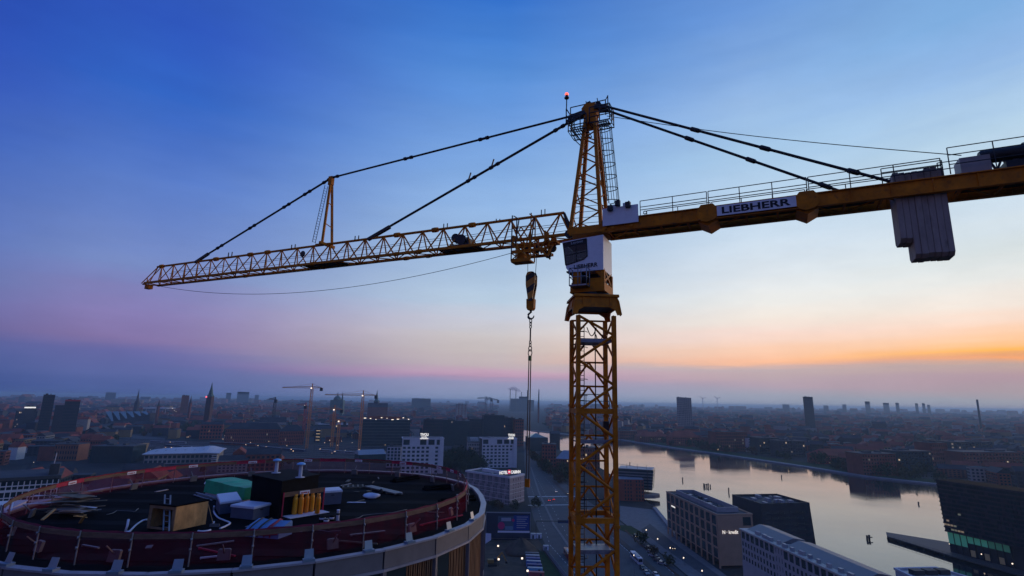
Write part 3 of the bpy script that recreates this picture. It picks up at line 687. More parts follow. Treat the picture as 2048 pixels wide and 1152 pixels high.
# ================================================================ hook block hanging below the trolley
HT, HN = 3.83, 0.0
hk = thing('hook_block', J(HT, HN, 5.4), 'yellow and black striped hook block hanging on ropes below the crane jib', 'hook block')
prof = [(0.14, 5.98), (0.17, 6.25), (0.30, 7.0), (0.31, 7.55), (0.22, 7.78), (0.08, 7.82)]
def blkprof(n0, n1):
    b = MB(); pr = [(t, z) for t, z in prof] + [(-t, z) for t, z in prof[::-1]]; k_ = len(pr)
    b.add([J(HT + t, n_, z) for n_ in (n0, n1) for t, z in pr], [tuple(range(k_)), tuple(range(2 * k_ - 1, k_ - 1, -1))] + [(i, k_ + i, k_ + (i + 1) % k_, (i + 1) % k_) for i in range(k_)]); return b
hz = bpy.data.materials.new('hazard_stripes'); hz.use_nodes = True; n_ = hz.node_tree; bs = n_.nodes['Principled BSDF']
g = n_.nodes.new('ShaderNodeNewGeometry'); dt = n_.nodes.new('ShaderNodeVectorMath'); dt.operation = 'DOT_PRODUCT'; dt.inputs[1].default_value = (UT * 0.55 + UZ).normalized(); n_.links.new(g.outputs['Position'], dt.inputs[0])
wv = n_.nodes.new('ShaderNodeMath'); wv.operation = 'SINE'; ml = n_.nodes.new('ShaderNodeMath'); ml.operation = 'MULTIPLY'; ml.inputs[1].default_value = 9.0; n_.links.new(dt.outputs['Value'], ml.inputs[0]); n_.links.new(ml.outputs[0], wv.inputs[0])
gt = n_.nodes.new('ShaderNodeMath'); gt.operation = 'GREATER_THAN'; gt.inputs[1].default_value = 0.1; n_.links.new(wv.outputs[0], gt.inputs[0])
mx = n_.nodes.new('ShaderNodeMix'); mx.data_type = 'RGBA'; n_.links.new(gt.outputs[0], mx.inputs[0]); mx.inputs[6].default_value = (0.6, 0.25, 0.02, 1); mx.inputs[7].default_value = (0.015, 0.015, 0.015, 1); n_.links.new(mx.outputs[2], bs.inputs['Base Color']); bs.inputs['Roughness'].default_value = 0.5
blkprof(-0.2, -0.14).build('cheek_plate', hz, hk); blkprof(0.14, 0.2).build('cheek_plate', hz, hk)
b = MB(); b.lathe(J(HT, -0.12, 7.4), [(0.26, 0), (0.28, 0.03), (0.22, 0.12), (0.28, 0.21), (0.26, 0.24)], 18, ax=UN); b.box(HT - 0.12, HT + 0.12, -0.13, 0.13, 6.0, 7.1, J); b.build('sheave', dsteel, hk)
b = MB(); b.loft([[J(HT + s * w, n_, z) for s, n_ in ((-1, -0.17), (1, -0.17), (1, 0.17), (-1, 0.17))] for w, z in ((0.15, 5.42), (0.23, 5.55), (0.25, 6.1), (0.22, 6.12))]); b.build('swivel_housing', yel, hk)
b = MB(); b.tube([J(HT, 0, 5.45), J(HT, 0, 5.28)], 0.07, 8)
b.tube([J(HT + 0.19 * math.sin(a) - 0.02, 0, 5.09 + 0.19 * math.cos(a)) for a in [0.1 + 0.42 * i for i in range(12)]], [0.05, 0.06, 0.065, 0.07, 0.075, 0.075, 0.07, 0.06, 0.05, 0.045, 0.04, 0.03], 8); b.build('hook', dsteel, hk)
for t0, t1 in ((3.28, 3.58), (4.02, 4.08)):
    strut('hoist_rope', J(3.5 if t0 < 3.5 else 4.12, 0, 9.1), J(t1, 0, 7.5), 0.018, rope_m, hk, 'thin')
sl = thing('chain_sling', J(HT, 0, -4.5), 'long two-leg chain sling hanging from the crane hook', 'sling')
def link_ring(z, rw, rh, r=0.03):
    b = MB(); b.tube([J(HT + rw * math.sin(a), 0.01, z + rh * math.cos(a)) for a in [2 * math.pi * i / 12 for i in range(13)]], r, 6); return b.build('link', dsteel, sl)
for z, w, h_ in ((4.78, .07, .14), (4.6, .06, .1), (4.42, .06, .1), (3.48, .06, .09), (3.32, .06, .1), (3.1, .1, .15), (2.84, .12, .2)): link_ring(z, w, h_)
strut('drop_link', J(HT, 0, 4.34), J(HT, 0, 3.56), 0.045, dsteel, sl)
b = MB(); b.box(HT - 0.09, HT + 0.09, -0.06, 0.06, 2.38, 2.66, J); b.build('tag_plate', mat('green_tag', (0.12, 0.22, 0.05), 0.6, 0, 0), sl)
for t in (-0.06, 0.06): strut('chain_leg', J(HT + t, 0, 2.4), J(HT + t * 1.3, 0, -4.35), 0.034, dsteel, sl, 'thin')
b = MB(); b.box(HT - 0.14, HT + 0.14, -0.05, 0.05, -4.75, -4.3, J); b.build('end_hook', yel, sl)
# ================================================================ round tower under construction, lower left
RX, RY, RK, RE, RF, RZ = -15.8, 38.53, 1.07, 15.0, 13.6, 73.0
def RP(deg, r, z):
    a = R(deg); q = (deg + 180) % 360 - 180; r = r * (1 - 0.06 * math.exp(-((q - 8) / 24) ** 2))
    return Vector((RX + r * math.cos(a), RY + r * RK * math.sin(a), z))
roofing = mat('black_roofing_felt', (0.006, 0.0065, 0.008), 0.9, 0, 0.5, 0.7, 0.25, spec=0.03)
coping = mat('pale_metal_coping', (0.34, 0.33, 0.36), 0.45, 0.2, 0.15, 1.0, dirt=0.3)
band_m = mat('grey_facade_panel', (0.17, 0.16, 0.16), 0.5, 0.1, 0.12, 0.8, dirt=0.2)
frame_m = mat('facade_frame', (0.22, 0.21, 0.22), 0.4, 0.4, 0.1, 2)
wood_m = mat('larch_slat', (0.22, 0.11, 0.05), 0.7, 0, 0.35, 3.0, 0.1, stretch=(1, 1, 0.15))
dglass = mat('facade_glass', (0.02, 0.035, 0.04), 0.05, 0.0, 0, spec=0.9)
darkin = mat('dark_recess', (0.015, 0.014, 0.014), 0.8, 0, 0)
tw = thing('round_tower', (RX, RY, 0), 'round tower block under construction with black felt roof and pale metal rim', 'building')
NF = 30
b = MB(); b.prism([RP(360 / NF * i, RE - 0.55, 0)[:2] for i in range(NF)], 0.0, RZ - 4.1); b.build('shaft', band_m, tw)
b = MB(); b.prism([RP(360 / NF * i, RE - 0.42, 0)[:2] for i in range(NF)], RZ - 0.4, RZ); b.build('roof_deck', roofing, tw)
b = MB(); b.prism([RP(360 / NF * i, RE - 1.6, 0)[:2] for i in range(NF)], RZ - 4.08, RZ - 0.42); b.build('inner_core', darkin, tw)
for i in range(NF):
    d0, d1 = 360 / NF * i, 360 / NF * (i + 1)
    P0, P1 = RP(d0, RE, 0), RP(d1, RE, 0); ux = (P1 - P0).normalized(); un = Vector((ux.y, -ux.x, 0)); ln = (P1 - P0).length
    def F(x, y, z, P0=P0, ux=ux, un=un): return P0 + ux * x + un * y + Vector((0, 0, z))
    b = MB(); b.box(0.004, ln - 0.004, -0.28, 0.08, RZ + 0.06, RZ + 0.14, F); b.box(0.01, ln - 0.01, -0.27, -0.22, RZ + 0.002, RZ + 0.055, F); b.build('coping', coping, tw)
    b = MB(); b.box(0.05, ln - 0.05, -0.30, 0.0, RZ - 0.72, RZ + 0.055, F); b.build('fascia_panel', band_m, tw)
    b = MB(); b.box(0.0, ln, -0.32, 0.06, RZ - 0.84, RZ - 0.725, F); b.build('fascia_trim', coping, tw)
    if (i * 12 - 180) % 360 < 190:       # facets turned towards the viewer carry the windows
        b = MB(); b.box(-0.05, 0.05, -0.3, 0.08, RZ - 4.08, RZ - 0.845, F); b.box(0.12, 0.2, -0.3, 0.02, RZ - 4.08, RZ - 0.845, F); b.build('mullion', frame_m, tw)
        b = MB(); b.box(0.0, ln, -0.5, 0.02, RZ - 4.25, RZ - 4.085, F); b.build('sill', coping, tw)
        split = {27: 0.42, 26: 0.42, 28: 0.0, 25: 1.0, 24: 0.6, 29: 1.0, 23: 1.0, 22: 0.4, 21: 1.0}.get(i, 1.0)
        xs = 0.2 + (ln - 0.25) * split
        if split > 0:
            blk('pane', F((0.2 + xs) / 2, -0.12, RZ - 2.46), ux, un, xs - 0.2, 0.03, 3.2, dglass, tw)
        if split < 1:
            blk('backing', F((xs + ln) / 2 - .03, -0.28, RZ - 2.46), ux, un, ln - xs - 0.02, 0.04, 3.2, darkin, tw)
            k_ = int((ln - xs) / 0.145)
            for q in range(k_):
                blk('slat', F(xs + 0.06 + 0.145 * q, -0.14 + 0.02 * (q % 2), RZ - 2.46), ux, un, 0.062, 0.10, 3.2, wood_m, tw)

felt2 = mat('worn_roofing_felt', (0.009, 0.0095, 0.012), 0.85, 0, 0.5, 1.3, 0.3, spec=0.05, dirt=0.3)
for i in range(26):                      # overlapping felt sheets
    y0 = RY - 13.0 * RK + i * 1.06; rr = math.sqrt(max(0, 1 - ((y0 + .53 - RY) / (13.3 * RK)) ** 2)) * 13.2
    if rr < 1.5: continue
    cut = RX - rr * .3 + (i * 37 % 11) / 11 * rr; z_ = RZ + .004 + .004 * (i % 2)
    for x0, x1, m_ in ((RX - rr, cut, roofing if i % 3 else felt2), (cut - .12, RX + rr, felt2 if i % 4 == 1 else roofing)):
        z_ += .003; b = MB(); b.box(x0, x1, y0, y0 + 1.14, z_, z_ + .012, lambda x, y, z: Vector((x, y, z))); b.build('felt_sheet', m_, tw)
# ---- edge protection fence
netm = glass_mat('red_safety_net', (0.62, 0.55, 0.57), 0.0)
n_ = netm.node_tree; tr_ = [x for x in n_.nodes if x.type == 'BSDF_TRANSPARENT'][0]; mx_ = [x for x in n_.nodes if x.type == 'MIX_SHADER'][0]
df = n_.nodes.new('ShaderNodeBsdfDiffuse'); df.inputs[0].default_value = (0.28, 0.014, 0.035, 1); n_.links.new(df.outputs[0], mx_.inputs[2])
tr_.inputs[0].default_value = (0.92, 0.8, 0.82, 1)
tcn = n_.nodes.new('ShaderNodeNewGeometry'); nn_ = n_.nodes.new('ShaderNodeTexNoise'); nn_.inputs['Scale'].default_value = 2.2; nn_.inputs['Detail'].default_value = 6; n_.links.new(tcn.outputs['Position'], nn_.inputs['Vector'])
mr_ = n_.nodes.new('ShaderNodeMapRange'); mr_.inputs['To Min'].default_value = 0.04; mr_.inputs['To Max'].default_value = 0.36; n_.links.new(nn_.outputs['Fac'], mr_.inputs['Value']); n_.links.new(mr_.outputs[0], mx_.inputs[0])
redband = mat('red_net_hem', (0.42, 0.025, 0.06), 0.8, 0, 0.35, 2.0)
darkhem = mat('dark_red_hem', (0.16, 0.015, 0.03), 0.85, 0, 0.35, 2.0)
brownboard = mat('toe_board_wood', (0.16, 0.095, 0.06), 0.8, 0, 0.35, 2.0, 0.1, stretch=(1, 1, 4))
signw = mat('sign_white', (0.72, 0.70, 0.74), 0.5, 0, 0.05, 3)
signr = mat('sign_red_print', (0.35, 0.03, 0.05), 0.6, 0, 0)
fe = thing('roof_edge_fence', (RX, RY, RZ), 'ring of guard fence with red netting round the black tower roof', 'fence')
FH = 1.28; NP = 36
for i in range(NP):
    d0, d1 = 360 / NP * i, 360 / NP * (i + 1); near = 180 < d0 % 360 < 345
    p0, p1 = RP(d0, RF, RZ), RP(d1, RF, RZ); ux = (p1 - p0).normalized(); un = Vector((ux.y, -ux.x, 0)); ln = (p1 - p0).length
    lean = -0.04
    top = p0 + UZ * (FH + 0.05) + un * lean
    strut('post', p0 + un * 0.16 - UZ * .05, top + un * .16, 0.03, gsteel, fe, 'rod')
    b = MB(); b.lathe(p0 + UZ * 0.62 + un * 0.18, [(0.05, 0), (0.05, 0.1)], 6); b.lathe(p0 + UZ * 1.02 + un * 0.18, [(0.05, 0), (0.05, 0.1)], 6); b.build('clamp', gsteel, fe)
    b = MB(); k_ = 14
    def NT(f, h, sag=0.0): return p0.lerp(p1, f) + UZ * h + un * (0.05 + 0.06 * math.sin(f * math.pi) * math.sin(h * 2.6) + sag + 0.035 * math.sin(f * 11 + i * 1.7 + h * 4) + 0.02 * math.sin(f * 23 + i))
    g_ = [[NT(f / k_, h) for f in range(k_ + 1)] for h in (0.03, 0.35, 0.7, FH - 0.2)]
    b.loft(g_, closed=False, caps=False); b.build('net_panel', netm, fe)
    bm_ = brownboard if (near or (i % 3)) else redband
    b = MB(); z0, z1 = FH - 0.21, FH + 0.0
    b.add([p0 + UZ * z0 + un * .085, p1 + UZ * z0 + un * .085, p1 + UZ * z1 + un * .085, p0 + UZ * z1 + un * .085, p0 + UZ * z0 + un * .055, p1 + UZ * z0 + un * .055, p1 + UZ * z1 + un * .055, p0 + UZ * z1 + un * .055],
          [(0, 1, 2, 3), (7, 6, 5, 4), (3, 2, 6, 7), (0, 4, 5, 1), (0, 3, 7, 4), (1, 5, 6, 2)]); b.build('guard_board', bm_, fe)
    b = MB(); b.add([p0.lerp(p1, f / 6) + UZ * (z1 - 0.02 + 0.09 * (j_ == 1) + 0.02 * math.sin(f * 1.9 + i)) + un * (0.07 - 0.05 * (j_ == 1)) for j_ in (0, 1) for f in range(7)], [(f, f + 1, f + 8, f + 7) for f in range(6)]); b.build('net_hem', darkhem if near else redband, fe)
    if not near and i % 2 == 0 or i in (2, 3):
        c_ = p0.lerp(p1, 0.45) + UZ * (FH - 0.1) - un * 0.0
        s_ = blk('sign', c_ + un * 0.03, ux, un, 0.72, 0.014, 0.2, signw, fe)
        for o_, w_ in ((-0.2, 0.1), (0.02, 0.26), (0.24, 0.08)): blk('print', c_ + un * 0.018 + ux * o_ - UZ * 0.015, ux, un, w_, 0.012, 0.07, signr, s_)
    if i % 2 == 0:
        q_ = p0.lerp(p1, 0.5)
        b = MB(); b.loft([[q_ + ux * sx_ * w_ + un * (oy + h_ * -0.2) + UZ * h_ for sx_, oy in ((-1, -0.55), (1, -0.55), (1, -0.42), (-1, -0.42))] for w_, h_ in ((0.26, 0.0), (0.26, 0.42), (0.2, 0.46))])
        b.bar(q_ - un * 0.5 + UZ * 0.3, q_ + UZ * 0.75, 0.05); b.build('ballast_block', band_m, fe)
strut('rail', RP(0, RF, RZ + .9), RP(0.1, RF, RZ + .9), 0.02, gsteel, fe, 'thin')

# ---- bracket plates standing on the rim
plate_m = mat('zinc_bracket_plate', (0.20, 0.27, 0.33), 0.4, 0.3, 0.1, 2)
names = ['leftmost', 'second from the left', 'third from the left', 'fourth from the left', 'fifth from the left', 'fifth from the right', 'fourth from the right', 'third from the right', 'second from the right', 'rightmost']
for k_, (px, py) in enumerate(((40, 1124), (113, 1138), (229, 1147), (348, 1148), (490, 1140), (620, 1128), (752, 1112), (831, 1090), (902, 1063), (940, 1040))):
    p = at(px, py, RZ + 0.14); d_ = math.degrees(math.atan2((p.y - RY) / RK, p.x - RX)); p = RP(d_, RE - 0.12, RZ + 0.14)
    un = Vector((math.cos(R(d_)), math.sin(R(d_)), 0)); ux = Vector((-un.y, un.x, 0))
    w_ = 0.2
    b = MB(); b.loft([[p + ux * (sx_ * w_ * (1 - 0.1 * h_)) + un * (o_ - 0.12 * h_) + UZ * h_ * 0.46 for sx_, o_ in ((-1, 0), (1, 0), (1, 0.012), (-1, 0.012))] for h_ in (0, 1)])
    b.add([p + ux * s_ * 0.24 + un * o_ + UZ * z_ for z_ in (0.0, 0.1) for s_, o_ in ((-1, -.16), (1, -.16), (1, .16), (-1, .16))], [(3, 2, 1, 0), (4, 5, 6, 7), (0, 1, 5, 4), (1, 2, 6, 5), (2, 3, 7, 6), (3, 0, 4, 7)])
    b.build('bracket_plate', plate_m, None, label='small zinc bracket plate on the pale tower rim, ' + names[k_] + ' in view', cat='bracket', group='bracket plates along the tower rim')

# ---- things on the roof
def rp(px, py): return at(px, py, RZ)
ply = mat('plywood', (0.50, 0.27, 0.10), 0.75, 0, 0.35, 2.5, 0.08, stretch=(1, 1, 0.5))
plyd = mat('plywood_frame', (0.24, 0.15, 0.08), 0.8, 0, 0.3, 3.0)
A_, B_, C_ = rp(294.6, 1057), rp(346.7, 1063), rp(411, 1049)
D_ = A_ + (C_ - B_); hb = 1.22
bx = thing('plywood_box', (A_ + C_) / 2, 'open plywood box with black felt lid standing on the black roof', 'box')
e1 = (B_ - A_).normalized(); e2 = (C_ - B_).normalized(); w1, w2 = (B_ - A_).length, (C_ - B_).length
def PB(x, y, z): return A_ + e1 * x + e2 * y + UZ * z
b = MB(); b.box(w1 - 0.03, w1, 0.0, w2, 0, hb, PB); b.build('side_panel', ply, bx)
b = MB(); b.box(0, 0.03, 0.0, w2, 0, hb, PB); b.build('side_panel', ply, bx)
b = MB(); b.box(0.03, w1 - 0.03, w2 - 0.03, w2, 0, hb, PB); b.build('back_panel', ply, bx)
b = MB(); b.add([PB(-0.05, -0.08, hb), PB(w1 + 0.02, -0.08, hb), PB(w1 + 0.02, w2 + 0.05, hb + 0.05), PB(-0.05, w2 + 0.05, hb + 0.05), PB(-0.05, -0.08, hb + .06), PB(w1 + 0.02, -0.08, hb + .06), PB(w1 + 0.02, w2 + 0.05, hb + 0.11), PB(-0.05, w2 + 0.05, hb + 0.11)], [(3, 2, 1, 0), (4, 5, 6, 7), (0, 1, 5, 4), (1, 2, 6, 5), (2, 3, 7, 6), (3, 0, 4, 7)]); b.build('lid', roofing, bx)
for x0, x1, z0, z1 in ((0.0, 0.2, 0, hb), (w1 - 0.2, w1 - 0.002, 0, hb), (0.2, w1 - 0.2, 0, 0.14), (0.2, w1 - 0.2, hb - 0.16, hb)):
    b = MB(); b.box(x0, x1, -0.04, -0.003, z0, z1, PB); b.build('frame_board', plyd, bx)
ldr = thing('aluminium_ladder', PB(w1 * .6, -0.15, 0), 'short aluminium ladder leaning against the plywood box', 'ladder')
q0, q1 = at(343, 1054, RZ + 0.06), PB(w1 * 0.60, 0.1, hb + 0.72)
q0 = PB(w1 * 0.86, -0.2, 0.05); q1 = PB(w1 * 0.42, 0.25, hb + 0.5)
for s_ in (-0.2, 0.2): strut('rail', q0 + e1 * s_, q1 + e1 * s_, 0.035, gsteel, ldr, 'bar')
for k_ in range(6): strut('rung', (q0 + e1 * -.2).lerp(q1 + e1 * -.2, (k_ + .6) / 6.3), (q0 + e1 * .2).lerp(q1 + e1 * .2, (k_ + .6) / 6.3), 0.022, gsteel, ldr, 'rod')
hosem = mat('white_plastic_pipe', (0.68, 0.66, 0.74), 0.5, 0, 0.05, 3)
def hose(px, z=0.05, r=0.05, lab='', cat='hose', name='hose', up=None):
    pts_ = [at(x, y, RZ + (h_ if h_ is not None else z)) for x, y, h_ in px]
    fine = []
    for i in range(len(pts_) - 1):
        a0, a1, a2, a3 = pts_[max(i - 1, 0)], pts_[i], pts_[i + 1], pts_[min(i + 2, len(pts_) - 1)]
        for q in range(5):
            t = q / 5; fine.append(0.5 * ((2 * a1) + (-a0 + a2) * t + (2 * a0 - 5 * a1 + 4 * a2 - a3) * t * t + (-a0 + 3 * a1 - 3 * a2 + a3) * t ** 3))
    fine.append(pts_[-1])
    b = MB(); b.tube(fine, r, 7); return b.build(name, hosem, None, label=lab, cat=cat)
hose([(254, 1066, .05), (262, 1060, .05), (272, 1050, .05), (284, 1042, .06), (294, 1039, .12)], lab='thin white hose running along the roof to the plywood box')
b = MB(); p = rp(250, 1066); b.tube([p + UZ * 0.05, p + UZ * 0.35 + Vector((.06, 0, 0)), at(257, 1039, RZ + 0.62)], 0.06, 8); b.tube([p + UZ * .06, p + Vector((0.28, 0, 0.06))], .055, 8); b.build('bent_pipe', hosem, None, label='short bent white pipe standing up left of the plywood box', cat='pipe')
hose([(428, 1012, .4), (428, 1024, .06), (436, 1035, .05), (449, 1041, .05), (460, 1046, .05), (452, 1052, .05), (440, 1057, .05)], lab='white hose curling in front of the lidded white crates')
hose([(396, 1062, .05), (404, 1063, .05), (414, 1062, .05), (421, 1060, .05)], lab='short white hose end lying by the broom')
br = thing('broom', rp(426, 1056), 'broom with a thin handle leaning near the white crates', 'broom')
strut('handle', at(427, 1050, RZ + .1), at(416, 1008, RZ + 1.25), 0.022, mat('broom_handle', (0.3, 0.22, 0.12), .7, 0, .1), br, 'rod')
b = MB(); p = rp(429, 1054); b.loft([[p + Vector((s_ * 0.26, o_ * 0.07 * (1.4 - h_), h_ * 0.16 + .005)) for s_, o_ in ((-1, -1), (1, -1), (1, 1), (-1, 1))] for h_ in (0, 0.6, 1)]); b.build('head', mat('broom_bristle', (.1, .09, .09), .9, 0, .2), br)
# green tarpaulin stack
grn = mat('green_tarpaulin', (0.015, 0.40, 0.18), 0.55, 0, 0.25, 1.2, 0.3)
gp = thing('tarpaulin_stack', rp(450, 990), 'long stack covered with bright green tarpaulin on the roof', 'tarpaulin')
a_, c_, g_ = rp(407, 991), rp(486, 1008), rp(432, 984)
ex = (c_ - a_); lx_ = ex.length; ex.normalize(); ey = Vector((-ex.y, ex.x, 0)); 
def GT(x, y, z): return a_ + ex * x + ey * y + UZ * z
b = MB(); rows = []
for ix in range(13):
    x = lx_ * ix / 12; w = 0.015 * math.sin(ix * 2.1); h_ = 1.0 + 0.015 * math.sin(ix * 1.3) + (0.07 if ix < 6 else 0)
    rows.append([GT(x, -0.03 + w, 0.24), GT(x, 0.0 + w, h_ * 0.6), GT(x, 0.02 + w, h_), GT(x, 0.9, h_ + 0.03), GT(x, 1.95, h_ - 0.01), GT(x, 1.98 + w, 0.24)])
b.loft(rows); b.build('cover', grn, gp)
b = MB(); b.box(0.05, lx_ - 0.05, 0.08, 1.9, 0.0, 0.26, GT); b.build('pallet_base', hosem, gp)
# rooftop plant house
hm = mat('plant_house_felt', (0.007, 0.0075, 0.01), 0.8, 0, 0.4, 1.0, 0.2, spec=0.06)
f_, l_, r_ = rp(557, 1036), rp(498, 1018), rp(632, 1016); bk_ = l_ + (r_ - f_)
ph = thing('plant_house', (f_ + bk_) / 2, 'black felt-covered plant house in the middle of the roof', 'plant house')
b = MB(); b.prism([l_[:2], f_[:2], r_[:2], bk_[:2]], RZ, RZ + 1.98); b.build('walls', hm, ph)
cc = (l_ + r_) / 2; b = MB(); b.prism([tuple(cc[:2] + (Vector(q[:2]) - Vector(cc[:2])) * 1.03) if False else (cc.x + (q.x - cc.x) * 1.03, cc.y + (q.y - cc.y) * 1.03) for q in (l_, f_, r_, bk_)], RZ + 1.98, RZ + 2.1); b.build('roof_cap', hm, ph)
bluecap = mat('blue_vent_cap', (0.22, 0.48, 0.78), 0.4, 0, 0.1, 2)
for nm, px, py, lab in (('a', 552, 946, 'left blue-capped vent pipe on the black plant house'), ('b', 600, 955, 'right blue-capped vent pipe on the black plant house')):
    p = at(px, py, RZ + 2.1); v = thing('vent_pipe', p, lab, 'vent pipe')
    b = MB(); b.lathe(p, [(0.3, 0.005), (0.28, 0.03), (0.11, 0.05), (0.11, 0.78)], 14); b.build('pipe', mat('dull_white_pipe', (.42, .41, .46), .5, 0, .1, 3), v)
    b = MB(); b.lathe(p + UZ * 0.76, [(0.24, 0), (0.28, 0.03), (0.24, 0.1), (0.1, 0.15), (0.02, 0.16)], 14); b.build('cap', bluecap, v)
# gas bottle rack
rk = thing('bottle_rack', rp(610, 1034), 'brown board rack with a white sign over the orange gas bottles', 'rack')
u0, u1 = at(563, 992 + 43, RZ), at(645, 1022, RZ); uu = (u1 - u0).normalized(); uv = Vector((uu.y, -uu.x, 0)); lw = (u1 - u0).length
b = MB(); b.bar(u0 + UZ * 1.26, u1 + UZ * 1.3, 0.04, 0.26); b.build('top_board', brownboard, rk)
for p in (u0, u1): strut('post', p + UZ * 0.0, p + UZ * 1.4, 0.035, redband, rk, 'bar')
b = MB(); b.box(0.1, lw, 0.0, 0.9, 0.0, 0.06, lambda x, y, z: u0 + uu * x + uv * (y - 0.1) + UZ * z); b.build('base_board', hosem, rk)
s_ = blk('sign', u0 + uu * lw * 0.5 + UZ * 1.28 + uv * 0.03, uu, uv, 0.66, 0.014, 0.2, signw, rk)
for o_, w_ in ((-0.2, 0.1), (0.02, 0.26), (0.24, 0.08)): blk('print', u0 + uu * (lw * 0.5 + o_) + UZ * 1.27 + uv * 0.04, uu, uv, w_, 0.012, 0.07, signr, s_)
gas = mat('orange_gas_bottle_paint', (0.78, 0.24, 0.01), 0.4, 0, 0.15, 2.0, dirt=0.2)
gy = mat('yellow_gas_bottle_paint', (0.74, 0.29, 0.012), 0.4, 0, 0.15, 2.0, dirt=0.2)
for k_, (px, py, m_, lab) in enumerate(((588, 1031, gy, 'yellowish gas bottle at the left end of the row of five'), (600, 1030, gas, 'orange gas bottle second from the left in the rack'), (611, 1027, gas, 'orange gas bottle in the middle of the five in the rack'), (622, 1025, gy, 'yellowish gas bottle second from the right, set back in the rack'), (634, 1029, gas, 'bright orange gas bottle at the right end of the rack'))):
    p = rp(px, py); p.z = RZ + 0.065; g2 = thing('gas_bottle', p, lab, 'gas bottle', 'gas bottles in the roof rack')
    b = MB(); b.lathe(p, [(0.13, 0), (0.15, 0.03), (0.15, 0.84), (0.145, 0.90), (0.10, 0.99), (0.06, 1.02)], 16); b.build('body', m_, g2)
    b = MB(); b.lathe(p, [(0.09, 1.0), (0.10, 1.02), (0.10, 1.16), (0.085, 1.16), (0.085, 1.04)], 12); b.build('collar', m_, g2)
    b = MB(); b.lathe(p, [(0.03, 1.0), (0.03, 1.13)], 8); b.build('valve', dsteel, g2)
# white lidded crates
lidm = mat('white_crate_lid', (0.62, 0.62, 0.72), 0.45, 0, 0.06, 2); bod = mat('grey_crate_body', (0.09, 0.10, 0.15), 0.55, 0, 0.12, 2)
def crate(f, l, r, h_, lab, tilt=0.0):
    f, l, r = rp(*f), rp(*l), rp(*r); b_ = l + (r - f)
    o = thing('lidded_crate', (f + b_) / 2, lab, 'crate', 'white lidded crates on the roof')
    b = MB(); b.prism([q[:2] for q in (l, f, r, b_)], RZ + 0.02, RZ + h_); b.build('body', bod, o)
    c = (l + r) / 2; b = MB()
    b.loft([[Vector((c.x + (q.x - c.x) * s_, c.y + (q.y - c.y) * s_, RZ + h_ + z_ + (tilt if q in (b_, l) else 0))) for q in (l, f, r, b_)] for s_, z_ in ((1.06, 0.0), (1.06, 0.1), (1.0, 0.14))]); b.build('lid', lidm, o)
    b = MB(); mid = (f + r) / 2; d_ = (r - f).normalized(); b.bar(mid - d_ * .1 + UZ * h_ * .8 + Vector((0, -.03, 0)), mid + d_ * .1 + UZ * h_ * .8 + Vector((0, -.03, 0)), .05); b.build('handle', dsteel, o)
    return o
crate((438, 1030), (431, 1017), (479, 1024), 0.62, 'white lidded crate nearest the green tarpaulin', 0.12)
crate((505, 1041), (460, 1036), (538, 1032), 0.62, 'large white lidded crate in front of the black plant house')
crate((646, 1011), (641, 1004), (682, 1008), 0.78, 'white lidded crate right of the gas bottle rack')
# blue wrapped pack with red straps
bp_ = thing('strapped_pack', rp(530, 1066), 'pack wrapped in blue foil with red straps at the front of the roof', 'pack')
f0, f1, f2 = rp(489, 1074), rp(556, 1080), rp(571, 1068); e1_ = (f1 - f0); lw = e1_.length; e1_.normalize(); e2_ = Vector((-e1_.y, e1_.x, 0))
def BP(x, y, z): return f0 + e1_ * x + e2_ * y + UZ * z
foil = mat('blue_foil_wrap', (0.12, 0.24, 0.44), 0.35, 0, 0.15, 2.0, 0.2)
b = MB(); pr = [(0, 0.02), (0, 0.38), (0.25, 0.52), (0.95, 0.72), (1.05, 0.66), (1.1, 0.02)]
b.loft([[BP(x, y, z + 0.02 * math.sin(x * 7)) for y, z in pr] for x in [lw * i / 8 for i in range(9)]]); b.build('wrap', foil, bp_)
for x0, x1, m_ in ((0.25, 0.25, dsteel), (0.75, 0.75, dsteel), (1.15, 1.35, signr), (1.5, 1.25, signr)):
    b = MB(); b.tube([BP(x0 + (x1 - x0) * i / 4, y, z + 0.03) for i, (y, z) in enumerate(((-0.02, 0.05), (-0.02, 0.38), (0.24, 0.53), (0.95, 0.735), (1.06, 0.66)))], 0.04, 5); b.build('strap', m_, bp_)
b = MB(); b.tube([BP(0.05 + (lw - 0.1) * i / 6, -0.03, 0.28 - 0.1 * math.sin(math.pi * i / 6)) for i in range(7)], 0.035, 5); b.build('strap', signr, bp_)
# bitumen tubs and cans
for k_, (px, py, h_, r0, m_, lab) in enumerate(((644, 1046, .36, .17, roofing, 'black tub at the left of the cluster right of the rack'), (652, 1050, .34, .15, dsteel, 'dark can in the middle of the tub cluster'), (663, 1046, .4, .13, roofing, 'black tub with a white rim stripe beside the cans'), (675, 1042, .62, .09, hosem, 'tall slim white can standing behind the black tubs'), (684, 1050, .3, .16, roofing, 'low black tub at the right of the cluster'), (655, 1058, .2, .14, dsteel, 'small dark pot in front of the tubs'), (612, 1062, .26, .1, foil, 'blue roll end lying in front of the rack'), (602, 1064, .26, .1, hosem, 'white roll end lying in front of the rack'), (590, 1063, .26, .1, foil, 'blue roll end left of the white roll'))):
    p = rp(px, py); b = MB()
    b.lathe(p, [(r0 * .9, 0.0), (r0, 0.03), (r0, h_ - 0.05), (r0 * 1.08, h_ - 0.04), (r0 * 1.08, h_), (r0 * .9, h_)], 12); o = b.build('tub', m_, None, label=lab, cat='tub', group='tubs and cans on the roof')
    p = p + UZ * (h_ * .55); b = MB(); b.lathe(p, [(r0 * 1.01, 0), (r0 * 1.02, 0.06), (r0 * 1.01, 0.1)], 12); b.build('stripe', hosem if m_ is not hosem else dsteel, o)
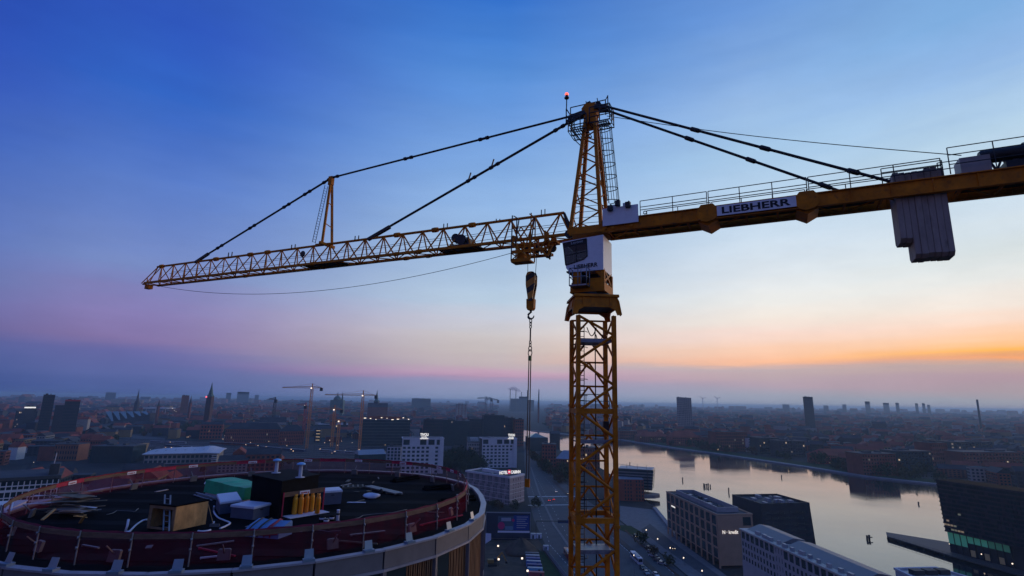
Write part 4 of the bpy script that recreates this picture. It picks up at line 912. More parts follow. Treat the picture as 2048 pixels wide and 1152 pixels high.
# sack, pallets, rails, planks
b = MB(); p = rp(742, 997)
b.loft([[p + Vector((math.cos(a) * rx_ * (1 + .1 * math.sin(3 * a)) + dx, math.sin(a) * ry_ * (1 + .12 * math.cos(2 * a)), z_ + .04 * math.sin(2 * a + z_ * 9))) for a in [2 * math.pi * i / 18 for i in range(18)]] for rx_, ry_, z_, dx in ((.5, .38, 0.06, 0), (.62, .45, .14, 0), (.58, .4, .24, .03), (.4, .26, .33, .1), (.1, .08, .36, .12))], smooth=True)
b.build('slack_sack', lidm, None, label='slack white sack lying on the right half of the roof', cat='sack')
oldwood = mat('weathered_wood', (0.16, 0.13, 0.09), 0.85, 0, 0.4, 2.5, 0.15)
def pallet(c, yaw, lab, sc=1.0, z=0.0):
    c = rp(*c); c.z += z; ux, uy = Vector((math.cos(yaw), math.sin(yaw), 0)), Vector((-math.sin(yaw), math.cos(yaw), 0))
    o = thing('wooden_pallet', c, lab, 'pallet', 'pallets on the roof')
    for y in (-.42, 0, .42): blk('runner', c + uy * y * sc + UZ * .06, ux, uy, 1.3 * sc, .1, .1, oldwood, o)
    for x in (-.58, -.29, 0, .29, .58): blk('board', c + ux * x * sc + UZ * .125, ux, uy, .14, 1.0 * sc, .026, oldwood, o)
pallet((706, 975), 0.3, 'wooden pallet lying flat near the far fence of the roof', 1.3)
rl = thing('metal_rail_bundle', rp(768, 982), 'bundle of pale metal rails on rollers at the far right of the roof', 'rails')
q0, q1 = at(737, 972, RZ + .16), at(800, 987, RZ + .16); dq = (q1 - q0).normalized(); sq = Vector((-dq.y, dq.x, 0))
for k_ in range(5): strut('rail', q0 + sq * (.14 * k_ - .3), q1 + sq * (.14 * k_ - .3) + dq * random.uniform(-.2, .2), .045, gsteel, rl, 'bar')
for f in (.25, .72):
    c = q0.lerp(q1, f); b = MB(); b.bar(c - sq * .4 - UZ * .1, c + sq * .5 - UZ * .1, .12); b.build('bearer', oldwood, rl)
b = MB(); c = q0.lerp(q1, .62) - sq * .62 - UZ * .02; b.lathe(c, [(.17, 0), (.2, .04), (.2, .1), (.17, .14)], 12, ax=sq); b.build('wheel', dsteel, rl)
for nm, (xa, ya), (xb, yb), h_, m_, lab in (('p', (790, 966), (838, 958), .16, roofing, 'low stack of black felt rolls near the far fence'), ('q', (850, 982), (905, 978), .16, roofing, 'black felt roll stack at the right end of the roof'), ('r', (885, 1008), (950, 1000), .14, roofing, 'flat black felt pack by the right fence'), ('s', (388, 992), (425, 1003), .12, gsteel, 'bundle of grey metal profiles left of the white crates')):
    q0, q1 = rp(xa, ya), rp(xb, yb); dq = (q1 - q0).normalized(); sq = Vector((-dq.y, dq.x, 0))
    o = thing('roofing_stack', (q0 + q1) / 2, lab, 'stack')
    for k_ in range(3): strut('roll', q0 + sq * (.26 * k_) + UZ * h_ * .6, q1 + sq * (.26 * k_ + random.uniform(-.08, .08)) + UZ * h_ * .6, .11 if m_ is roofing else .05, m_, o, 'rod')
    strut('roll', q0 + sq * .13 + UZ * h_ * 1.7, q1 + sq * .15 + UZ * h_ * 1.7, .11 if m_ is roofing else .05, m_, o, 'rod')
# cables and offcuts left lying about
rng2 = random.Random(31)
for k_, pts_ in enumerate((((700, 1040), (730, 1030), (780, 1026), (830, 1016)), ((210, 1030), (240, 1020), (262, 1024), (290, 1014)), ((560, 1052), (600, 1056), (650, 1064), (700, 1060)))):
    q_ = [at(x, y, RZ + .05) for x, y in pts_]; fine = [q_[i].lerp(q_[i + 1], t / 4) + Vector((.12 * math.sin(i * 4 + t), .12 * math.cos(i * 3 + t), 0)) for i in range(3) for t in range(4)]
    b = MB(); b.tube(fine, .025, 5); b.build('loose_cable', band_m, None, label=('grey cable snaking over the right half of the roof', 'grey cable lying left of the plywood box', 'grey cable running in front of the gas bottle rack')[k_], cat='cable')
for k_ in range(18):
    p = RP(rng2.uniform(0, 360), rng2.uniform(5, 12), RZ + .055); a = rng2.uniform(0, 3.1); m_ = [oldwood, plyd, band_m, lidm, gsteel][k_ % 5]
    o = thing('offcut', p, ('weathered wood', 'plywood', 'grey panel', 'white plastic', 'pale metal')[k_ % 5] + ' offcut lying on the black roof', 'offcut', 'offcuts on the roof'); blk('piece', p, (math.cos(a), math.sin(a), 0), (-math.sin(a), math.cos(a), 0), rng2.uniform(.3, 1.3), rng2.uniform(.08, .3), .04, m_, o)
# pile of boards and sheets at the left
pile = thing('board_pile', rp(125, 1040), 'untidy pile of boards and pale sheets at the left of the roof', 'pile')
ctr = rp(128, 1030); rng = random.Random(3)
for k_ in range(22):
    a = rng.uniform(-0.5, 0.5) + 0.15; ux = Vector((math.cos(a), math.sin(a), rng.uniform(-.05, .05))).normalized(); uy = Vector((-math.sin(a), math.cos(a), 0))
    c = ctr + Vector((rng.uniform(-.8, .9), rng.uniform(-.6, .7), .08 + .055 * k_)); m_ = [oldwood, plyd, band_m, lidm, oldwood][k_ % 5]
    sheet = k_ % 4 == 3
    blk('sheet' if sheet else 'board', c, ux, uy, 1.6 if sheet else rng.uniform(1.5, 3.0), .9 if sheet else .16, .03, m_, pile)
for (xa, ya, ha), (xb, yb, hb_) in (((150, 1032, .9), (172, 1035, .2)), ((160, 1046, .05), (170, 1030, .55)), ((84, 1040, .2), (110, 1018, .6))):
    strut('board', at(xa, ya, RZ + ha), at(xb, yb, RZ + hb_), .07, ply, pile, 'bar', h=.025)
# loose poles and pale props inside the near fence
for k_, ((xa, ya), (xb, yb), m_, lab) in enumerate((((393, 1092), (468, 1082), gsteel, 'pale metal prop lying inside the near fence'), ((398, 1096), (470, 1112), redband, 'red pole lying inside the near fence'), ((165, 1090), (198, 1096), gsteel, 'short pale rod on the roof by the near left fence'), ((400, 1116), (440, 1112), lidm, 'white plastic strip lying behind the near fence'), ((660, 1080), (755, 1088), oldwood, 'long dark plank lying behind the near right fence'), ((700, 1070), (770, 1062), gsteel, 'long pale rod behind the near right fence'), ((840, 1050), (925, 1030), redband, 'red pole lying along the right fence'))):
    q0, q1 = at(xa, ya, RZ + .08), at(xb, yb, RZ + .08); b = MB(); b.bar(q0, q1, .09, .06); b.bar(q0.lerp(q1, .02) - UZ * .031, q0.lerp(q1, .06) - UZ * .031, .14, .06); b.build('loose_pole', m_, None, label=lab, cat='pole')
# ================================================================ ground, water, roads
def project(P):
    v = Vector(P) - CAM; d = v.dot(FW); return 1024 + FPX * v.dot(RT) / d, 576 - FPX * v.dot(UP) / d
def zfor(p, ytop):
    """height above p at which the upright through p is seen at ytop"""
    lo, hi = -5.0, 600.0
    for _ in range(50):
        mid = (lo + hi) / 2
        if project((p[0], p[1], mid))[1] > ytop: lo = mid
        else: hi = mid
    return (lo + hi) / 2
def sheet(name, pts, z, m, label=None):
    b = MB(); pp = [at(*p) if len(p) == 2 and not isinstance(p, Vector) else p for p in pts]
    bm = bmesh.new(); f = bm.faces.new([bm.verts.new((q[0], q[1], z)) for q in pp]); bmesh.ops.triangulate(bm, faces=[f])
    me = bpy.data.meshes.new(name); bm.to_mesh(me); bm.free(); me.materials.append(m)
    if me.polygons[0].normal.z < 0: me.flip_normals()
    o = link(name, me); o['kind'] = 'structure'; return o
gm = mat('city_ground', (0.035, 0.036, 0.036), 0.9, 0, 0.45, 0.02, spec=0.1)
asph = mat('asphalt', (0.075, 0.077, 0.082), 0.85, 0, 0.22, 0.15, spec=0.25)
pave = mat('paving', (0.17, 0.16, 0.16), 0.85, 0, 0.2, 0.3, spec=0.2)
grass_m = mat('grass_verge', (0.025, 0.05, 0.018), 0.95, 0, 0.4, 0.3, spec=0.1)
soil = mat('bare_soil', (0.085, 0.065, 0.05), 0.95, 0, 0.35, 0.2, 0.4, spec=0.1)
mark = mat('road_paint', (0.55, 0.55, 0.55), 0.7, 0, 0.15, 1)
b = MB(); rings = [60, 200, 600, 1500, 4000, 12000, 45000]
b.add([(0, 0, 0)], []); 
for r_ in rings: b.add([(r_ * math.cos(2 * math.pi * i / 48), r_ * math.sin(2 * math.pi * i / 48), 0) for i in range(48)], [])
b.f += [(0, 1 + i, 1 + (i + 1) % 48) for i in range(48)]
for k_ in range(len(rings) - 1):
    o_ = 1 + 48 * k_; b.f += [(o_ + i, o_ + 48 + i, o_ + 48 + (i + 1) % 48, o_ + (i + 1) % 48) for i in range(48)]
b.sm = [False] * len(b.f); g = b.build('ground', gm); g['kind'] = 'structure'
# harbour water
wm = bpy.data.materials.new('still_water'); wm.use_nodes = True; n_ = wm.node_tree; bs = n_.nodes['Principled BSDF']
bs.inputs['Base Color'].default_value = (0.012, 0.02, 0.025, 1); bs.inputs['Roughness'].default_value = 0.03; bs.inputs['IOR'].default_value = 1.45; bs.inputs['Specular IOR Level'].default_value = 1.0
g_ = n_.nodes.new('ShaderNodeNewGeometry'); tx = n_.nodes.new('ShaderNodeTexNoise'); tx.inputs['Scale'].default_value = 0.06; tx.inputs['Detail'].default_value = 5
bp = n_.nodes.new('ShaderNodeBump'); bp.inputs['Strength'].default_value = 0.055; bp.inputs['Distance'].default_value = 1.0
n_.links.new(g_.outputs['Position'], tx.inputs['Vector']); n_.links.new(tx.outputs['Fac'], bp.inputs['Height']); n_.links.new(bp.outputs[0], bs.inputs['Normal'])
t3 = n_.nodes.new('ShaderNodeTexNoise'); t3.inputs['Scale'].default_value = 0.012; t3.inputs['Detail'].default_value = 3; n_.links.new(g_.outputs['Position'], t3.inputs['Vector'])
r3 = n_.nodes.new('ShaderNodeMapRange'); r3.inputs['From Min'].default_value = .35; r3.inputs['From Max'].default_value = .65; r3.inputs['To Min'].default_value = 0.05; r3.inputs['To Max'].default_value = 0.13; n_.links.new(t3.outputs['Fac'], r3.inputs['Value']); n_.links.new(r3.outputs[0], bs.inputs['Roughness'])
FAR = [(940, 854), (1020, 858), (1062, 862), (1100, 866), (1140, 871), (1237, 880), (1347, 897.5), (1425, 908), (1612, 936), (1727, 955), (1871, 971), (2048, 1000), (2330, 1046)]
NEARW = [Vector((430, 120, 0)), Vector((196, 205, 0)), Vector((150, 262, 0)), at(1366, 1082), at(1338, 1050), at(1312, 1018), at(1262, 975), at(1205, 938), at(1150, 908), at(1090, 893), at(1030, 878), at(940, 866)]
sheet('water', [at(*p) for p in FAR] + NEARW, 0.02, wm)
# far quay: a promenade strip with an edge wall
quay_m = mat('quay_stone', (0.20, 0.20, 0.22), 0.8, 0, 0.2, 0.1)
def ribbon(pts, w0, w1, z0, z1, m, name, side=1):
    pts = [Vector((p.x, p.y, 0)) for p in pts]; L_, R_ = [], []
    for i, p in enumerate(pts):
        d = (pts[min(i + 1, len(pts) - 1)] - pts[max(i - 1, 0)]).normalized(); nn = Vector((-d.y, d.x, 0)) * side
        L_.append(p + nn * w0); R_.append(p + nn * w1)
    b = MB(); rows = [[Vector((a.x, a.y, z)) for a, z in ((l, z0), (l, z1), (r, z1), (r, z0))] for l, r in zip(L_, R_)]
    b.loft(rows); o = b.build(name, m); o['kind'] = 'structure'; return o
ribbon([at(*p) for p in FAR[2:]], 0, 9, -0.5, 1.6, quay_m, 'quay')
ribbon([at(*p) for p in FAR[5:]], 10, 48, 0.0, 1.2, grass_m, 'quay_lawn')
ribbon([at(1312, 1018), at(1338, 1050), at(1366, 1082)], -0.3, 2.5, -0.5, 1.4, quay_m, 'near_quay', -1)
# boulevard
road = [(1047, 884), (1049, 930), (1054, 985), (1068, 1040), (1100, 1110), (1150, 1200), (1270, 1400), (1900, 1400), (1560, 1200), (1372, 1152), (1290, 1082), (1236, 1040), (1172, 1000), (1120, 958), (1078, 910), (1062, 884)]
sheet('road', road, 0.006, asph)
sheet('pavement', [(1240, 1012), (1310, 1020), (1336, 1050), (1362, 1085), (1440, 1142), (1560, 1230), (1480, 1230), (1372, 1149), (1300, 1088), (1240, 1040)], 0.10, pave)
sheet('road', [(1300, 1048), (1282, 1060), (1330, 1098), (1420, 1160), (1480, 1210), (1520, 1210), (1430, 1146), (1360, 1096)], 0.112, asph)
sheet('grass_verge', [(1236, 1050), (1262, 1052), (1300, 1075), (1290, 1080), (1240, 1060)], 0.11, grass_m)
def kerbline(pts, w, z, m, name):
    return ribbon([at(*p) for p in pts], -w, w, 0.0, z, m, name)
kerbline([(1106, 962), (1150, 1004), (1200, 1046), (1262, 1100), (1330, 1160), (1420, 1240)], 1.6, 0.14, mat('median_hedge_soil', (0.06, 0.045, 0.04), 0.9, 0, 0.4, 0.3), 'median')
kerbline([(1062, 935), (1078, 985), (1108, 1050), (1150, 1110), (1200, 1172)], 0.8, 0.13, pave, 'median')
kerbline([(1250, 1060), (1282, 1090), (1330, 1130), (1390, 1180)], 0.7, 0.13, mat('autumn_hedge', (0.07, 0.03, 0.018), 0.95, 0, 0.5, 0.6), 'median')
def dashes(a, c, n, w=0.12, ln=3.0, z=0.012):
    a, c = at(*a), at(*c); d = (c - a).normalized(); s_ = Vector((-d.y, d.x, 0)); b = MB(); tot = (c - a).length
    for i in range(n):
        p = a + d * (tot * i / n); b.quad(*[Vector((q.x, q.y, z)) for q in (p - s_ * w, p + d * ln - s_ * w, p + d * ln + s_ * w, p + s_ * w)])
    o = b.build('lane_marking', mark); o['kind'] = 'structure'
for a, c, n in (((1058, 960), (1100, 1090), 26), ((1070, 950), (1150, 1100), 26), ((1090, 955), (1200, 1080), 24), ((1225, 1075), (1310, 1150), 16), ((1265, 1075), (1350, 1150), 16), ((1100, 1090), (1180, 1180), 14)): dashes(a, c, n)
b = MB()
for y_ in (993, 1010):
    b.quad(*[Vector((q.x, q.y, 0.012)) for q in (at(1056, y_), at(1150, y_ - 1), at(1150, y_), at(1056, y_ + 1))])
b.build('stop_line', mark)['kind'] = 'structure'
# building yard at the foot of the tower
sheet('yard', [(960, 1064), (1068, 1066), (1104, 1120), (1146, 1200), (900, 1200)], 0.008, soil)
sheet('grass_verge', [(1076, 1100), (1088, 1104), (1150, 1190), (1090, 1190)], 0.02, grass_m)
# rail yard in the middle distance on the left
ballast = mat('rail_ballast', (0.055, 0.05, 0.05), 0.95, 0, 0.3, 0.1, spec=0.1)
sheet('rail_yard', [(240, 878), (470, 884), (760, 893), (800, 915), (700, 935), (440, 925), (200, 890)], 0.01, ballast)
railm = mat('rail_steel', (0.22, 0.22, 0.25), 0.35, 0.7, 0.1, 1)
b = MB()
for k_ in range(9):
    a0, a1, a2 = at(250 + 8 * k_, 881 + 2.0 * k_), at(480, 887 + 3.6 * k_), at(770 - 3 * k_, 894 + 4.2 * k_)
    for (p, q) in ((a0, a1), (a1, a2)):
        d = (q - p).normalized(); s_ = Vector((-d.y, d.x, 0))
        for o_ in (-0.75, 0.75): b.bar(p + s_ * o_ + UZ * .1, q + s_ * o_ + UZ * .1, 0.25)
b.build('rail_track', railm)['kind'] = 'structure'
sheet('road', [(0, 868), (60, 862), (150, 862), (240, 868), (330, 876), (330, 880), (200, 874), (60, 868), (0, 874)], 0.014, asph)
# ================================================================ middle distance: buildings one by one
wglass = mat('window_glass', (0.015, 0.02, 0.028), 0.08, 0, 0, spec=0.7)
lit_w = mat('lit_window', (0.8, 0.6, 0.35), 0.5, 0, 0, emit=0.55, ecol=(1.0, 0.72, 0.38))
lit_dim = mat('dim_lit_window', (0.5, 0.4, 0.25), 0.5, 0, 0, emit=0.14, ecol=(1.0, 0.75, 0.45))
lampm = mat('lamp_glow', (1, 0.9, 0.8), 0.5, 0, 0, emit=1.8, ecol=(1.0, 0.80, 0.58))
signm = mat('lit_sign_letters', (1, 0.95, 0.85), 0.5, 0, 0, emit=0.85, ecol=(1.0, 0.95, 0.82))
redl = mat('red_light', (1, 0.1, 0.1), 0.5, 0, 0, emit=4.0, ecol=(1.0, 0.06, 0.05))
for m_ in (lampm, lit_w, lit_dim, redl): m_.cycles.emission_sampling = 'NONE'
roofm = mat('flat_roof_felt', (0.07, 0.075, 0.08), 0.85, 0, 0.25, 0.2, spec=0.2)
metr = mat('pale_roof_metal', (0.30, 0.31, 0.34), 0.5, 0.3, 0.12, 0.3)
brick = mat('red_brick', (0.27, 0.075, 0.05), 0.85, 0, 0.25, 0.3, spec=0.2)
tan = mat('tan_stone', (0.42, 0.26, 0.17), 0.8, 0, 0.1, 0.3, spec=0.2)
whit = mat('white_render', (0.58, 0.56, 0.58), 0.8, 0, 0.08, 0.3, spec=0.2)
dkm = mat('dark_cladding', (0.03, 0.034, 0.042), 0.6, 0, 0.2, 0.2, spec=0.25)
teal = mat('dark_teal_glass', (0.02, 0.04, 0.045), 0.2, 0, 0.2, 0.2, spec=0.5)
def H2(p): return Vector((p.x, p.y, 0))
def quadb(l, f, r, h):
    l, f, r = H2(at(*l, h)), H2(at(*f, h)), H2(at(*r, h)); return [l, f, r, l + (r - f)]
def wallgrid(root, P, Q, z0, z1, nx, ny, wall_m, fw=0.6, fh=0.6, depth=0.35, glass=wglass, lit=0.0, sill=0.5, name='wall', single=True, pname='window', seed=1, skip=()):
    """piers and spandrels stand proud, panes sit back between them"""
    P, Q = H2(P), H2(Q); ux = (Q - P); ln = ux.length; ux.normalize(); un = Vector((ux.y, -ux.x, 0))
    if un.dot(H2(CAM) - P) < 0: un = -un
    def F(x, y, z): return P + ux * x + un * y + UZ * z
    b = MB(); bw = ln / nx; ph = (z1 - z0) / ny; rg = random.Random(seed)
    pw = bw * (1 - fw)
    for i in range(nx + 1):
        a, c = max(0, i * bw - pw / 2), min(ln, i * bw + pw / 2); b.box(a, c, 0.002, depth, z0, z1, F)
    sh = ph * (1 - fh)
    for j_ in range(ny + 1):
        a, c = max(z0, z0 + j_ * ph - sh * (1 - sill)), min(z1, z0 + j_ * ph + sh * sill)
        if c - a > .01:
            for i in range(nx): b.box(i * bw + pw / 2 if i or pw else 0, (i + 1) * bw - pw / 2, 0.002, depth - 0.01, a, c, F)
    for (i, j_) in skip: b.box(i * bw + pw / 2, (i + 1) * bw - pw / 2, 0.002, depth - 0.02, z0 + j_ * ph + sh * sill, z0 + (j_ + 1) * ph - sh * (1 - sill), F)
    w = b.build(name, wall_m, root)
    jb = {}
    for i in range(nx):
        for j_ in range(ny):
            if (i, j_) in skip: continue
            zc = z0 + j_ * ph + sh * sill + ph * fh / 2; m_ = glass
            if rg.random() < lit: m_ = lit_w if rg.random() < 0.3 else lit_dim
            if single: blk(pname, F((i + .5) * bw, 0.06, zc), ux, un, bw * fw, 0.06, ph * fh, m_, root)
            else: jb.setdefault(m_.name, (MB(), m_))[0].box(i * bw + pw / 2, (i + 1) * bw - pw / 2, 0.004, 0.08, zc - ph * fh / 2, zc + ph * fh / 2, F)
    for bb, m_ in jb.values(): bb.build(pname + '_grid', m_, root, kind='stuff')
    return F, ln
def core(root, fp, h, m, name='core', inset=0.0, z0=0.0):
    b = MB(); b.prism([(p.x, p.y) for p in fp], z0, h); return b.build(name, m, root)
def parapet(root, fp, h, m, w=0.5, ph=0.9, name='parapet', over=0.36):
    c = sum(fp, Vector()) / len(fp); b = MB()
    for i, p in enumerate(fp):
        q = fp[(i + 1) % len(fp)]; d = (q - p).normalized(); nn = Vector((d.y, -d.x, 0))
        if nn.dot(c - p) > 0: nn = -nn
        b.box(-over + (0.003 if i % 2 else 0), (q - p).length + over - (0.003 if i % 2 else 0), -w, over, h + 0.004 * (i % 2), h + ph + 0.004 * (i % 2), lambda x, y, z, p=p, d=d, nn=nn: p + d * x + nn * y + UZ * z)
    return b.build(name, m, root)
def plant(root, fp, h, n, m, seed=0, smax=4.0, name='roof_plant', hm=2.2):
    rg = random.Random(seed); l, f, r, bk = fp
    for _ in range(n):
        u, v = rg.uniform(.15, .85), rg.uniform(.2, .8); p = f + (l - f) * u + (r - f) * v; d = (l - f).normalized(); s_ = Vector((-d.y, d.x, 0))
        a, c, e = rg.uniform(1, smax), rg.uniform(1, smax * .6), rg.uniform(.8, hm)
        blk(name, p + UZ * (h + e / 2), d, s_, a, c, e, m, root)

# ---- tan bank building on the near quay
bh = zfor(at(1440, 1137), 1031)
fp = quadb((1333, 984.6), (1434, 1031), (1504, 1030), bh); l, f, r, bk = fp
o = thing('bank_building', f, 'tan stone office block with lit letters on its end wall beside the water', 'building')
core(o, fp, bh, dkm, z0=bh * .16)
b = MB(); cc_ = (l + r) / 2; b.prism([(cc_.x + (p.x - cc_.x) * .8, cc_.y + (p.y - cc_.y) * .8) for p in fp], 0, bh * .159); b.build('ground_floor', teal, o)
Fl, ln = wallgrid(o, l, f, bh * .16, bh, 10, 4, tan, 0.70, 0.84, 0.22, teal, 0.02, seed=4, skip=())
Fr, lr = wallgrid(o, f, r, bh * .05, bh, 3, 4, tan, 0.7, 0.7, 0.22, teal, 0.0, seed=5, skip=[(i, j_) for i in (0, 1) for j_ in range(4)])
for i in range(11): strut('column', l.lerp(f, i / 10) + UZ * 0.02, l.lerp(f, i / 10) + UZ * bh * .16, 0.35, tan, o, 'bar')
b = MB(); b.prism([(p.x, p.y) for p in fp], bh, bh + 0.15); b.build('roof', roofm, o); parapet(o, fp, bh + 0.15, tan, 0.5, 0.5, over=0.3)
c = (l + r) / 2; d = (f - l).normalized(); s_ = Vector((-d.y, d.x, 0)); lw = (f - l).length; ww = (r - f).length
def RB(x, y, z): return c + d * x + s_ * y + UZ * z
b = MB(); k1, k2 = lw * .40, ww * .30
for x0, x1, y0, y1 in ((-k1, k1, -k2, -k2 + .5), (-k1, k1, k2 - .5, k2), (-k1, -k1 + .5, -k2 + .5, k2 - .5), (k1 - .5, k1, -k2 + .5, k2 - .5)): b.box(x0, x1, y0, y1, bh + .16, bh + 2.6, RB)
b.build('roof_screen', metr, o)
for k_ in range(7): blk('roof_plant', RB(-k1 + 4 + k_ * k1 * .25, random.uniform(-k2 * .4, k2 * .4), bh + .95), d, s_, random.uniform(1.5, 4), random.uniform(1, 3), 1.4, metr if k_ % 2 else roofm, o)
rv = (r - f).normalized(); nv = Vector((rv.y, -rv.x, 0)); nv = nv if nv.dot(-f) > 0 else -nv
lp = f + rv * (lr * .12) + nv * 0.30 + UZ * zfor(f, 1068)
lettering('lit_lettering', 'N · kredit', lp, rv, UZ, 1.7, lr * .44, signm, o, 0.05, 0.0)
dv = (f - l).normalized(); nl = Vector((dv.y, -dv.x, 0)); nl = nl if nl.dot(-f) > 0 else -nl
blk('lit_strip', l + dv * ln * .16 + nl * .30 + UZ * (bh * .735), dv, nl, ln * .085, .08, .7, signm, o)

# ---- black block behind it
bh = 24.0; fp = quadb((1464, 989), (1522, 1007.5), (1619, 1005.5), bh); l, f, r, bk = fp
o = thing('black_block', f, 'black slanting office block with open roof full of plant by the water', 'building')
c = (l + r) / 2; low = [c + (p - c) * 1.06 for p in fp]
b = MB(); b.loft([[Vector((p.x, p.y, 0)) for p in low], [Vector((p.x, p.y, bh - 1.6)) for p in fp]]); b.build('wall', dkm, o)
for j_ in range(6):
    z = 3.5 + j_ * 3.1; t = 1 + 0.06 * (1 - z / bh) + 0.004; ff, rr = c + (f - c) * t, c + (r - c) * t
    for q in range(7):
        a, e = ff.lerp(rr, .08 + q * .125), ff.lerp(rr, .08 + q * .125 + .1); dd_ = (e - a).normalized(); nn = Vector((dd_.y, -dd_.x, 0)); blk('window', (a + e) / 2 + UZ * z, dd_, nn, (e - a).length, .12, 1.3, teal, o)
parapet(o, fp, bh - 1.59, dkm, .5, 1.7, over=0.02)
b = MB(); b.prism([(p.x, p.y) for p in [c + (p - c) * .97 for p in fp]], bh - 1.59, bh - 1.3); b.build('roof', roofm, o)
plant(o, fp, bh - 1.3, 11, metr, 3, 5.0)

# ---- white building in the lower right corner
bh = 25.0; P0, P1 = H2(at(1482, 1058, bh)), H2(at(1716, 1166, bh)); dv = (P1 - P0).normalized(); nb = Vector((-dv.y, dv.x, 0)); nb = nb if nb.x > 0 else -nb
ln = (P1 - P0).length; dep = 13.0; fp = [P0, P1, P1 + nb * dep, P0 + nb * dep]
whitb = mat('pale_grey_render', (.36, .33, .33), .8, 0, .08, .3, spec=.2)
o = thing('white_block', P1, 'white rendered office block with square windows in the lower right corner', 'building')
core(o, fp, bh, dkm)
m1 = P0 + dv * ln * .36; m2 = P0 + dv * ln * .44
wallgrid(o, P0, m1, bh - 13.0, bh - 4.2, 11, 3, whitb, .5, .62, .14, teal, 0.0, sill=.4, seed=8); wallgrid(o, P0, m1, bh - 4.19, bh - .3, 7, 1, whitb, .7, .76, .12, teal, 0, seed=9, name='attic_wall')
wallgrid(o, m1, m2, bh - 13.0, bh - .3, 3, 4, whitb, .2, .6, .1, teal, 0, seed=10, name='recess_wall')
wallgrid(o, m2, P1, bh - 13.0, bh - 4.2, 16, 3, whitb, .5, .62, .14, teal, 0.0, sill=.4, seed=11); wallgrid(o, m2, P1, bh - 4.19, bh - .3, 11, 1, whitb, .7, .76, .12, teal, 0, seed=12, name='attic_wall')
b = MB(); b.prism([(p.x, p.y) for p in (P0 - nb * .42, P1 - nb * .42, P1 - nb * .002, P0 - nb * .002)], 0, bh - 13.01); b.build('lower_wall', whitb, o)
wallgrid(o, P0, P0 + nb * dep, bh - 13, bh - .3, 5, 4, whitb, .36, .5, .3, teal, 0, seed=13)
def WB(x, y, z): return P0 + dv * x + nb * y + UZ * z
b = MB(); b.box(-.6, ln, -.7, dep + .5, bh - .29, bh + .25, WB); b.build('eaves', mat('cream_eaves', (.5, .45, .38), .7, 0, .1, .5), o)
for x0, x1 in ((1.5, ln * .37), (ln * .42, ln - 1)):
    b = MB(); b.add([WB(x0, 2.0, bh + .26), WB(x1, 2.0, bh + .26), WB(x1, dep * .62, bh + 2.4), WB(x0, dep * .62, bh + 2.4), WB(x1, dep, bh + 1.6), WB(x0, dep, bh + 1.6), WB(x0, dep, bh + .26), WB(x1, dep, bh + .26)], [(0, 1, 2, 3), (3, 2, 4, 5), (5, 4, 7, 6), (0, 3, 5, 6), (1, 7, 4, 2)]); b.build('metal_roof', mat('slate_blue_roof', (.13, .14, .17), .5, .2, .15, .3), o)
rg = random.Random(5)
for k_ in range(12): x = ln * (.16 + .07 * k_) + rg.uniform(-.6, .6); blk('roof_plant', WB(x, 1.1 + rg.uniform(-.3, .5), bh + .95), dv, nb, rg.uniform(1.2, 3.4), 1.1, 1.3, metr if k_ % 3 else whitb, o)
# lower white wing further right
bh2 = 20.0; Q0, Q1 = H2(at(1790, 1140, bh2)), H2(at(1872, 1138, bh2)); o2 = thing('white_annex', Q0, 'flat white roofed annex at the bottom edge right of the white block', 'building')
w_ = Q1 - Q0; nn = Vector((w_.y, -w_.x, 0)).normalized(); nn = nn if nn.y < 0 else -nn
fp = [Q0, Q1, Q1 + nn * 40 + w_ * .3, Q0 + nn * 40 - w_ * .5]; core(o2, fp, bh2, whit); parapet(o2, fp, bh2, whit, .5, .8, over=.3)
b = MB(); b.prism([(p.x, p.y) for p in fp], bh2 + .01, bh2 + .2); b.build('roof', metr, o2)
for k_ in range(3): blk('roof_plant', Q0.lerp(Q1, .2 + .3 * k_) + nn * 6 + UZ * (bh2 + 1), w_, nn, 4, 3, 1.6, dkm, o2)

# ---- dark glass building at the right edge with its green lobby
base = at(1893, 1112); th = zfor(base, 962)
TL, TR = H2(at(1871, 961, th)), H2(at(2230, 1012, th)); dv = (TR - TL).normalized(); nn = Vector((dv.y, -dv.x, 0)); nn = nn if nn.y < 0 else -nn; ln = (TR - TL).length
o = thing('dark_glass_building', TL, 'huge dark glass office block with glowing green lobby at the right edge', 'building')
sl_ = Vector((base.x, base.y, 0)) - TL
zl = zfor(base, 1062)
def GB(x, y, z): return TL + dv * (x + (1 - z / th) * sl_.dot(dv) * (1 - x / ln)) - nn * y + UZ * z
b = MB(); b.box(0, ln, 0.5, 16, zl, th, GB); b.build('core', dkm, o)
ncol, nrow = 44, 12; rg = random.Random(2); lobw = mat('faint_lit_window', (.3, .3, .2), .4, 0, 0, emit=.10, ecol=(.9, .9, .6))
for j_ in range(nrow + 1):
    z = zl + (th - zl) * j_ / nrow; b = MB(); b.box(0, ln, -.15, .48, z - .35, z + .35, GB); b.build('floor_band', dkm, o)
jb = {}
for i in range(ncol):
    for j_ in range(nrow):
        z0, z1 = zl + (th - zl) * (j_ + .12) / nrow, zl + (th - zl) * (j_ + .9) / nrow; x0, x1 = ln * (i + .08) / ncol, ln * (i + .9) / ncol
        lit = (j_ in (0, 1) and i < 6 and rg.random() < .75) or (j_ in (2, 4) and i < 6 and rg.random() < .25)
        m_ = (lit_dim if rg.random() < .4 else lobw) if lit else (teal if rg.random() < .8 else dkm)
        if i < 24:
            bb = MB(); w3 = (x1 - x0) / 3
            for q in range(3 if lit else 1): bb.box(x0 + w3 * q if lit else x0, x0 + w3 * (q + .7) if lit else x1, 0.2, .42, z0 + (.35 * (z1 - z0) if lit else 0), z1, GB)
            bb.build('window', m_, o)
        else: jb.setdefault(m_.name, (MB(), m_))[0].box(x0, x1, 0.2, .42, z0, z1, GB)
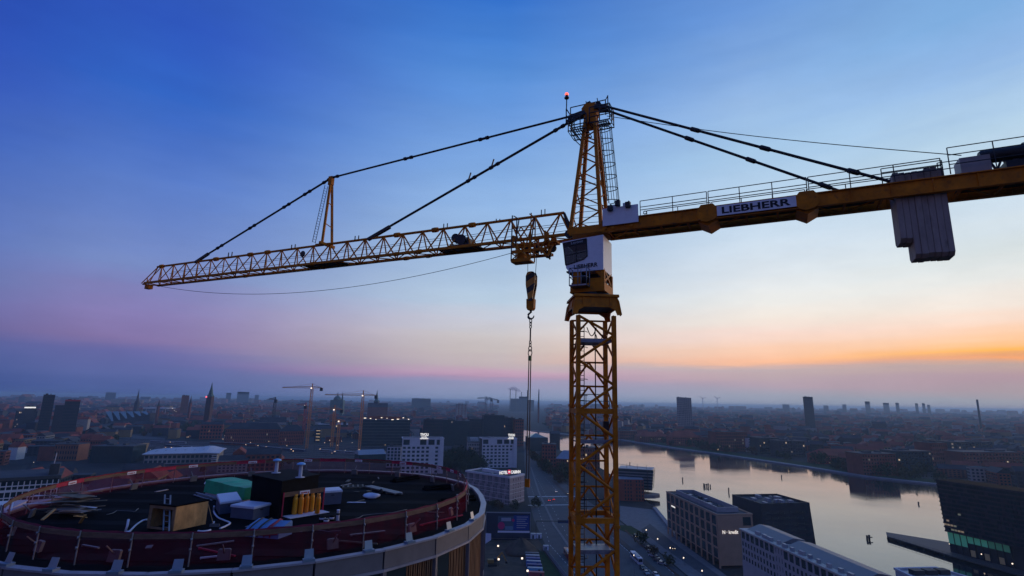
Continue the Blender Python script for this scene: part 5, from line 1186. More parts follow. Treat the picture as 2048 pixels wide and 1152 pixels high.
for bb, m_ in jb.values(): bb.build('window_grid', m_, o, kind='stuff')
greenl = mat('green_lit_lobby_glass', (.1, .4, .28), .2, 0, 0, emit=0.08, ecol=(.16, .75, .50)); warml = mat('warm_lit_lobby', (.5, .4, .2), .3, 0, 0, emit=.014, ecol=(1, .7, .35))
for k_ in range(9):
    m_ = greenl if k_ < 6 else mat('dim_green_lobby', (.05, .2, .15), .2, 0, 0, emit=.045, ecol=(.2, .75, .5))
    b = MB(); b.box(ln * (.004 + .045 * k_), ln * (.004 + .045 * k_ + .040), 1.2, 1.5, zl - (6.4 if k_ < 3 else 4.0), zl - .4, GB); b.build('lobby_pane', m_, o)
    b = MB(); b.box(ln * (.045 + .045 * k_), ln * (.049 + .045 * k_), 0.9, 1.6, 0, zl - .36, GB); b.build('lobby_mullion', dkm, o)
    if k_ > 1 and k_ % 2: b = MB(); b.box(ln * (.01 + .045 * k_), ln * (.04 + .045 * k_), 1.3, 1.6, 2.4, zl - 7.4, GB); b.build('lobby_pane', warml, o)
b = MB(); b.box(-.3, ln, .3, 16.2, th + .01, th + .5, GB); b.build('roof', roofing, o)
b = MB(); b.box(0, ln, 1.62, 15, 0, zl - .01, GB); b.build('lobby_back', dkm, o)
# pier deck
dz = 1.9; T_ = at(1772, 1064, dz); U_ = at(1890, 1083, dz); V_ = at(2048, 1116, dz); W_ = at(2200, 1260, dz); X_ = at(2048, 1152, dz); Y_ = at(1905, 1112, dz); Z_ = at(1774, 1072, dz)
o = thing('pier_deck', T_, 'long dark wedge-shaped pier deck over the water at the lower right', 'pier')
deckm = mat('pier_planks', (.07, .065, .065), .7, 0, .25, .4, stretch=(1, .1, 1))
b = MB(); b.prism([(p.x, p.y) for p in (T_, U_, V_, W_, X_, Y_, Z_)], dz - .7, dz); b.build('deck', deckm, o)
b = MB(); b.bar(Z_ + UZ * .9, Y_ + UZ * .9, .08); b.bar(Y_ + UZ * .9, X_ + UZ * .9, .08)
for k_ in range(16): p = Z_.lerp(Y_, k_ / 15); b.bar(p, p + UZ * .9, .08)
b.build('handrail', dsteel, o)
for k_ in range(7):
    p = Z_.lerp(Y_, (k_ + .2) / 7); b = MB(); b.bar(Vector((p.x + .6, p.y + 1, -.3)), Vector((p.x + .6, p.y + 1, dz - .71)), .5); b.build('pile', dkm, o)
for k_, (px, py) in enumerate(((1901, 1091), (1921, 1097), (1965, 1112), (2027, 1132))):
    p = at(px, py + 8, dz); q = thing('deck_lamp', p, 'small globe lamp on the pier deck, %s from the tip' % ('first', 'second', 'third', 'fourth')[k_], 'lamp', 'globe lamps on the pier'); strut('pole', p, p + UZ * 2.6, .08, dsteel, q); b = MB(); b.lathe(p + UZ * 2.9, [(.02, -.34), (.26, -.22), (.34, 0), (.26, .22), (.02, .34)], 10); b.build('globe', lampm, q)

# ---- brick building with the cantilevered glass box beyond the mast
bh = 17.0; fp = quadb((1236, 944), (1262, 962), (1286, 960), bh); l, f, r, bk = fp; f2 = H2(at(1238, 958, bh))
o = thing('brick_quay_house', f, 'dark red brick office house just right of the crane mast', 'building')
P0, P1 = H2(at(1236, 958.5, bh)), H2(at(1287, 960, bh)); dv = (P1 - P0).normalized(); nb = Vector((-dv.y, dv.x, 0)); dep = 34; fp = [P0, P1, P1 + nb * dep, P0 + nb * dep]
core(o, fp, bh, dkm); wallgrid(o, P0, P1, 0, bh, 9, 6, brick, .5, .6, .4, teal, .0, seed=3, skip=[(i, j_) for i in (0, 1, 5) for j_ in range(6)])
b = MB(); b.prism([(p.x, p.y) for p in fp], bh, bh + .6); b.build('roof', metr, o)
gh = 24.0; o = thing('glass_quay_box', f, 'dark glass box with raking mast standing out over the water right of the crane', 'building')
A0, A1 = H2(at(1236, 937, gh)), H2(at(1307, 941, gh)); dv = (A1 - A0).normalized(); nb = Vector((-dv.y, dv.x, 0)); ln = (A1 - A0).length
def QB(x, y, z): return A0 + dv * x + nb * y + UZ * z
b = MB(); b.add([QB(x, y, z) for y in (0, 20) for x, z in ((0, 0), (ln * .72, 0), (ln * .72, 7.5), (ln * .94, 7.6), (ln, gh), (0, gh))], [(0, 1, 2, 3, 4, 5), (11, 10, 9, 8, 7, 6)] + [(i, 6 + i, 6 + (i + 1) % 6, (i + 1) % 6) for i in range(6)]); b.build('body', teal, o)
for j_ in range(6): b = MB(); b.box(0, ln * (.945 + .0095 * j_), -.3, -.01, 9 + j_ * 2.4, 9.9 + j_ * 2.4, QB); b.build('floor_band', mat('grey_floor_band', (.16, .18, .19), .5, .1, .1, .5), o)
b = MB(); b.box(0, ln * .97, -.6, 20, gh + .01, gh + .5, QB); b.bar(QB(0, 3, gh + 3.5), QB(ln * .95, 1, gh + 1.2), .3); b.build('roof', metr, o)
for f_ in (.25, .55, .8): strut('mast_pole', QB(ln * f_, 1, gh - 2), QB(ln * f_, 1, gh + 4.5), .14, dsteel, o)
strut('prop', QB(ln * .83, -.5, 1), QB(ln * .83, -.5, gh), .3, dsteel, o)
b = MB(); b.add([QB(x, y, z) for z in (2.0, 4.6) for x, y in ((ln * .66, -10), (ln * 1.02, -5), (ln * 1.14, 2), (ln * 1.12, 7), (ln * .73, 12))], [(4, 3, 2, 1, 0), (5, 6, 7, 8, 9)] + [(i, (i + 1) % 5, 5 + (i + 1) % 5, 5 + i) for i in range(5)]); b.build('terrace', mat('terrace_concrete', (.2, .17, .16), .8, 0, .15, .3), o)

# ---- hotel with the lit roof sign
bs_ = at(1019, 1011); bh = zfor(bs_, 957); fp = quadb((932, 944), (1019, 957), (1048, 951), bh); l, f, r, bk = fp
o = thing('hotel_block', f, 'grey-pink hotel block with lit roof letters left of the crane mast', 'building')
hotm = mat('grey_pink_panel', (.30, .25, .26), .8, 0, .08, .3)
core(o, fp, bh, dkm)
rg = random.Random(6); Fl, ln = wallgrid(o, l, f, 0, bh, 34, 6, hotm, .45, .9, .12, teal, 0, seed=2, skip=[(i, j_) for i in range(34) for j_ in range(6) if (i * 7 + (j_ // 2) * 3) % 5 in (0, 3)])
Fr, lr = wallgrid(o, f, r, 0, bh, 6, 6, hotm, .25, .6, .35, teal, 0, seed=3, skip=[(i, j_) for i in (0, 5) for j_ in range(6)])
for z in (bh * .06, bh * .2, bh * .42, bh * .56, bh * .78):
    for Pa, Pb in ((l, f), (f, r)):
        d = (Pb - Pa).normalized(); nn = Vector((d.y, -d.x, 0)); nn = nn if nn.dot(-Pa) > 0 else -nn; b = MB(); b.bar(Pa + nn * .42 + UZ * z, Pb + nn * .42 + UZ * z, .18, .3); b.build('string_course', whit, o)
parapet(o, fp, bh, whit, .6, 1.5, over=.5, name='cornice'); b = MB(); b.prism([(p.x, p.y) for p in fp], bh + .01, bh + .4); b.build('roof', roofm, o)
c = (l + r) / 2; b = MB(); t = [c + (p - c) * .6 for p in (l.lerp(bk, .5), f.lerp(r, .5), bk)]; b.prism([(p.x, p.y) for p in t], bh + .41, bh + 2.8); b.build('courtyard_wall', whit, o)
plant(o, fp, bh + .4, 8, metr, 4, 4)
d = (r - f).normalized(); S0 = l.lerp(f, .78) + Vector((0, 2.5, 0)); S1 = r + Vector((-3.0, 1.5, 0)); d = (S1 - S0).normalized()
lettering('roof_letters', 'HOTEL', S0 + UZ * (bh + 1.6), d, UZ, 2.5, (S1 - S0).length * .38, signm, o, .08, .02)
lettering('roof_letters', 'CABINN', S0 + d * (S1 - S0).length * .54 + UZ * (bh + 1.6), d, UZ, 2.5, (S1 - S0).length * .46, signm, o, .08, .02)
blk('logo_tile', S0 + d * (S1 - S0).length * .46 + UZ * (bh + 3.2), d, Vector((d.y, -d.x, 0)), 2.4, .2, 3.0, mat('red_logo_glow', (.8, .05, .08), .5, 0, 0, emit=.6, ecol=(1, .05, .12)), o); blk('logo_tile', S0 + d * (S1 - S0).length * .46 + UZ * (bh + 3.2) + Vector((d.y, -d.x, 0)) * .15, d, Vector((d.y, -d.x, 0)), 1.6, .1, .9, signm, o)
b = MB(); b.bar(S0 + UZ * (bh + 1.45), S1 + UZ * (bh + 1.45), .3)
for k_ in range(9): p = S0.lerp(S1, k_ / 8); b.bar(p + UZ * bh, p + UZ * (bh + 1.4), .15)
b.build('letter_frame', dsteel, o)

# ---- the two white hotel towers
def white_tower(xl, xr, yt, yb, dist_base, lab, sgn_x, seed, dk):
    p = at((xl + xr) / 2, yb); P, Q = H2(at(xl, yb)), H2(at(xr, yb)); h = zfor(p, yt); d = (Q - P).normalized(); nb = Vector((-d.y, d.x, 0)); ln = (Q - P).length
    Q = Q + nb * ln * .1; d = (Q - P).normalized(); nb = Vector((-d.y, d.x, 0)); fp = [P, Q, Q + nb * 20, P + nb * 20]
    o = thing('hotel_tower', P, lab, 'building', 'white hotel towers'); core(o, fp, h, dkm)
    wallgrid(o, P, Q, 0, h * .80, 9, 7, whit, .6, .55, .25, teal, .0, seed=seed, skip=dk); wallgrid(o, P, Q, h * .801, h, 5, 1, whit, .75, .75, .25, teal, 0, seed=seed + 1, name='top_wall', skip=[(1, 0)])
    b = MB(); b.box(0, ln * .1, -1.0, -.52, 0, h + 1.5, lambda x, y, z: Q - d * x + nb * y + UZ * z); b.build('corner_pier', whit, o)
    parapet(o, fp, h, whit, .6, 1.0, over=.52); b = MB(); b.prism([(q.x, q.y) for q in fp], h + .01, h + .4); b.build('roof', roofm, o); plant(o, [fp[3], P, Q, fp[2]], h + .4, 5, metr, seed, 5)
    S0 = P + d * ln * sgn_x - nb * .6; w = ln * .2
    lettering('roof_sign', 'TIVOLI', S0 + UZ * (h + 3.2), d, UZ, 3.0, w, signm, o, .1, .04); lettering('roof_sign', 'HOTEL', S0 + d * w * .15 + UZ * (h + 1.0), d, UZ, 1.7, w * .7, signm, o, .1, .03)
    blk('lit_bar', S0 + d * w / 2 + UZ * (h + .3) - nb * .1, d, nb, w, .3, .7, signm, o)
white_tower(801, 885, 878, 948, 0, 'white hotel tower with lit roof sign behind the left fence end', .42, 21, [(6, j_) for j_ in range(7)] + [(8, j_) for j_ in range(7)])
white_tower(963, 1034, 878, 936, 0, 'white hotel tower with lit roof sign behind the grey-pink hotel', .74, 31, [(7, j_) for j_ in range(5)] + [(1, 0), (1, 1)])

# ---- billboard and yard things
p0, p1 = at(972, 1080), at(1060, 1081); zb0, zb1 = zfor(p0, 1076), zfor(p0, 1026); d = (p1 - p0).normalized(); nn = Vector((d.y, -d.x, 0)); ln = (p1 - p0).length
o = thing('billboard', p0, 'large dark blue advertising hoarding with pink discs beside the yard', 'billboard')
def BB(x, y, z): return p0 + d * x + nn * y + UZ * (zb0 + (zb1 - zb0) * z)
navy = mat('navy_print', (.012, .02, .05), .6, 0, .2, .3); 
b = MB(); b.box(0, ln, -.4, 0, 0, 1, BB); b.build('panel', navy, o)
b = MB(); b.box(-.3, ln + .3, -.5, -.41, -.02, 1.04, BB); b.build('frame', metr, o)
for x0, x1, z0, z1, m_ in ((ln * .26, ln * .99, .22, .30, hosem), (ln * .26, ln * .62, .33, .88, mat('poster_slate', (.05, .09, .14), .6, 0, .2, .2)), (ln * .62, ln * .98, .32, .92, mat('poster_blue', (.01, .04, .22), .6, 0, .1, .2)), (ln * .34, ln * .56, .68, .82, mat('poster_pale', (.3, .33, .42), .6, 0, .1, .2)), (ln * .43, ln * .61, .33, .48, mat('poster_sky', (.12, .22, .34), .6, 0, .1, .2))):
    b = MB(); b.box(x0, x1, .005 + .004 * (m_.name > 'poster_sa') + .004 * (m_.name in ('poster_pale', 'poster_sky')), .02 + .004 * (m_.name > 'poster_sa') + .006 * (m_.name in ('poster_pale', 'poster_sky')), z0, z1, BB); b.build('print_panel', m_, o)
pink = mat('pink_disc_print', (.50, .02, .14), .6, 0, 0)
for x, z, r_ in ((.34, .5, .125), (.61, .72, .05)):
    b = MB(); hh = zb1 - zb0; b.add([p0 + d * (ln * x + math.cos(a) * r_ * hh * 1.2) + nn * .05 + UZ * (zb0 + hh * (z + math.sin(a) * r_ * 1.2)) for a in [2 * math.pi * i / 20 for i in range(20)]], [tuple(range(20))]); b.build('disc', pink, o)
for k_ in range(6): b = MB(); b.box(ln * .69, ln * (.95 - .03 * (k_ % 3)), .03, .045, .84 - .085 * k_, .87 - .085 * k_, BB); b.build('text_line', mat('pale_print', (.35, .36, .42), .7, 0, 0), o)
for k_ in range(8): strut('leg', p0 + d * ln * (k_ + .3) / 8 - nn * .6, BB(ln * (k_ + .3) / 8, -.55, .9), .15, dsteel, o)
b = MB(); b.box(0, ln, -2, -.7, -1.2, -.02, lambda x, y, z: p0 + d * x + nn * y + UZ * (zb0 * (1 + z))); b.build('back_fence', navy, o)
# soil mound
def heap(c, rx, ry, h, m, name, label):
    b = MB(); rg = random.Random(11); rings_ = []
    for t in (1.0, .86, .68, .5, .32, .16, .05):
        rings_.append([Vector((c.x + rx * t * math.cos(a) * (1 + .12 * math.sin(3 * a + t)) + rg.uniform(-.3, .3), c.y + ry * t * math.sin(a) * (1 + .1 * math.cos(2 * a)) + rg.uniform(-.3, .3), h * (1 - t ** 1.3) * (1 + .08 * math.sin(5 * a)) )) for a in [2 * math.pi * i / 20 for i in range(20)]])
    b.loft(rings_, smooth=True); return b.build(name, m, None, label=label, cat='mound')
heap(at(1042, 1104), 9.5, 11, 7.0, soil, 'soil_mound', 'big grey-brown heap of soil in the building yard')
contc = [((.05, .05, .08), 'near-black'), ((.22, .2, .26), 'grey-violet'), ((.03, .05, .2), 'deep blue'), ((.08, .16, .42), 'bright blue'), ((.03, .04, .16), 'navy'), ((.1, .34, .55), 'light blue'), ((.35, .06, .08), 'red-topped')]
prevp = None
for k_, ((px, py), (cc_, nm)) in enumerate(zip(((1064, 1116), (1065, 1121), (1066, 1127), (1067, 1133), (1069, 1140), (1070, 1147), (1073, 1156)), contc)):
    p = at(px, py); m_ = mat('container_' + nm.replace('-', '_').replace(' ', '_'), cc_, .5, 0, .15, .4)
    q = thing('site_container', p, nm + ' steel site container in the row beside the crane foot', 'container', 'site containers in the yard')
    ux = Vector((1, -.08, 0)).normalized(); uy = Vector((.08, 1, 0)).normalized()
    blk('body', p + UZ * 1.3, ux, uy, 7.2, 2.3, 2.6, m_, q); blk('roof', p + UZ * 2.66, ux, uy, 7.0, 2.1, .12, metr if k_ % 2 else m_, q); blk('door', p - uy * 1.17 + ux * 2 + UZ * 1.15, ux, uy, 1.0, .06, 2.0, dkm, q)
for k_, (px, py, s_) in enumerate(((987, 1070, 4.2), (1066, 1077, 3.4), (1078, 1076, 3.0), (1092, 1100, 2.8))):
    p = at(px, py); q = thing('white_hut', p, ('pale blue box hut standing on the left of the hoarding', 'pale square hut right of the hoarding foot', 'small whitish hut furthest right of the hoarding', 'small white cabinet on the road verge by the yard')[k_], 'hut', 'small pale huts round the yard'); blk('body', p + UZ * s_ * .4, (1, 0, 0), (0, 1, 0), s_, s_ * .7, s_ * .8, hosem, q); blk('roof', p + UZ * (s_ * .8 + .1), (1, 0, 0), (0, 1, 0), s_ * 1.06, s_ * .76, .16, metr, q); blk('door', p + UZ * s_ * .33 - Vector((0, s_ * .36, 0)), (1, 0, 0), (0, 1, 0), s_ * .3, .05, s_ * .6, dkm, q)
p = at(972, 1118); q = thing('flag', p, 'white flag on a pole at the corner of the round tower', 'flag'); strut('pole', Vector((p.x - 1.0, p.y, 0)), Vector((p.x - 1.0, p.y, 13.0)), .1, gsteel, q)
b = MB(); b.add([Vector((p.x - .9 + 3.3 * u, p.y + .3 * math.sin(u * 5), 7.0 + v * 5.4 + u * (1 - v) * 2.2)) for v in (0, .5, 1) for u in (0, .25, .5, .75, 1)], [(i, i + 1, i + 6, i + 5) for i in (0, 1, 2, 3, 5, 6, 7, 8)]); b.build('cloth', lidm, q)
p = at(985, 1132); q = thing('excavator', p, 'yellow-brown excavator cab working in the dim yard beside the tower', 'excavator')
exm = mat('excavator_yellow', (.22, .13, .03), .6, 0, .2, .5); blk('cab', p + Vector((1.4, 0, 2.8)), (1, .2, 0), (-.2, 1, 0), 1.6, 1.8, 1.9, dkm, q); blk('engine_house', p + Vector((-1.0, 0, 2.3)), (1, .2, 0), (-.2, 1, 0), 3.0, 2.6, 1.5, exm, q)
for s_ in (-1.2, 1.2): blk('track', p + Vector((0, s_, .6)), (1, .2, 0), (-.2, 1, 0), 4.6, .7, 1.1, dsteel, q)
strut('boom', p + Vector((1.8, .6, 2.8)), p + Vector((4.6, .8, 6.2)), .35, exm, q, 'bar'); strut('stick', p + Vector((4.6, .8, 6.2)), p + Vector((6.8, .9, 2.0)), .25, exm, q, 'bar'); blk('bucket', p + Vector((6.7, .9, 1.6)), (1, .2, 0), (-.2, 1, 0), 1.1, 1.2, .9, dsteel, q)
for k_, (px, py, lab) in enumerate(((996, 1096, 'bright floodlight on a mast above the yard by the tower'), (997, 1124, 'warm work lamp low in the yard by the tower'), (1044, 1122, 'white lamp at the head of the yard road'), (1055, 1148, 'white lamp beside the row of site containers'))):
    p = at(px, py + 9); q = thing('work_lamp', p, lab, 'lamp'); strut('mast', p, p + UZ * 3.0, .09, dsteel, q); blk('lamp_head', p + UZ * 3.3, (1, 0, 0), (0, 1, 0), .85, .5, .7, lampm, q)
b = MB(); p0, p1 = at(1086, 1098), at(1150, 1180)
o = thing('site_fence', p0, 'pale panel fence between the yard and the boulevard', 'fence')
for k_ in range(20):
    a, c = p0.lerp(p1, k_ / 20), p0.lerp(p1, (k_ + .94) / 20); d = (c - a).normalized(); blk('panel', (a + c) / 2 + UZ * 1.1, d, Vector((-d.y, d.x, 0)), (c - a).length, .06, 2.0, metr, o)
# gantry over the road
p0, p1 = at(1072, 1066), at(1150, 1066); o = thing('road_gantry', p0, 'thin sign gantry across the boulevard left of the mast', 'gantry')
strut('post', H2(p0), H2(p0) + UZ * 7, .16, dsteel, o); strut('post', H2(p1), H2(p1) + UZ * 7, .16, dsteel, o); strut('beam', H2(p0) + UZ * 7, H2(p1) + UZ * 7, .2, dsteel, o, 'bar'); blk('sign', H2(p0).lerp(H2(p1), .7) + UZ * 6.6, (1, 0, 0), (0, 1, 0), 7, .2, 1.8, mat('road_sign_blue', (.02, .05, .12), .6, 0, 0), o)

# ---- vehicles
paint = {'white': (.5, .5, .55), 'silver': (.28, .29, .32), 'black': (.012, .012, .014), 'dark blue': (.02, .03, .07), 'grey': (.1, .1, .11), 'red': (.3, .02, .02)}
def car(px, py, heading, colour, label, head=False, tail=False, group='cars along the boulevard', ln=4.4):
    p = at(px, py); p.z = 0.12; d = Vector((math.cos(heading), math.sin(heading), 0)); s_ = Vector((-d.y, d.x, 0))
    q = thing('parked_car', p, label, 'car', group); pm = mat('car_paint_' + colour.replace(' ', '_'), paint[colour], .25, .1, 0, spec=.6)
    def K(x, y, z): return p + d * x + s_ * y + UZ * z
    b = MB(); side = [(-.5, .25), (-.5, .75), (-.42, .9), (-.2, .95), (.22, .92), (.46, .78), (.5, .62), (.5, .25)]
    b.loft([[K(x * ln, y * .9, z) for x, z in side] for y in (-1, 1)]); b.build('body', pm, q)
    roof_ = [(-.40, .9), (-.28, 1.42), (.08, 1.45), (.24, .92)]
    b = MB(); b.loft([[K(x * ln, y * (.86 if z < 1 else .7), z) for x, z in roof_] for y in (-1, 1)]); b.build('cabin', wglass, q)
    blk('roof', K(-.1 * ln, 0, 1.45), d, s_, ln * .34, 1.36, .05, pm, q)
    for x in (-.32, .32):
        for y in (-.82, .82): b = MB(); b.lathe(K(x * ln, y - .1, .32), [(.32, 0), (.32, .2)], 10, ax=s_); b.build('wheel', dsteel, q)
    for y in (-.62, .62):
        blk('headlight', K(ln * .5, y, .66), d, s_, .1, .34, .2, lampm if head else hosem, q); blk('tail_light', K(-ln * .5, y, .74), d, s_, .1, .34, .22, redl if tail else signr, q)
    return q
h0 = math.atan2((at(1300, 1110) - at(1260, 1075)).y, (at(1300, 1110) - at(1260, 1075)).x)
for k_, (px, py, c_, lab) in enumerate(((1298, 1098, 'black', 'black car at the far end of the kerbside row'), (1302, 1106, 'silver', 'silver car second in the kerbside row'), (1306, 1113, 'white', 'white car third in the kerbside row'), (1312, 1118, 'dark blue', 'dark blue car in the middle of the kerbside row'), (1316, 1123, 'grey', 'grey car next to last in the kerbside row'), (1324, 1129, 'silver', 'large silver car at the near end of the kerbside row'))): car(px, py, h0 + .9, c_, lab, ln=4.6, group='cars parked along the kerb')
car(1271, 1074, h0, 'black', 'black car driving with headlights on right of the mast', head=True)
car(1107, 1000, h0 + math.pi, 'red', 'red car with glowing tail lights at the crossing', tail=True); car(1098, 1002, h0 + math.pi, 'dark blue', 'dark car with tail lights left of the red car', tail=True)
car(1112, 984, h0, 'white', 'white car with headlights coming towards the crossing', head=True); car(1135, 988, h0, 'grey', 'grey car with headlights close to the mast', head=True)
car(1345, 1098, h0, 'black', 'dark car on the quay road below the bank building', head=True)
car(1285, 1138, h0, 'black', 'black car behind the white bus', head=False); car(1293, 1148, h0, 'silver', 'silver car second behind the white bus'); car(1312, 1152, h0, 'white', 'white van-like car at the bottom edge right of the mast', ln=5.6)
def bus(px, py, heading, colour, label, ln=13.0):
    p = at(px, py); d = Vector((math.cos(heading), math.sin(heading), 0)); s_ = Vector((-d.y, d.x, 0)); q = thing('city_bus', p, label, 'bus')
    pm = mat('bus_paint_' + colour, {'white': (.5, .5, .58), 'red': (.28, .03, .03)}[colour], .35, 0, .05, 1)
    blk('body', p + UZ * 1.75, d, s_, ln, 2.5, 2.9, pm, q); blk('roof_unit', p + UZ * 3.35 + d * 1, d, s_, ln * .5, 1.5, .3, metr, q)
    for s2 in (-1.27, 1.27):
        for k_ in range(7): blk('window', p + d * ((k_ - 3) * ln * .135) + s_ * s2 + UZ * 2.15, d, s_, ln * .115, .05, 1.1, wglass, q)
    for s2 in (-1, 1): blk('windscreen', p + d * s2 * (ln / 2 + .02) + UZ * 2.1, d, s_, .05, 2.1, 1.4, wglass, q)
    for x in (-.3, .3):
        for y in (-1.1, 1.1): b = MB(); b.lathe(p + d * ln * x + s_ * (y - .15) + UZ * .5, [(.5, 0), (.5, .3)], 12, ax=s_); b.build('wheel', dsteel, q)
bus(1273, 1122, h0, 'white', 'white city bus on the boulevard just right of the mast', 14); bus(1136, 1114, h0, 'red', 'red bus half hidden behind the left mast leg')
# ---- street lamps
def lamp(px, py, h, label, r=.32, arm=True, cat='street lamp', group='street lamps'):
    p = at(px, py); q = thing('street_lamp', p, label, cat, group); strut('pole', H2(p), H2(p) + UZ * h, .12, gsteel, q)
    b = MB(); b.lathe(H2(p) + UZ * (h + .1), [(.05, -.1), (r * .9, 0), (r, .25), (r * .6, .5), (.05, .6)], 8); b.build('lantern', lampm, q)
    blk('cap', H2(p) + UZ * (h + .76), (1, 0, 0), (0, 1, 0), r, r, .1, dsteel, q)
for k_, (px, yt, yb) in enumerate(((1293, 1061, 1076), (1316, 1079, 1096), (1341, 1097, 1110), (1368, 1117, 1132), (1405, 1143, 1158))):
    p = at(px, yb); lamp(px, yb, zfor(p, yt), '%s street lamp along the quay road below the bank, counted from the mast' % ('first', 'second', 'third', 'fourth', 'fifth')[k_])
lamp(1269, 1152, zfor(at(1269, 1152), 1112), 'tall unlit lamp post in front of the white bus', .2)
# ================================================================ the city beyond
roofred = mat('red_roof_tiles', (0.25, 0.062, 0.04), 0.85, 0, 0.35, 0.05, spec=0.15)
roofdk = mat('dark_slate_roof', (0.05, 0.05, 0.056), 0.8, 0, 0.3, 0.05, spec=0.2)
copper = mat('green_copper', (0.06, 0.13, 0.11), 0.7, 0, 0.3, 0.1)
plaster = mat('pale_plaster', (0.30, 0.27, 0.25), 0.85, 0, 0.25, 0.03, spec=0.15)
brickd = mat('dark_brick', (0.21, 0.07, 0.048), 0.85, 0, 0.3, 0.05, spec=0.15)
OCC = []
def ends(xl, xr, yb, dist=None):
    if dist: return H2(at_d(xl, yb, dist)), H2(at_d(xr, yb, dist))
    return H2(at(xl, yb)), H2(at(xr, yb))
def block(name, xl, xr, yt, yb, m, label, depth=18, dist=None, roof='flat', rm=None, nx=0, ny=0, fw=.5, fh=.5, glass=wglass, lit=.03, turn=0.0, cat='building', group=None, seed=1, single=False, z0=0.0):
    P, Q = ends(xl, xr, yb, dist); c = (P + Q) / 2; h = zfor(c, yt); d = (Q - P).normalized(); ln = (Q - P).length
    if turn: d = Matrix.Rotation(turn, 3, 'Z') @ d; P, Q = c - d * ln / 2, c + d * ln / 2
    nb = Vector((-d.y, d.x, 0)); nb = nb if nb.dot(P) > 0 else -nb
    o = thing(name, c, label, cat, group); OCC.append((c.x + nb.x * depth / 2, c.y + nb.y * depth / 2, max(ln, depth) * .62 + 6))
    fp = [P, Q, Q + nb * depth, P + nb * depth]
    eh = h if roof == 'flat' else h - min(depth * .45, h * .4)
    b = MB(); b.prism([(p.x, p.y) for p in fp], z0, eh); b.build('wall', m, o)
    if nx:
        wallgrid(o, P, Q, z0 + eh * .04, eh * .98, nx, ny, m, fw, fh, .3, glass, lit, seed=seed, single=single, name='front_wall')
    def T(x, y, z): return P + d * x + nb * y + UZ * z
    b = MB()
    if roof == 'flat': b.box(-.3, ln + .3, -.4, depth + .3, eh + .01, eh + .6, T)
    else:
        k_ = 0 if roof == 'gable' else min(depth * .45, ln * .3)
        b.add([T(-.5, -.7, eh), T(ln + .5, -.7, eh), T(ln + .5, depth + .7, eh), T(-.5, depth + .7, eh), T(k_, depth / 2, h), T(ln - k_, depth / 2, h)], [(0, 1, 5, 4), (2, 3, 4, 5), (0, 4, 3), (1, 2, 5), (3, 2, 1, 0)])
    b.build('roof', rm or roofm, o)
    if roof == 'flat' and ln > 14:
        rg = random.Random(seed)
        for _ in range(3): blk('roof_plant', T(ln * rg.uniform(.15, .85), depth * rg.uniform(.3, .7), eh + 1.5), d, nb, ln * rg.uniform(.06, .2), depth * .25, 2.0, roofm, o)
    return o, T, ln, eh

# ---- left skyline
block('slab_block', 24, 68, 822, 862, dkm, 'dark slab block with pale end wall at the far left', 16, nx=14, ny=8, fw=.8, fh=.5, glass=teal)
P, Q = ends(68, 73, 860); block('pale_gable_wall', 67, 74, 821, 858, plaster, 'pale blank end wall beside the dark slab block at far left', 5, turn=.3)
block('dark_tower', 76, 100, 790, 846, dkm, 'tall dark tower block standing left on the skyline', 26, dist=1250, nx=10, ny=16, fw=.6, fh=.5, glass=teal, lit=0)
block('dark_tower_wing', 104, 124, 811, 846, dkm, 'low dark link block beside the tall dark tower', 26, dist=1250, lit=0)
o, T, ln, eh = block('red_topped_block', 122, 153, 801, 846, dkm, 'dark office block with a red band along its roof edge', 26, dist=1250, nx=10, ny=12, fw=.6, fh=.5, glass=teal, lit=0)
b = MB(); b.box(0, ln, -.8, -.45, eh - 1.2, eh + 1.4, T); b.build('red_band', mat('red_roof_band', (.4, .04, .04), .6, 0, 0), o)
block('bright_shop', 49, 73, 813, 820, dkm, 'long low hall with a bright lit strip left of the dark tower', 14, dist=1500)
b = MB(); p, q = at_d(49, 815, 1490), at_d(72, 815, 1490); b.bar(p, q, 1.0, 2.6); b.build('light_strip', signm, None, label='bright lit roof strip on the hall left of the dark tower', cat='light strip')
block('white_row', 64, 98, 840, 850, whit, 'low white facade in front of the dark towers', 12, nx=12, ny=2)
# spires and towers
def spire(px, ytip, ybody, wpx, dist, m, ms, label, name='church_tower', stages=()):
    h = zfor(at_d(px, ybody, dist), ytip); p = H2(at_d(px, ybody, dist)); w = wpx * .82 / FPX * dist; hb_ = zfor(p, ybody)
    o = thing(name, p, label, 'tower'); b = MB(); b.box(p.x - w / 2, p.x + w / 2, p.y - w / 2, p.y + w / 2, 0, hb_); b.build('tower_body', m, o)
    b = MB(); b.loft([[Vector((p.x + sx * w * f / 2, p.y + sy * w * f / 2, hb_ + .01 + (h - hb_) * t)) for sx, sy in ((-1, -1), (1, -1), (1, 1), (-1, 1))] for f, t in ((1.06, 0), (.62, .16), (.42, .42), (.2, .7), (.03, 1.0))]); b.build('spire', ms, o)
    for s_ in (-.2, .2): blk('belfry_opening', p + Vector((w * s_, -w / 2 - .05, hb_ * .85)), (1, 0, 0), (0, 1, 0), w * .16, .2, hb_ * .12, dkm, o)
    OCC.append((p.x, p.y, w)); return o, p, w, hb_, h
spire(274, 777, 806, 6, 2200, roofdk, roofdk, 'slim church spire left of the fan-roofed hall')
spire(317, 799, 812, 4, 1900, brickd, roofdk, 'tiny spire above the white canopy roof')
o, p, w, hb_, h = spire(421, 765, 793, 10.5, 1500, mat('clock_tower_brick', (.10, .05, .045), .85, 0, .25, .05), copper, 'tall clock tower with a sharp green spire on the left skyline', 'clock_tower')
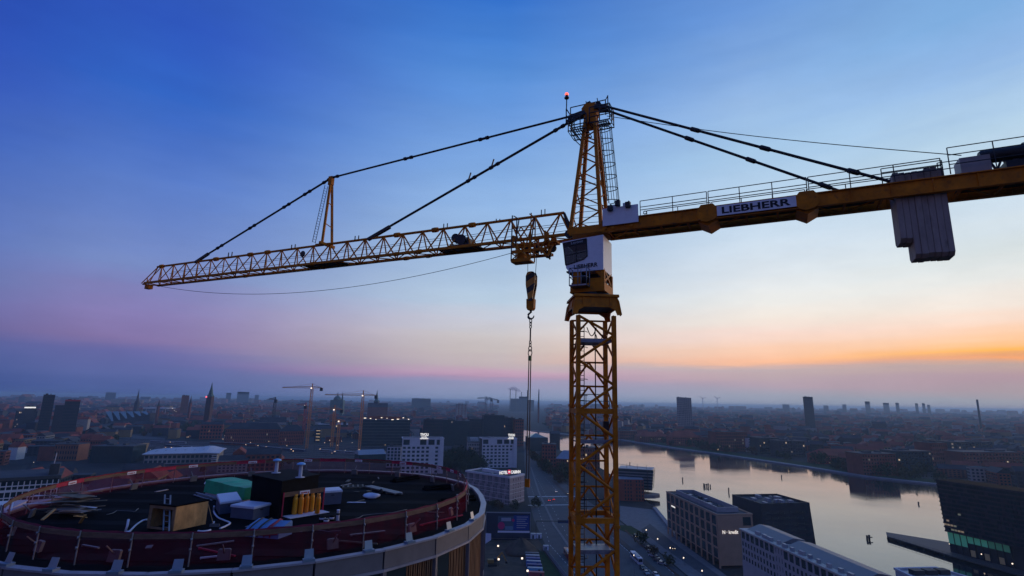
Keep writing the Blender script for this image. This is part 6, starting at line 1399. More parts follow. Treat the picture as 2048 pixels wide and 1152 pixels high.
b = MB(); b.lathe(p + Vector((-w * .5, -w * .55, hb_ - 1)), [(.1, 0), (2.0, .1), (2.0, .6)], 14, ax=(0, -1, 0)); b.build('clock_face', mat('red_clock_glow', (1, .2, .2), .5, 0, 0, emit=1.6, ecol=(1, .15, .2)), o)
spire(381, 790, 806, 4, 1900, brickd, roofdk, 'small pointed turret right of the brick gate tower')
block('brick_gate_tower', 361, 376, 791, 812, brickd, 'stout brick tower left of the clock tower', 20, dist=2300)
o, p, w, hb_, h = spire(684, 782, 806, 7, 2100, copper, copper, 'green church spire right of the domed palace')
spire(753, 780, 803, 10, 1900, roofdk, copper, 'broad dark church spire behind the right-hand tower crane')
block('church_hall', 735, 775, 806, 820, brickd, 'dark church hall below the broad spire', 30, dist=1880, roof='gable', rm=roofdk)
p = H2(at_d(672, 805, 2400)); o = thing('domed_palace', p, 'hazy domed palace left of the green church spire', 'palace'); h = zfor(p, 800); w = 18 / FPX * 2400
b = MB(); b.box(p.x - w * .6, p.x + w * .6, p.y, p.y + 40, 0, h); b.build('wall', copper, o); b = MB(); b.lathe(p + Vector((0, 15, h)), [(w * .4, 0), (w * .38, 6), (w * .28, 13), (w * .1, 18), (w * .05, 20), (w * .05, 26), (.3, 34)], 16); b.build('dome', copper, o)
spire(1077, 776, 806, 4, 2100, brickd, copper, 'needle-like church spire near the hanging chain')
# fan-roofed hall
o = thing('fan_roof_hall', at(250, 845), 'low hall with a row of slanting pale blue roof fins', 'hall'); OCC.append((at(250, 845).x, at(250, 845).y, 70))
fin = mat('pale_blue_fin', (.16, .26, .32), .5, 0, .1, .1)
dist = math.hypot(*at(250, 846)[:2]) - 4
for k_ in range(6):
    x0 = 211 + 14 * k_; yb_ = 842 - 2.6 * k_; b = MB(); p0, p1, p2, p3 = at_d(x0, 823, dist), at_d(x0 + 11, 822.5, dist), at_d(x0 + 15, yb_, dist - 16), at_d(x0 + 12, yb_ + .5, dist - 16)
    nn = Vector((0, 1.5, 0)); b.add([p0, p1, p2, p3, p0 + nn, p1 + nn, p2 + nn, p3 + nn], [(0, 1, 2, 3), (7, 6, 5, 4), (0, 4, 5, 1), (1, 5, 6, 2), (2, 6, 7, 3), (3, 7, 4, 0)]); b.build('roof_fin', fin, o)
P, Q = ends(208, 296, 846); b = MB(); b.prism([(p.x, p.y) for p in (P + Vector((0, 4, 0)), Q + Vector((0, 4, 0)), Q + Vector((10, 40, 0)), P + Vector((-10, 40, 0)))], 0, zfor(P, 826)); b.build('wall', dkm, o)
P, Q = ends(282, 331, 838); o = thing('white_canopy', P, 'flat white canopy roof right of the fan-roofed hall', 'canopy'); h = zfor(P, 817)
b = MB(); b.prism([(p.x, p.y) for p in (P, Q, Q + Vector((0, 50, 0)), P + Vector((0, 50, 0)))], h, h + 3.2); b.build('roof', whit, o)
for f in (.1, .5, .9): p = P.lerp(Q, f) + Vector((0, 6, 0)); strut('column', p, p + UZ * h, .8, whit, o)
# long brick sorting office
o, T, ln, eh = block('brick_sorting_office', 448, 560, 846, 886, brick, 'long red brick office with dark mansard roof by the railway', 24, roof='hip', rm=roofdk, nx=30, ny=4, fw=.42, fh=.62, lit=.02)
o, T, ln, eh = block('brick_office_wing', 558, 606, 850, 890, brick, 'return wing of the red brick office beside the crane foot', 24, roof='hip', rm=roofdk, nx=14, ny=4, fw=.42, fh=.62, lit=.02, turn=.25)
block('grey_gable_hall', 518, 572, 835, 850, plaster, 'row of pale gables above the brick sorting office', 22, dist=1250, roof='gable', rm=roofdk, nx=16, ny=2)
# glass block under construction with site lamps on top
o, T, ln, eh = block('glass_site_block', 722, 818, 840, 893, teal, 'dark green glass block under construction with site lights on top', 30, nx=24, ny=8, fw=.8, fh=.6, glass=teal, lit=.0)
for k_ in range(9): blk('site_light', T(ln * (.04 + .115 * k_), -1.0, eh + random.uniform(.6, 4)), (1, 0, 0), (0, 1, 0), random.choice([1.2, 2.4, 4.0]), .6, .9, lampm, o)
b = MB(); b.box(ln * .1, ln * .8, 4, 20, eh + .7, eh + 6, T); b.build('upper_frame', brickd, o)
for j_ in range(9): b = MB(); b.box(0, ln, -.7, -.35, eh * j_ / 9 + .3, eh * j_ / 9 + .9, T); b.build('floor_edge', mat('floor_edge_teal', (.07, .11, .11), .6, 0, .1, .2), o)
b = MB(); b.bar(T(0, -.8, eh + 1), T(ln, -.8, eh + 1), .4, .9); b.build('edge_band', metr, o)
block('low_white_roof', 634, 694, 849, 868, teal, 'low hall with a pale roof left of the glass site block', 30, rm=whit, nx=12, ny=3, lit=.05)
o, T, ln, eh = block('floodlit_stair', 628, 640, 858, 884, dkm, 'narrow stair tower with bright landings on the building site', 8)
for k_ in range(4): blk('landing_light', T(ln / 2, -.5, eh * (.15 + .24 * k_)), (1, 0, 0), (0, 1, 0), ln * .8, .3, .8, lit_w, o)
block('blue_shed', 716, 772, 900, 922, teal, 'blue-grey shed with sloping roof at the edge of the rail yard', 20, roof='gable', rm=metr, turn=.4)
block('white_frame_house', 772, 800, 894, 935, whit, 'narrow white-framed house left of the hotel tower', 14, nx=4, ny=6, fw=.7, fh=.75, glass=teal, single=True, lit=0)
# trains standing in the rail yard
trm = [mat('train_grey', (.26, .27, .30), .4, .2, .1, .3), mat('train_dark_red', (.16, .03, .03), .4, .1, .1, .3), mat('train_dark_blue', (.04, .06, .12), .4, .1, .1, .3)]
for k_, (xa, ya, xb, yb, lab) in enumerate(((300, 886, 372, 888.5, 'grey train at the back left of the rail yard'), (420, 888, 512, 893, 'dark red train in the middle of the rail yard'), (520, 897, 610, 905, 'dark blue train left of the crane feet'), (640, 904, 742, 912, 'long grey train at the right of the rail yard'), (470, 905, 560, 914, 'grey train nearest the round tower'), (330, 894, 410, 899, 'dark blue train at the left of the rail yard'))):
    a_, c_ = at(xa, ya), at(xb, yb); d_ = (c_ - a_).normalized(); s_ = Vector((-d_.y, d_.x, 0)); o = thing('train', a_, lab, 'train', 'trains in the rail yard'); nc = max(3, int((c_ - a_).length / 25)); cl_ = (c_ - a_).length / nc
    for q in range(nc):
        m0 = a_ + d_ * cl_ * (q + .5); cr_ = blk('carriage', m0 + UZ * 2.3, d_, s_, cl_ - .8, 2.9, 3.2, trm[k_ % 3], o); blk('window_band', m0 + UZ * 2.8 - s_ * 1.47, d_, s_, cl_ * .86, .06, .9, wglass, o); blk('carriage_roof', m0 + UZ * 4.0, d_, s_, cl_ - 1.2, 2.3, .25, metr, o)
for k_ in range(22):
    px_ = 260 + 23 * k_; p = at(px_, 884 + (k_ * 7 % 5) * 5 + k_ * .45); o = thing('catenary_mast', p, 'thin overhead-line mast over the railway tracks', 'mast', 'overhead-line masts in the rail yard'); strut('pole', p, p + UZ * 8, .2, dsteel, o); strut('arm', p + UZ * 7.5 - Vector((4, 0, 0)), p + UZ * 7.5 + Vector((4, 0, 0)), .12, dsteel, o)
# dark office row in the centre
for xl, xr, yt, yb, lab, m_ in ((845, 884, 839, 893, 'dark glass office block behind the left hotel tower', dkm), (884, 908, 840, 892, 'blackish office block second from the left in the dark row', teal), (908, 938, 842, 890, 'blue-grey office block in the middle of the dark row', teal), (938, 968, 838, 884, 'dark office block left of the tallest block in the dark row', dkm), (966, 1008, 831, 890, 'widest dark blue block of the central row', teal), (1006, 1030, 836, 890, 'dark block next to last in the central row', dkm), (1030, 1047, 839, 892, 'dark reddish block at the right end of the central row', brickd)):
    block('dark_office', xl, xr, yt, yb, m_, lab, 24, nx=max(4, int((xr - xl) / 4)), ny=8, fw=.6, fh=.5, glass=teal, lit=.01, group='dark office row', seed=xl)
block('striped_flats', 913, 933, 809, 845, plaster, 'pale block of flats with vertical stripes above the dark row', 18, nx=3, ny=11, fw=.35, fh=.6, glass=brickd, lit=0)
o, T, ln, eh = block('sloping_roof_house', 935, 962, 885, 925, plaster, 'grey house between the two white hotel towers', 26, nx=8, ny=5, lit=.02)
b = MB(); b.add([T(-.4, -.5, eh + .7), T(ln + .4, -.5, eh + .7), T(ln * 1.3, 30, eh + 5.5), T(-.4, 30, eh + 5.5), T(-.4, 30, eh + .7), T(ln * 1.3, 30, eh + .7)], [(0, 1, 2, 3), (3, 2, 5, 4), (0, 3, 4), (1, 5, 2)]); b.build('sloped_roof', roofm, o)
for k_ in range(3): blk('skylight', T(ln * .5, 8 + 7 * k_, eh + 2.6 + 1.2 * k_), (1, .1, 0), (-.1, 1, .16), ln * .6, 1.6, .2, whit, o)
# buildings left of the mast by the water
o, T, ln, eh = block('wedge_roof_house', 1058, 1096, 876, 902, teal, 'dark glass house with folded roof at the water left of the mast', 30, lit=0)
b = MB(); b.add([T(0, 0, eh + .7), T(ln * .9, 0, eh + .7), T(ln * .5, 20, eh + 7), T(ln, 30, eh + .7), T(0, 30, eh + .7)], [(0, 1, 2), (1, 3, 2), (3, 4, 2), (4, 0, 2)]); b.build('folded_roof', teal, o)
block('wedge_tower', 1102, 1120, 862, 896, dkm, 'dark tapering slab by the water left of the mast', 10, roof='gable', lit=0)
block('brick_gable_house', 1084, 1112, 889, 934, brick, 'pale-fronted brick house left of the mast above the boulevard', 20, nx=5, ny=6, lit=.02, turn=-.2)
block('long_brick_house', 1112, 1146, 902, 944, brickd, 'long dark brick house with grey roof half behind the mast', 20, roof='hip', rm=metr, nx=8, ny=4, turn=-.5, lit=.04)
block('brick_house_behind_mast', 1150, 1200, 896, 942, brickd, 'dark brick house seen through the mast lattice', 20, roof='flat', nx=10, ny=5, lit=.04)
# left middle distance
for xl, xr, yt, yb, lab, m_, nx, ny in ((73, 106, 893, 922, 'plain red brick house in the left middle distance', brickd, 0, 0), (105, 152, 889, 922, 'orange-brown brick school with rows of windows on the left', mat('orange_brick', (.24, .10, .055), .85, 0, .2, .2), 9, 3)):
    block('brick_house', xl, xr, yt, yb, m_, lab, 22, nx=nx, ny=ny, fw=.5, fh=.5, lit=.0, group='brick houses on the left', single=bool(nx))
o, T, ln, eh = block('white_gable_house', 12, 31, 884, 920, whit, 'white pointed gable house at the left edge', 14, roof='gable', rm=roofred)
o, T, ln, eh = block('white_gable_house', 42, 58, 888, 906, whit, 'smaller white gable house second from the left edge', 14, roof='gable', rm=roofred)
block('dark_green_hall', 178, 262, 893, 926, teal, 'long dark green hall behind the tan ramp building', 30, nx=14, ny=2, fw=.9, fh=.6, glass=teal, lit=0)
o = thing('tan_ramp_building', at(260, 922), 'tan slab with a slanting edge left of the curved white roof', 'building'); P, Q = H2(at(243, 923)), H2(at(270, 921)); h = zfor(Q, 888)
b = MB(); s_ = (at(284, 890) - at(276, 890)).length; dd_ = (Q - P).normalized(); b.loft([[P, Q, Q + Vector((0, 16, 0)), P + Vector((0, 16, 0))], [P + dd_ * 14 + UZ * h, Q + dd_ * 4 + UZ * h, Q + dd_ * 4 + Vector((0, 16, h)), P + dd_ * 14 + Vector((0, 16, h))]]); b.build('wall', mat('tan_concrete', (.34, .24, .14), .85, 0, .2, .2), o)
# swept white roof hall
o = thing('swept_roof_hall', at(360, 926), 'wide hall with a sweeping white roof in front of the railway', 'hall'); OCC.append((at(360, 915).x, at(360, 915).y, 75)); OCC.append((at(300, 915).x, at(300, 915).y, 40))
P, Q = H2(at(286, 929)), H2(at(432, 926)); d = (Q - P).normalized(); nb = Vector((-d.y, d.x, 0)); ln = (Q - P).length; h = zfor(P, 908)
def SH(x, y, z): return P + d * x + nb * y + UZ * z
b = MB(); b.box(0, ln, .6, 50, 0, h - .3, SH); b.build('wall', plaster, o); wallgrid(o, P + nb * .58, Q + nb * .58, 0, h * .9, 16, 2, plaster, .7, .6, .3, teal, .0, seed=44, single=True)
rows = []
for i in range(17):
    x = -2 + (ln + 5) * i / 16; f = i / 16; up = 3.5 * math.sin(math.pi * min(1, f * 1.1)) + (3.8 * math.exp(-((f - .82) / .12) ** 2))
    rows.append([SH(x, -3, h + up * .15), SH(x, 12, h + up * .55 + .6), SH(x, 30, h + up + 1.4), SH(x, 52, h + up * .7 + 1.0)])
b = MB(); b.loft([r + [q - UZ * .8 for q in r[::-1]] for r in rows]); b.build('roof', whit, o)
for k_ in range(6): p = rows[2 + 2 * k_][1]; q = rows[2 + 2 * k_][3]; b = MB(); b.bar(p + UZ * .5, q + UZ * .6, .8, .5); b.build('roof_rib', metr, o)
for k_ in range(5): blk('terrace_band', SH(ln * .97, -2.5 , h - 2.8 - 2.4 * k_), d, nb, ln * .08, 3, .5, whit, o)
# near left: glazed block with white bars behind the tower rim
gh = 52.0; P, Q = H2(at(-60, 966, gh)), H2(at(118, 956, gh)); d = (Q - P).normalized(); nb = Vector((-d.y, d.x, 0)); ln = (Q - P).length
o = thing('barred_glass_block', P, 'glazed block with white horizontal bars at the left edge behind the roof fence', 'building')
def LB(x, y, z): return P + d * x + nb * y + UZ * z
b = MB(); b.box(0, ln, 0, 22, 0, gh, LB); b.build('core', teal, o)
b = MB(); b.box(-.5, ln + .5, -.7, 22.5, gh + .01, gh + 1.0, LB); b.build('roof', roofm, o)
for j_ in range(6):
    b = MB(); b.box(0, ln, -.5, -.02, gh - 3.6 - 3.6 * j_, gh - 2.9 - 3.6 * j_, LB); b.build('white_bar', whit, o)
    b = MB(); b.box(0, ln, -.45, -.03, gh - 1.9 - 3.6 * j_, gh - 1.6 - 3.6 * j_, LB); b.build('white_rail', whit, o)
for i in range(16): b = MB(); b.box(ln * i / 15 - .12, ln * i / 15 + .12, -.40, -.01, gh - 22, gh - .4, LB); b.build('post', whit, o)
b = MB(); b.box(ln * .86, ln * .98, 2, 8, gh + 1.01, gh + 4.5, LB); b.build('stair_head', roofm, o); strut('mast_pole', LB(ln * .9, 4, gh + 4), LB(ln * .91, 4, gh + 8), .12, whit, o)
P2, Q2 = H2(at(-40, 1036, 50)), H2(at(30, 1004, 50)); d2 = (Q2 - P2).normalized(); nb2 = Vector((-d2.y, d2.x, 0)); ln2 = (Q2 - P2).length
o = thing('stepped_glass_terrace', P2, 'stepped glass terrace with white edges at the lower left edge', 'building')
for j_ in range(6):
    h_ = 50 - 3.4 * j_; b = MB(); b.box(-j_ * 1.5, ln2 + 2, -2.2 * j_ - 2.2, 10, 0 if j_ == 5 else h_ - 3.2, h_ - .5, lambda x, y, z: P2 + d2 * x + nb2 * y + UZ * z); b.build('storey', teal, o)
    b = MB(); b.box(-j_ * 1.5 - .4, ln2 + 2.4, -2.2 * j_ - 2.5, 10.2, h_ - .49, h_ + .1, lambda x, y, z: P2 + d2 * x + nb2 * y + UZ * z); b.build('white_edge', whit, o)

# ---- distant tower cranes
dc = mat('distant_crane_orange', (.62, .22, .05), .6, 0, .1, .2); dcr = mat('distant_crane_red', (.4, .05, .06), .6, 0, .1, .2)
def far_crane(px, yb, ytip, yj, xj0, xj1, label, m, dist=None, r=.45, head=True):
    p = H2(at(px, yb)) if not dist else H2(at_d(px, yb, dist)); D = math.hypot(p.x, p.y); o = thing('distant_crane', p, label, 'crane', 'tower cranes in the city')
    hj = zfor(p, yj); ht = zfor(p, ytip); a, c = H2(at_d(xj0, yj, D * 1.04)), H2(at_d(xj1, yj, D * .98)); a.z = zfor(a, yj + (-2 if xj0 < px else 0)); c.z = hj
    a.z = hj; k_ = D / 600
    s_ = 1.0 * k_
    b = MB()
    for sx, sy in ((-s_, -s_), (s_, -s_), (s_, s_), (-s_, s_)): b.bar(p + Vector((sx, sy, 0)), p + Vector((sx, sy, hj)), .32 * k_)
    z = 0; n = 0
    while z < hj - 3 * k_:
        e = -1 if n % 2 else 1; b.bar(p + Vector((-s_ * e, -s_, z)), p + Vector((s_ * e, -s_, z + 3 * k_)), .24 * k_); b.bar(p + Vector((-s_, s_ * e, z)), p + Vector((-s_, -s_ * e, z + 3 * k_)), .2 * k_); z += 3 * k_; n += 1
    b.build('mast', m, o)
    def arm(e, nm):
        b = MB(); st = p + UZ * hj; d_ = (e - st); ln_ = d_.length; d_.normalize(); sd = d_.cross(UZ).normalized() * .7 * k_
        b.bar(st + sd, e + sd * .6, .4 * k_); b.bar(st - sd, e - sd * .6, .4 * k_); b.bar(st + UZ * 1.8 * k_, e + UZ * .5 * k_, .45 * k_)
        q = 0; n = 0
        while q < ln_ - 2 * k_:
            b.bar(st + d_ * q + (sd if n % 2 else UZ * 1.5 * k_), st + d_ * (q + 2 * k_) + (UZ * 1.5 * k_ if n % 2 else sd), .16 * k_); q += 2 * k_; n += 1
        b.build(nm, m, o)
    arm(a, 'jib'); arm(c, 'counter_jib')
    b = MB(); top = p + UZ * ht; b.bar(p + UZ * hj, top, .8 * k_); b.bar(top, (p + UZ * hj).lerp(a, .65) + UZ * k_, .14 * k_); b.bar(top, c, .16 * k_); b.build('head', m, o)
    blk('counterweight', c - UZ * 1.5 * k_, (1, 0, 0), (0, 1, 0), 2.6 * k_, 2 * k_, 3.2 * k_, dkm, o); blk('cab', p + Vector((0, -1.6 * k_, hj - 1.5 * k_)), (1, 0, 0), (0, 1, 0), 1.6 * k_, 1.4 * k_, 2 * k_, whit, o)
    if head: blk('cab_lamp', p + Vector((0, -2.6 * k_, hj - .2 * k_)), (1, 0, 0), (0, 1, 0), 1.3 * k_, .4, 1.1 * k_, lampm, o)
far_crane(613, 897, 767, 776, 565, 643, 'taller orange tower crane left of centre with its jib to the left', dc)
far_crane(718, 903, 781, 791, 650, 752, 'orange tower crane with its jib over the palace dome', dc)
far_crane(605, 882, 805, 811, 593, 611, 'red crane mast close beside the taller orange crane', dcr)
far_crane(663, 893, 810, 819, 634, 684, 'lower orange crane between the two tall cranes', dc)
far_crane(674, 900, 838, 842, 668, 690, 'short orange crane stub with a lamp on the building site', dc)
far_crane(770, 884, 836, 840, 762, 778, 'orange crane mast standing inside the glass site block', dc, head=False)
far_crane(545, 852, 794, 799, 538, 552, 'thin dark crane above the brick sorting office', dkm, dist=1500, head=False)
far_crane(972, 815, 794, 797, 955, 983, 'hazy crane far off left of the chimneys', dkm, dist=3500, head=False)
far_crane(983, 815, 797, 800, 970, 996, 'second hazy crane far off nearest the chimneys', dkm, dist=3500, head=False)

# ---- far right and horizon
block('far_hangar', 823, 861, 797, 809, teal, 'wide hazy block alone on the skyline left of centre', 80, dist=4200, nx=0)
o, T, ln, eh = block('twin_slab_tower', 1356, 1370.6, 795, 862, plaster, 'left half of the pale slab tower across the harbour', 20, dist=1650, nx=5, ny=18, fw=.5, fh=.5, lit=.0)
o, T, ln, eh = block('twin_slab_tower', 1370.4, 1386, 796, 862, plaster, 'right paler half of the slab tower across the harbour', 20, dist=1655, nx=4, ny=18, fw=.4, fh=.5, lit=.0)
block('rounded_dark_tower', 1611, 1631, 794, 850, dkm, 'dark tower block standing alone on the right skyline', 26, dist=2000, nx=6, ny=18, fw=.5, fh=.5, lit=0)
for xl, xr, yt, lab in ((1686, 1694, 809, 'small hazy block left of the stepped skyline tower'), (1732, 1742, 803, 'stepped hazy tower with a red glow on the right skyline'), (1768, 1780, 806, 'wide hazy block right of the stepped tower'), (1793, 1800, 806, 'slim hazy tower in the middle of the right skyline'), (1832, 1838, 807, 'first of three little hazy towers on the right'), (1846, 1852, 807, 'middle one of three little hazy towers on the right'), (1856, 1862, 810, 'lowest of three little hazy towers on the right'), (1648, 1658, 811, 'low hazy block just right of the lone dark tower'), (1566, 1580, 809, 'low hazy block left of the lone dark tower'), (205, 226, 785, 'broad hazy hospital block on the left skyline'), (470, 494, 784, 'hazy blocks right of the clock tower'), (506, 514, 790, 'small hazy block above the brick office'), (448, 458, 786, 'hazy slab just right of the clock tower')):
    o, T, ln, eh = block('skyline_block', xl, xr, yt, 824, teal, lab, 60, dist=6500, group='hazy blocks on the skyline')
# power station
D = 4600; p = H2(at_d(1045, 810, D)); o = thing('power_station', p, 'hazy power station with tall chimneys and a smoke trail on the skyline', 'power station')
for xl, xr, yt in ((1021, 1038, 797), (1038, 1056, 793), (1056, 1068, 800)):
    P, Q = ends(xl, xr, 812, D); b = MB(); b.prism([(q.x, q.y) for q in (P, Q, Q + Vector((0, 60, 0)), P + Vector((0, 60, 0)))], 0, zfor(P, yt)); b.build('boiler_house', teal, o)
for px, yt in ((1020, 778), (1031.5, 780), (1042.5, 784), (1054.5, 780)):
    q = H2(at_d(px, 812, D)); h = zfor(q, yt); b = MB(); b.lathe(q, [(3.6, 0), (2.2, h)], 10); b.build('chimney', dkm, o)
q = H2(at_d(1078, 812, D - 300)); h = zfor(q, 779); b = MB(); b.lathe(q, [(3.6, 0), (2.2, h)], 10); b.build('lone_chimney', dkm, None, label='single hazy chimney right of the power station', cat='chimney')
sm = bpy.data.materials.new('smoke_trail'); sm.use_nodes = True; n_ = sm.node_tree; n_.nodes.clear(); o1 = n_.nodes.new('ShaderNodeOutputMaterial'); v1 = n_.nodes.new('ShaderNodeVolumePrincipled'); v1.inputs['Color'].default_value = (.42, .45, .55, 1); v1.inputs['Density'].default_value = .02; n_.links.new(v1.outputs[0], o1.inputs['Volume'])
b = MB(); pts_ = [at_d(1043 - 28 * t, 783 - 7 * t ** .6 + 1.0 * math.sin(t * 9), D) for t in [i / 10 for i in range(11)]]; b.tube(pts_, [3, 8, 12, 15, 17, 18, 18, 16, 14, 10, 4], 8); b.build('smoke', sm, None, label='thin smoke trail drifting left from the power station chimney', cat='smoke', kind='stuff')
# leaning chimney and wind turbines
p = H2(at_d(1959, 838, 2300)); h = zfor(p, 799); b = MB(); top = at_d(1954, 799, 2300); b.tube([p, p.lerp(top, .5), top], [3.4, 3.0, 2.8], 12); b.tube([p, p + UZ * 6], 7, 12); b.build('leaning_chimney', dkm, None, label='dark leaning chimney on the right skyline', cat='chimney')
for px, lab in ((1406, 'left hazy wind turbine beyond the slab tower'), (1435, 'right hazy wind turbine beyond the slab tower')):
    p = H2(at_d(px, 812, 6500)); h = zfor(p, 797); o = thing('wind_turbine', p, lab, 'wind turbine', 'wind turbines'); b = MB(); b.lathe(p, [(4.5, 0), (2.6, h)], 8); b.build('tower', whit, o)
    for a in (.4, 2.5, 4.6): strut('blade', p + Vector((0, -6, h)), p + Vector((math.cos(a) * 40, -6, h + math.sin(a) * 40)), 1.8, whit, o, 'bar')
# big blocks on the far quay
for xl, xr, yt, yb, m_, lab, nx, ny in ((1240, 1275, 862, 880, brickd, 'brick warehouse on the far quay next to the mast', 10, 3), (1280, 1338, 864, 886, brickd, 'long brick warehouse on the far quay', 16, 4), (1346, 1400, 862, 893, brick, 'brick warehouse with red roof in the middle of the far quay', 14, 4), (1434, 1497, 864, 903, brickd, 'large dark brick warehouse mirrored in the water', 16, 6), (1498, 1520, 876, 904, whit, 'pale banded house right of the large dark warehouse', 6, 5), (1520, 1560, 876, 908, teal, 'blue-grey office on the far quay', 10, 5), (1562, 1612, 882, 914, dkm, 'dark office on the far quay left of the brick row', 10, 5), (1640, 1728, 899, 928, brick, 'long red brick row behind the far lawn', 20, 4), (1728, 1796, 908, 953, brickd, 'tall dark brick block at the water edge with its reflection', 12, 6), (1798, 1868, 903, 944, teal, 'dark blue-grey block right of the tall brick block', 10, 6), (1866, 1900, 886, 932, brickd, 'brown block behind the dark glass building', 8, 5), (1930, 2048, 905, 944, brickd, 'long brick block at the right edge behind the dark glass building', 18, 5), (1905, 1990, 884, 915, teal, 'grey block with a pale blue roof light on the far right', 12, 4)):
    red = xl in (1346, 1280, 1640)
    block('quay_warehouse', xl, xr, yt, yb, m_, lab, 26, roof='hip' if red else 'flat', rm=roofred if red else roofm, nx=nx, ny=ny, fw=.5, fh=.5, lit=.05, group='blocks on the far quay', seed=xl)

# ---- mooring posts
for k_, (px, py, n, h_, lab) in enumerate(((1367, 962, 1, 3.6, 'single mooring post left of the post cluster'), (1415, 974, 5, 3.4, 'cluster of five mooring posts in the middle of the harbour'), (1460, 986, 1, 4.2, 'single mooring post right of the post cluster'), (1564, 956, 1, 3.4, 'mooring post off the dark warehouse'), (1838, 1009, 1, 2.8, 'thin mooring post left of the dark glass building'), (1740, 1080, 2, 2.6, 'pair of mooring posts left of the pier tip'), (1261, 929, 1, 3.0, 'mooring post beyond the glass quay box'))):
    p = at(px, py); o = thing('mooring_post', p, lab, 'mooring post', 'mooring posts in the harbour'); rg = random.Random(k_)
    for q in range(n): x = p + Vector(((q - n / 2) * 1.6, rg.uniform(-1, 1), 0)); strut('post', Vector((x.x, x.y, -.3)), Vector((x.x + .2, x.y, h_ * rg.uniform(.75, 1.1))), .55, dkm, o, 'rod')
    if n > 1: strut('tie_beam', p + Vector((-1.6, 0, h_ * .6)), p + Vector((1.6, 0, h_ * .6)), .25, dkm, o, 'bar')

# ---- trees
leafm = [mat('foliage_dark_green', (.030, .045, .020), .9, 0, .5, .3, spec=.1), mat('foliage_autumn_brown', (.075, .042, .02), .9, 0, .5, .3, spec=.1), mat('foliage_olive', (.05, .055, .022), .9, 0, .5, .3, spec=.1)]
bark = mat('bark', (.045, .035, .028), .9, 0, .3, 1)
def crown_mesh(name, m, seed, n=420):
    rg = random.Random(seed); b = MB(); lobes = [(Vector((rg.uniform(-.45, .45), rg.uniform(-.45, .45), rg.uniform(.35, .85))), rg.uniform(.25, .42)) for _ in range(9)]
    for _ in range(n):
        c, r_ = rg.choice(lobes); v = Vector((rg.gauss(0, 1), rg.gauss(0, 1), rg.gauss(0, 1))).normalized() * r_ * rg.uniform(.55, 1.05); p = c + v
        a = Vector((rg.gauss(0, 1), rg.gauss(0, 1), rg.gauss(0, 1))).normalized(); e = a.orthogonal().normalized(); s_ = rg.uniform(.035, .075); f = a.cross(e)
        b.quad(p - e * s_ - f * s_, p + e * s_ - f * s_ * .4, p + e * s_ * .8 + f * s_, p - e * s_ + f * s_ * .7)
    return b.mesh(name, m)
CM = [crown_mesh('crown_%d' % i, leafm[i % 3], i + 5) for i in range(6)]
tb = MB(); tb.lathe((0, 0, 0), [(.035, 0), (.026, .3), (.012, .62)], 6)
for a in range(4): tb.bar((0, 0, .28 + .05 * a), (.22 * math.cos(a * 1.7), .22 * math.sin(a * 1.7), .55 + .05 * a), .016)
TM = tb.mesh('trunk', bark)
TREES = []
def tree(p, h, k_, label, group):
    s_ = Matrix.Diagonal((h * .95, h * .95, h, 1)); rot = Matrix.Rotation(k_ * 1.3, 4, 'Z'); mw = Matrix.Translation(p) @ rot @ s_
    o = link('street_tree', None, None, Matrix.Translation(p)); tag(o, label, 'tree', group); link('trunk', TM, o, mw); link('crown', CM[k_ % 6], o, mw); TREES.append((p.x, p.y))
rg = random.Random(9)
for k_, (px, py, h, lab) in enumerate(((1284, 1088, 6, 'small brown tree left of the parked cars'), (1309, 1112, 5, 'small bush-like tree above the parked cars'), (1337, 1130, 5, 'low olive tree at the end of the parked cars'), (1070, 1014, 7, 'tree at the corner below the hotel'), (1000, 1018, 6, 'first shrub-like tree along the foot of the hotel'), (985, 1016, 6, 'second tree along the foot of the hotel'), (1028, 1019, 6, 'tree at the near corner of the hotel foot'))): tree(at(px, py), h, k_, lab, 'trees by the boulevard')
for k_ in range(26):
    f = k_ / 25; px = 1056 + 60 * f + rg.uniform(-4, 4); py = 915 + 52 * f + rg.uniform(-4, 4); tree(at(px + rg.choice([8, 30]), py), rg.uniform(8, 12), k_, 'bare autumn tree lining the boulevard left of the mast', 'trees lining the boulevard')
for k_ in range(34):
    px = rg.uniform(885, 965); py = rg.uniform(915, 945); tree(at(px, py), rg.uniform(11, 17), k_ * 3, 'dark tree in the park between the hotel towers', 'trees between the hotel towers')
for k_ in range(40):
    f = rg.random(); i = 5 + int(f * 5); a, c = at(*FAR[i]), at(*FAR[i + 1]); p = a.lerp(c, rg.random()); d = (c - a).normalized(); nn = Vector((-d.y, d.x, 0)); nn = nn if nn.dot(p) > 0 else -nn
    q = p + nn * rg.uniform(20, 60); q.z = 1.2; tree(q, rg.uniform(9, 15), k_ * 5 + 1, 'tree on the lawn of the far quay', 'trees on the far quay')

# ---- the general run of houses: the nearest ones one by one, the rest as one mass
def inpoly(x, y, poly):
    c = False; n = len(poly); j_ = n - 1
    for i in range(n):
        xi, yi, xj, yj = poly[i][0], poly[i][1], poly[j_][0], poly[j_][1]
        if (yi > y) != (yj > y) and x < (xj - xi) * (y - yi) / (yj - yi) + xi: c = not c
        j_ = i
    return c
WATER = [at(*p) for p in FAR] + NEARW; ROAD = [at(*p) for p in road]; RAILS = [at(*p) for p in ((220, 874), (470, 880), (770, 888), (815, 915), (700, 940), (430, 930), (180, 892))]
YARD = [at(*p) for p in ((880, 1000), (1075, 1000), (1160, 1200), (800, 1200))]
QUAY = [at(1205, 938), at(1312, 1018), at(1366, 1082), Vector((150, 262, 0)), Vector((60, 200, 0)), at(1180, 1010)]
FARQ = []
for i in range(2, len(FAR)):
    p = at(*FAR[i]); FARQ.append(p)
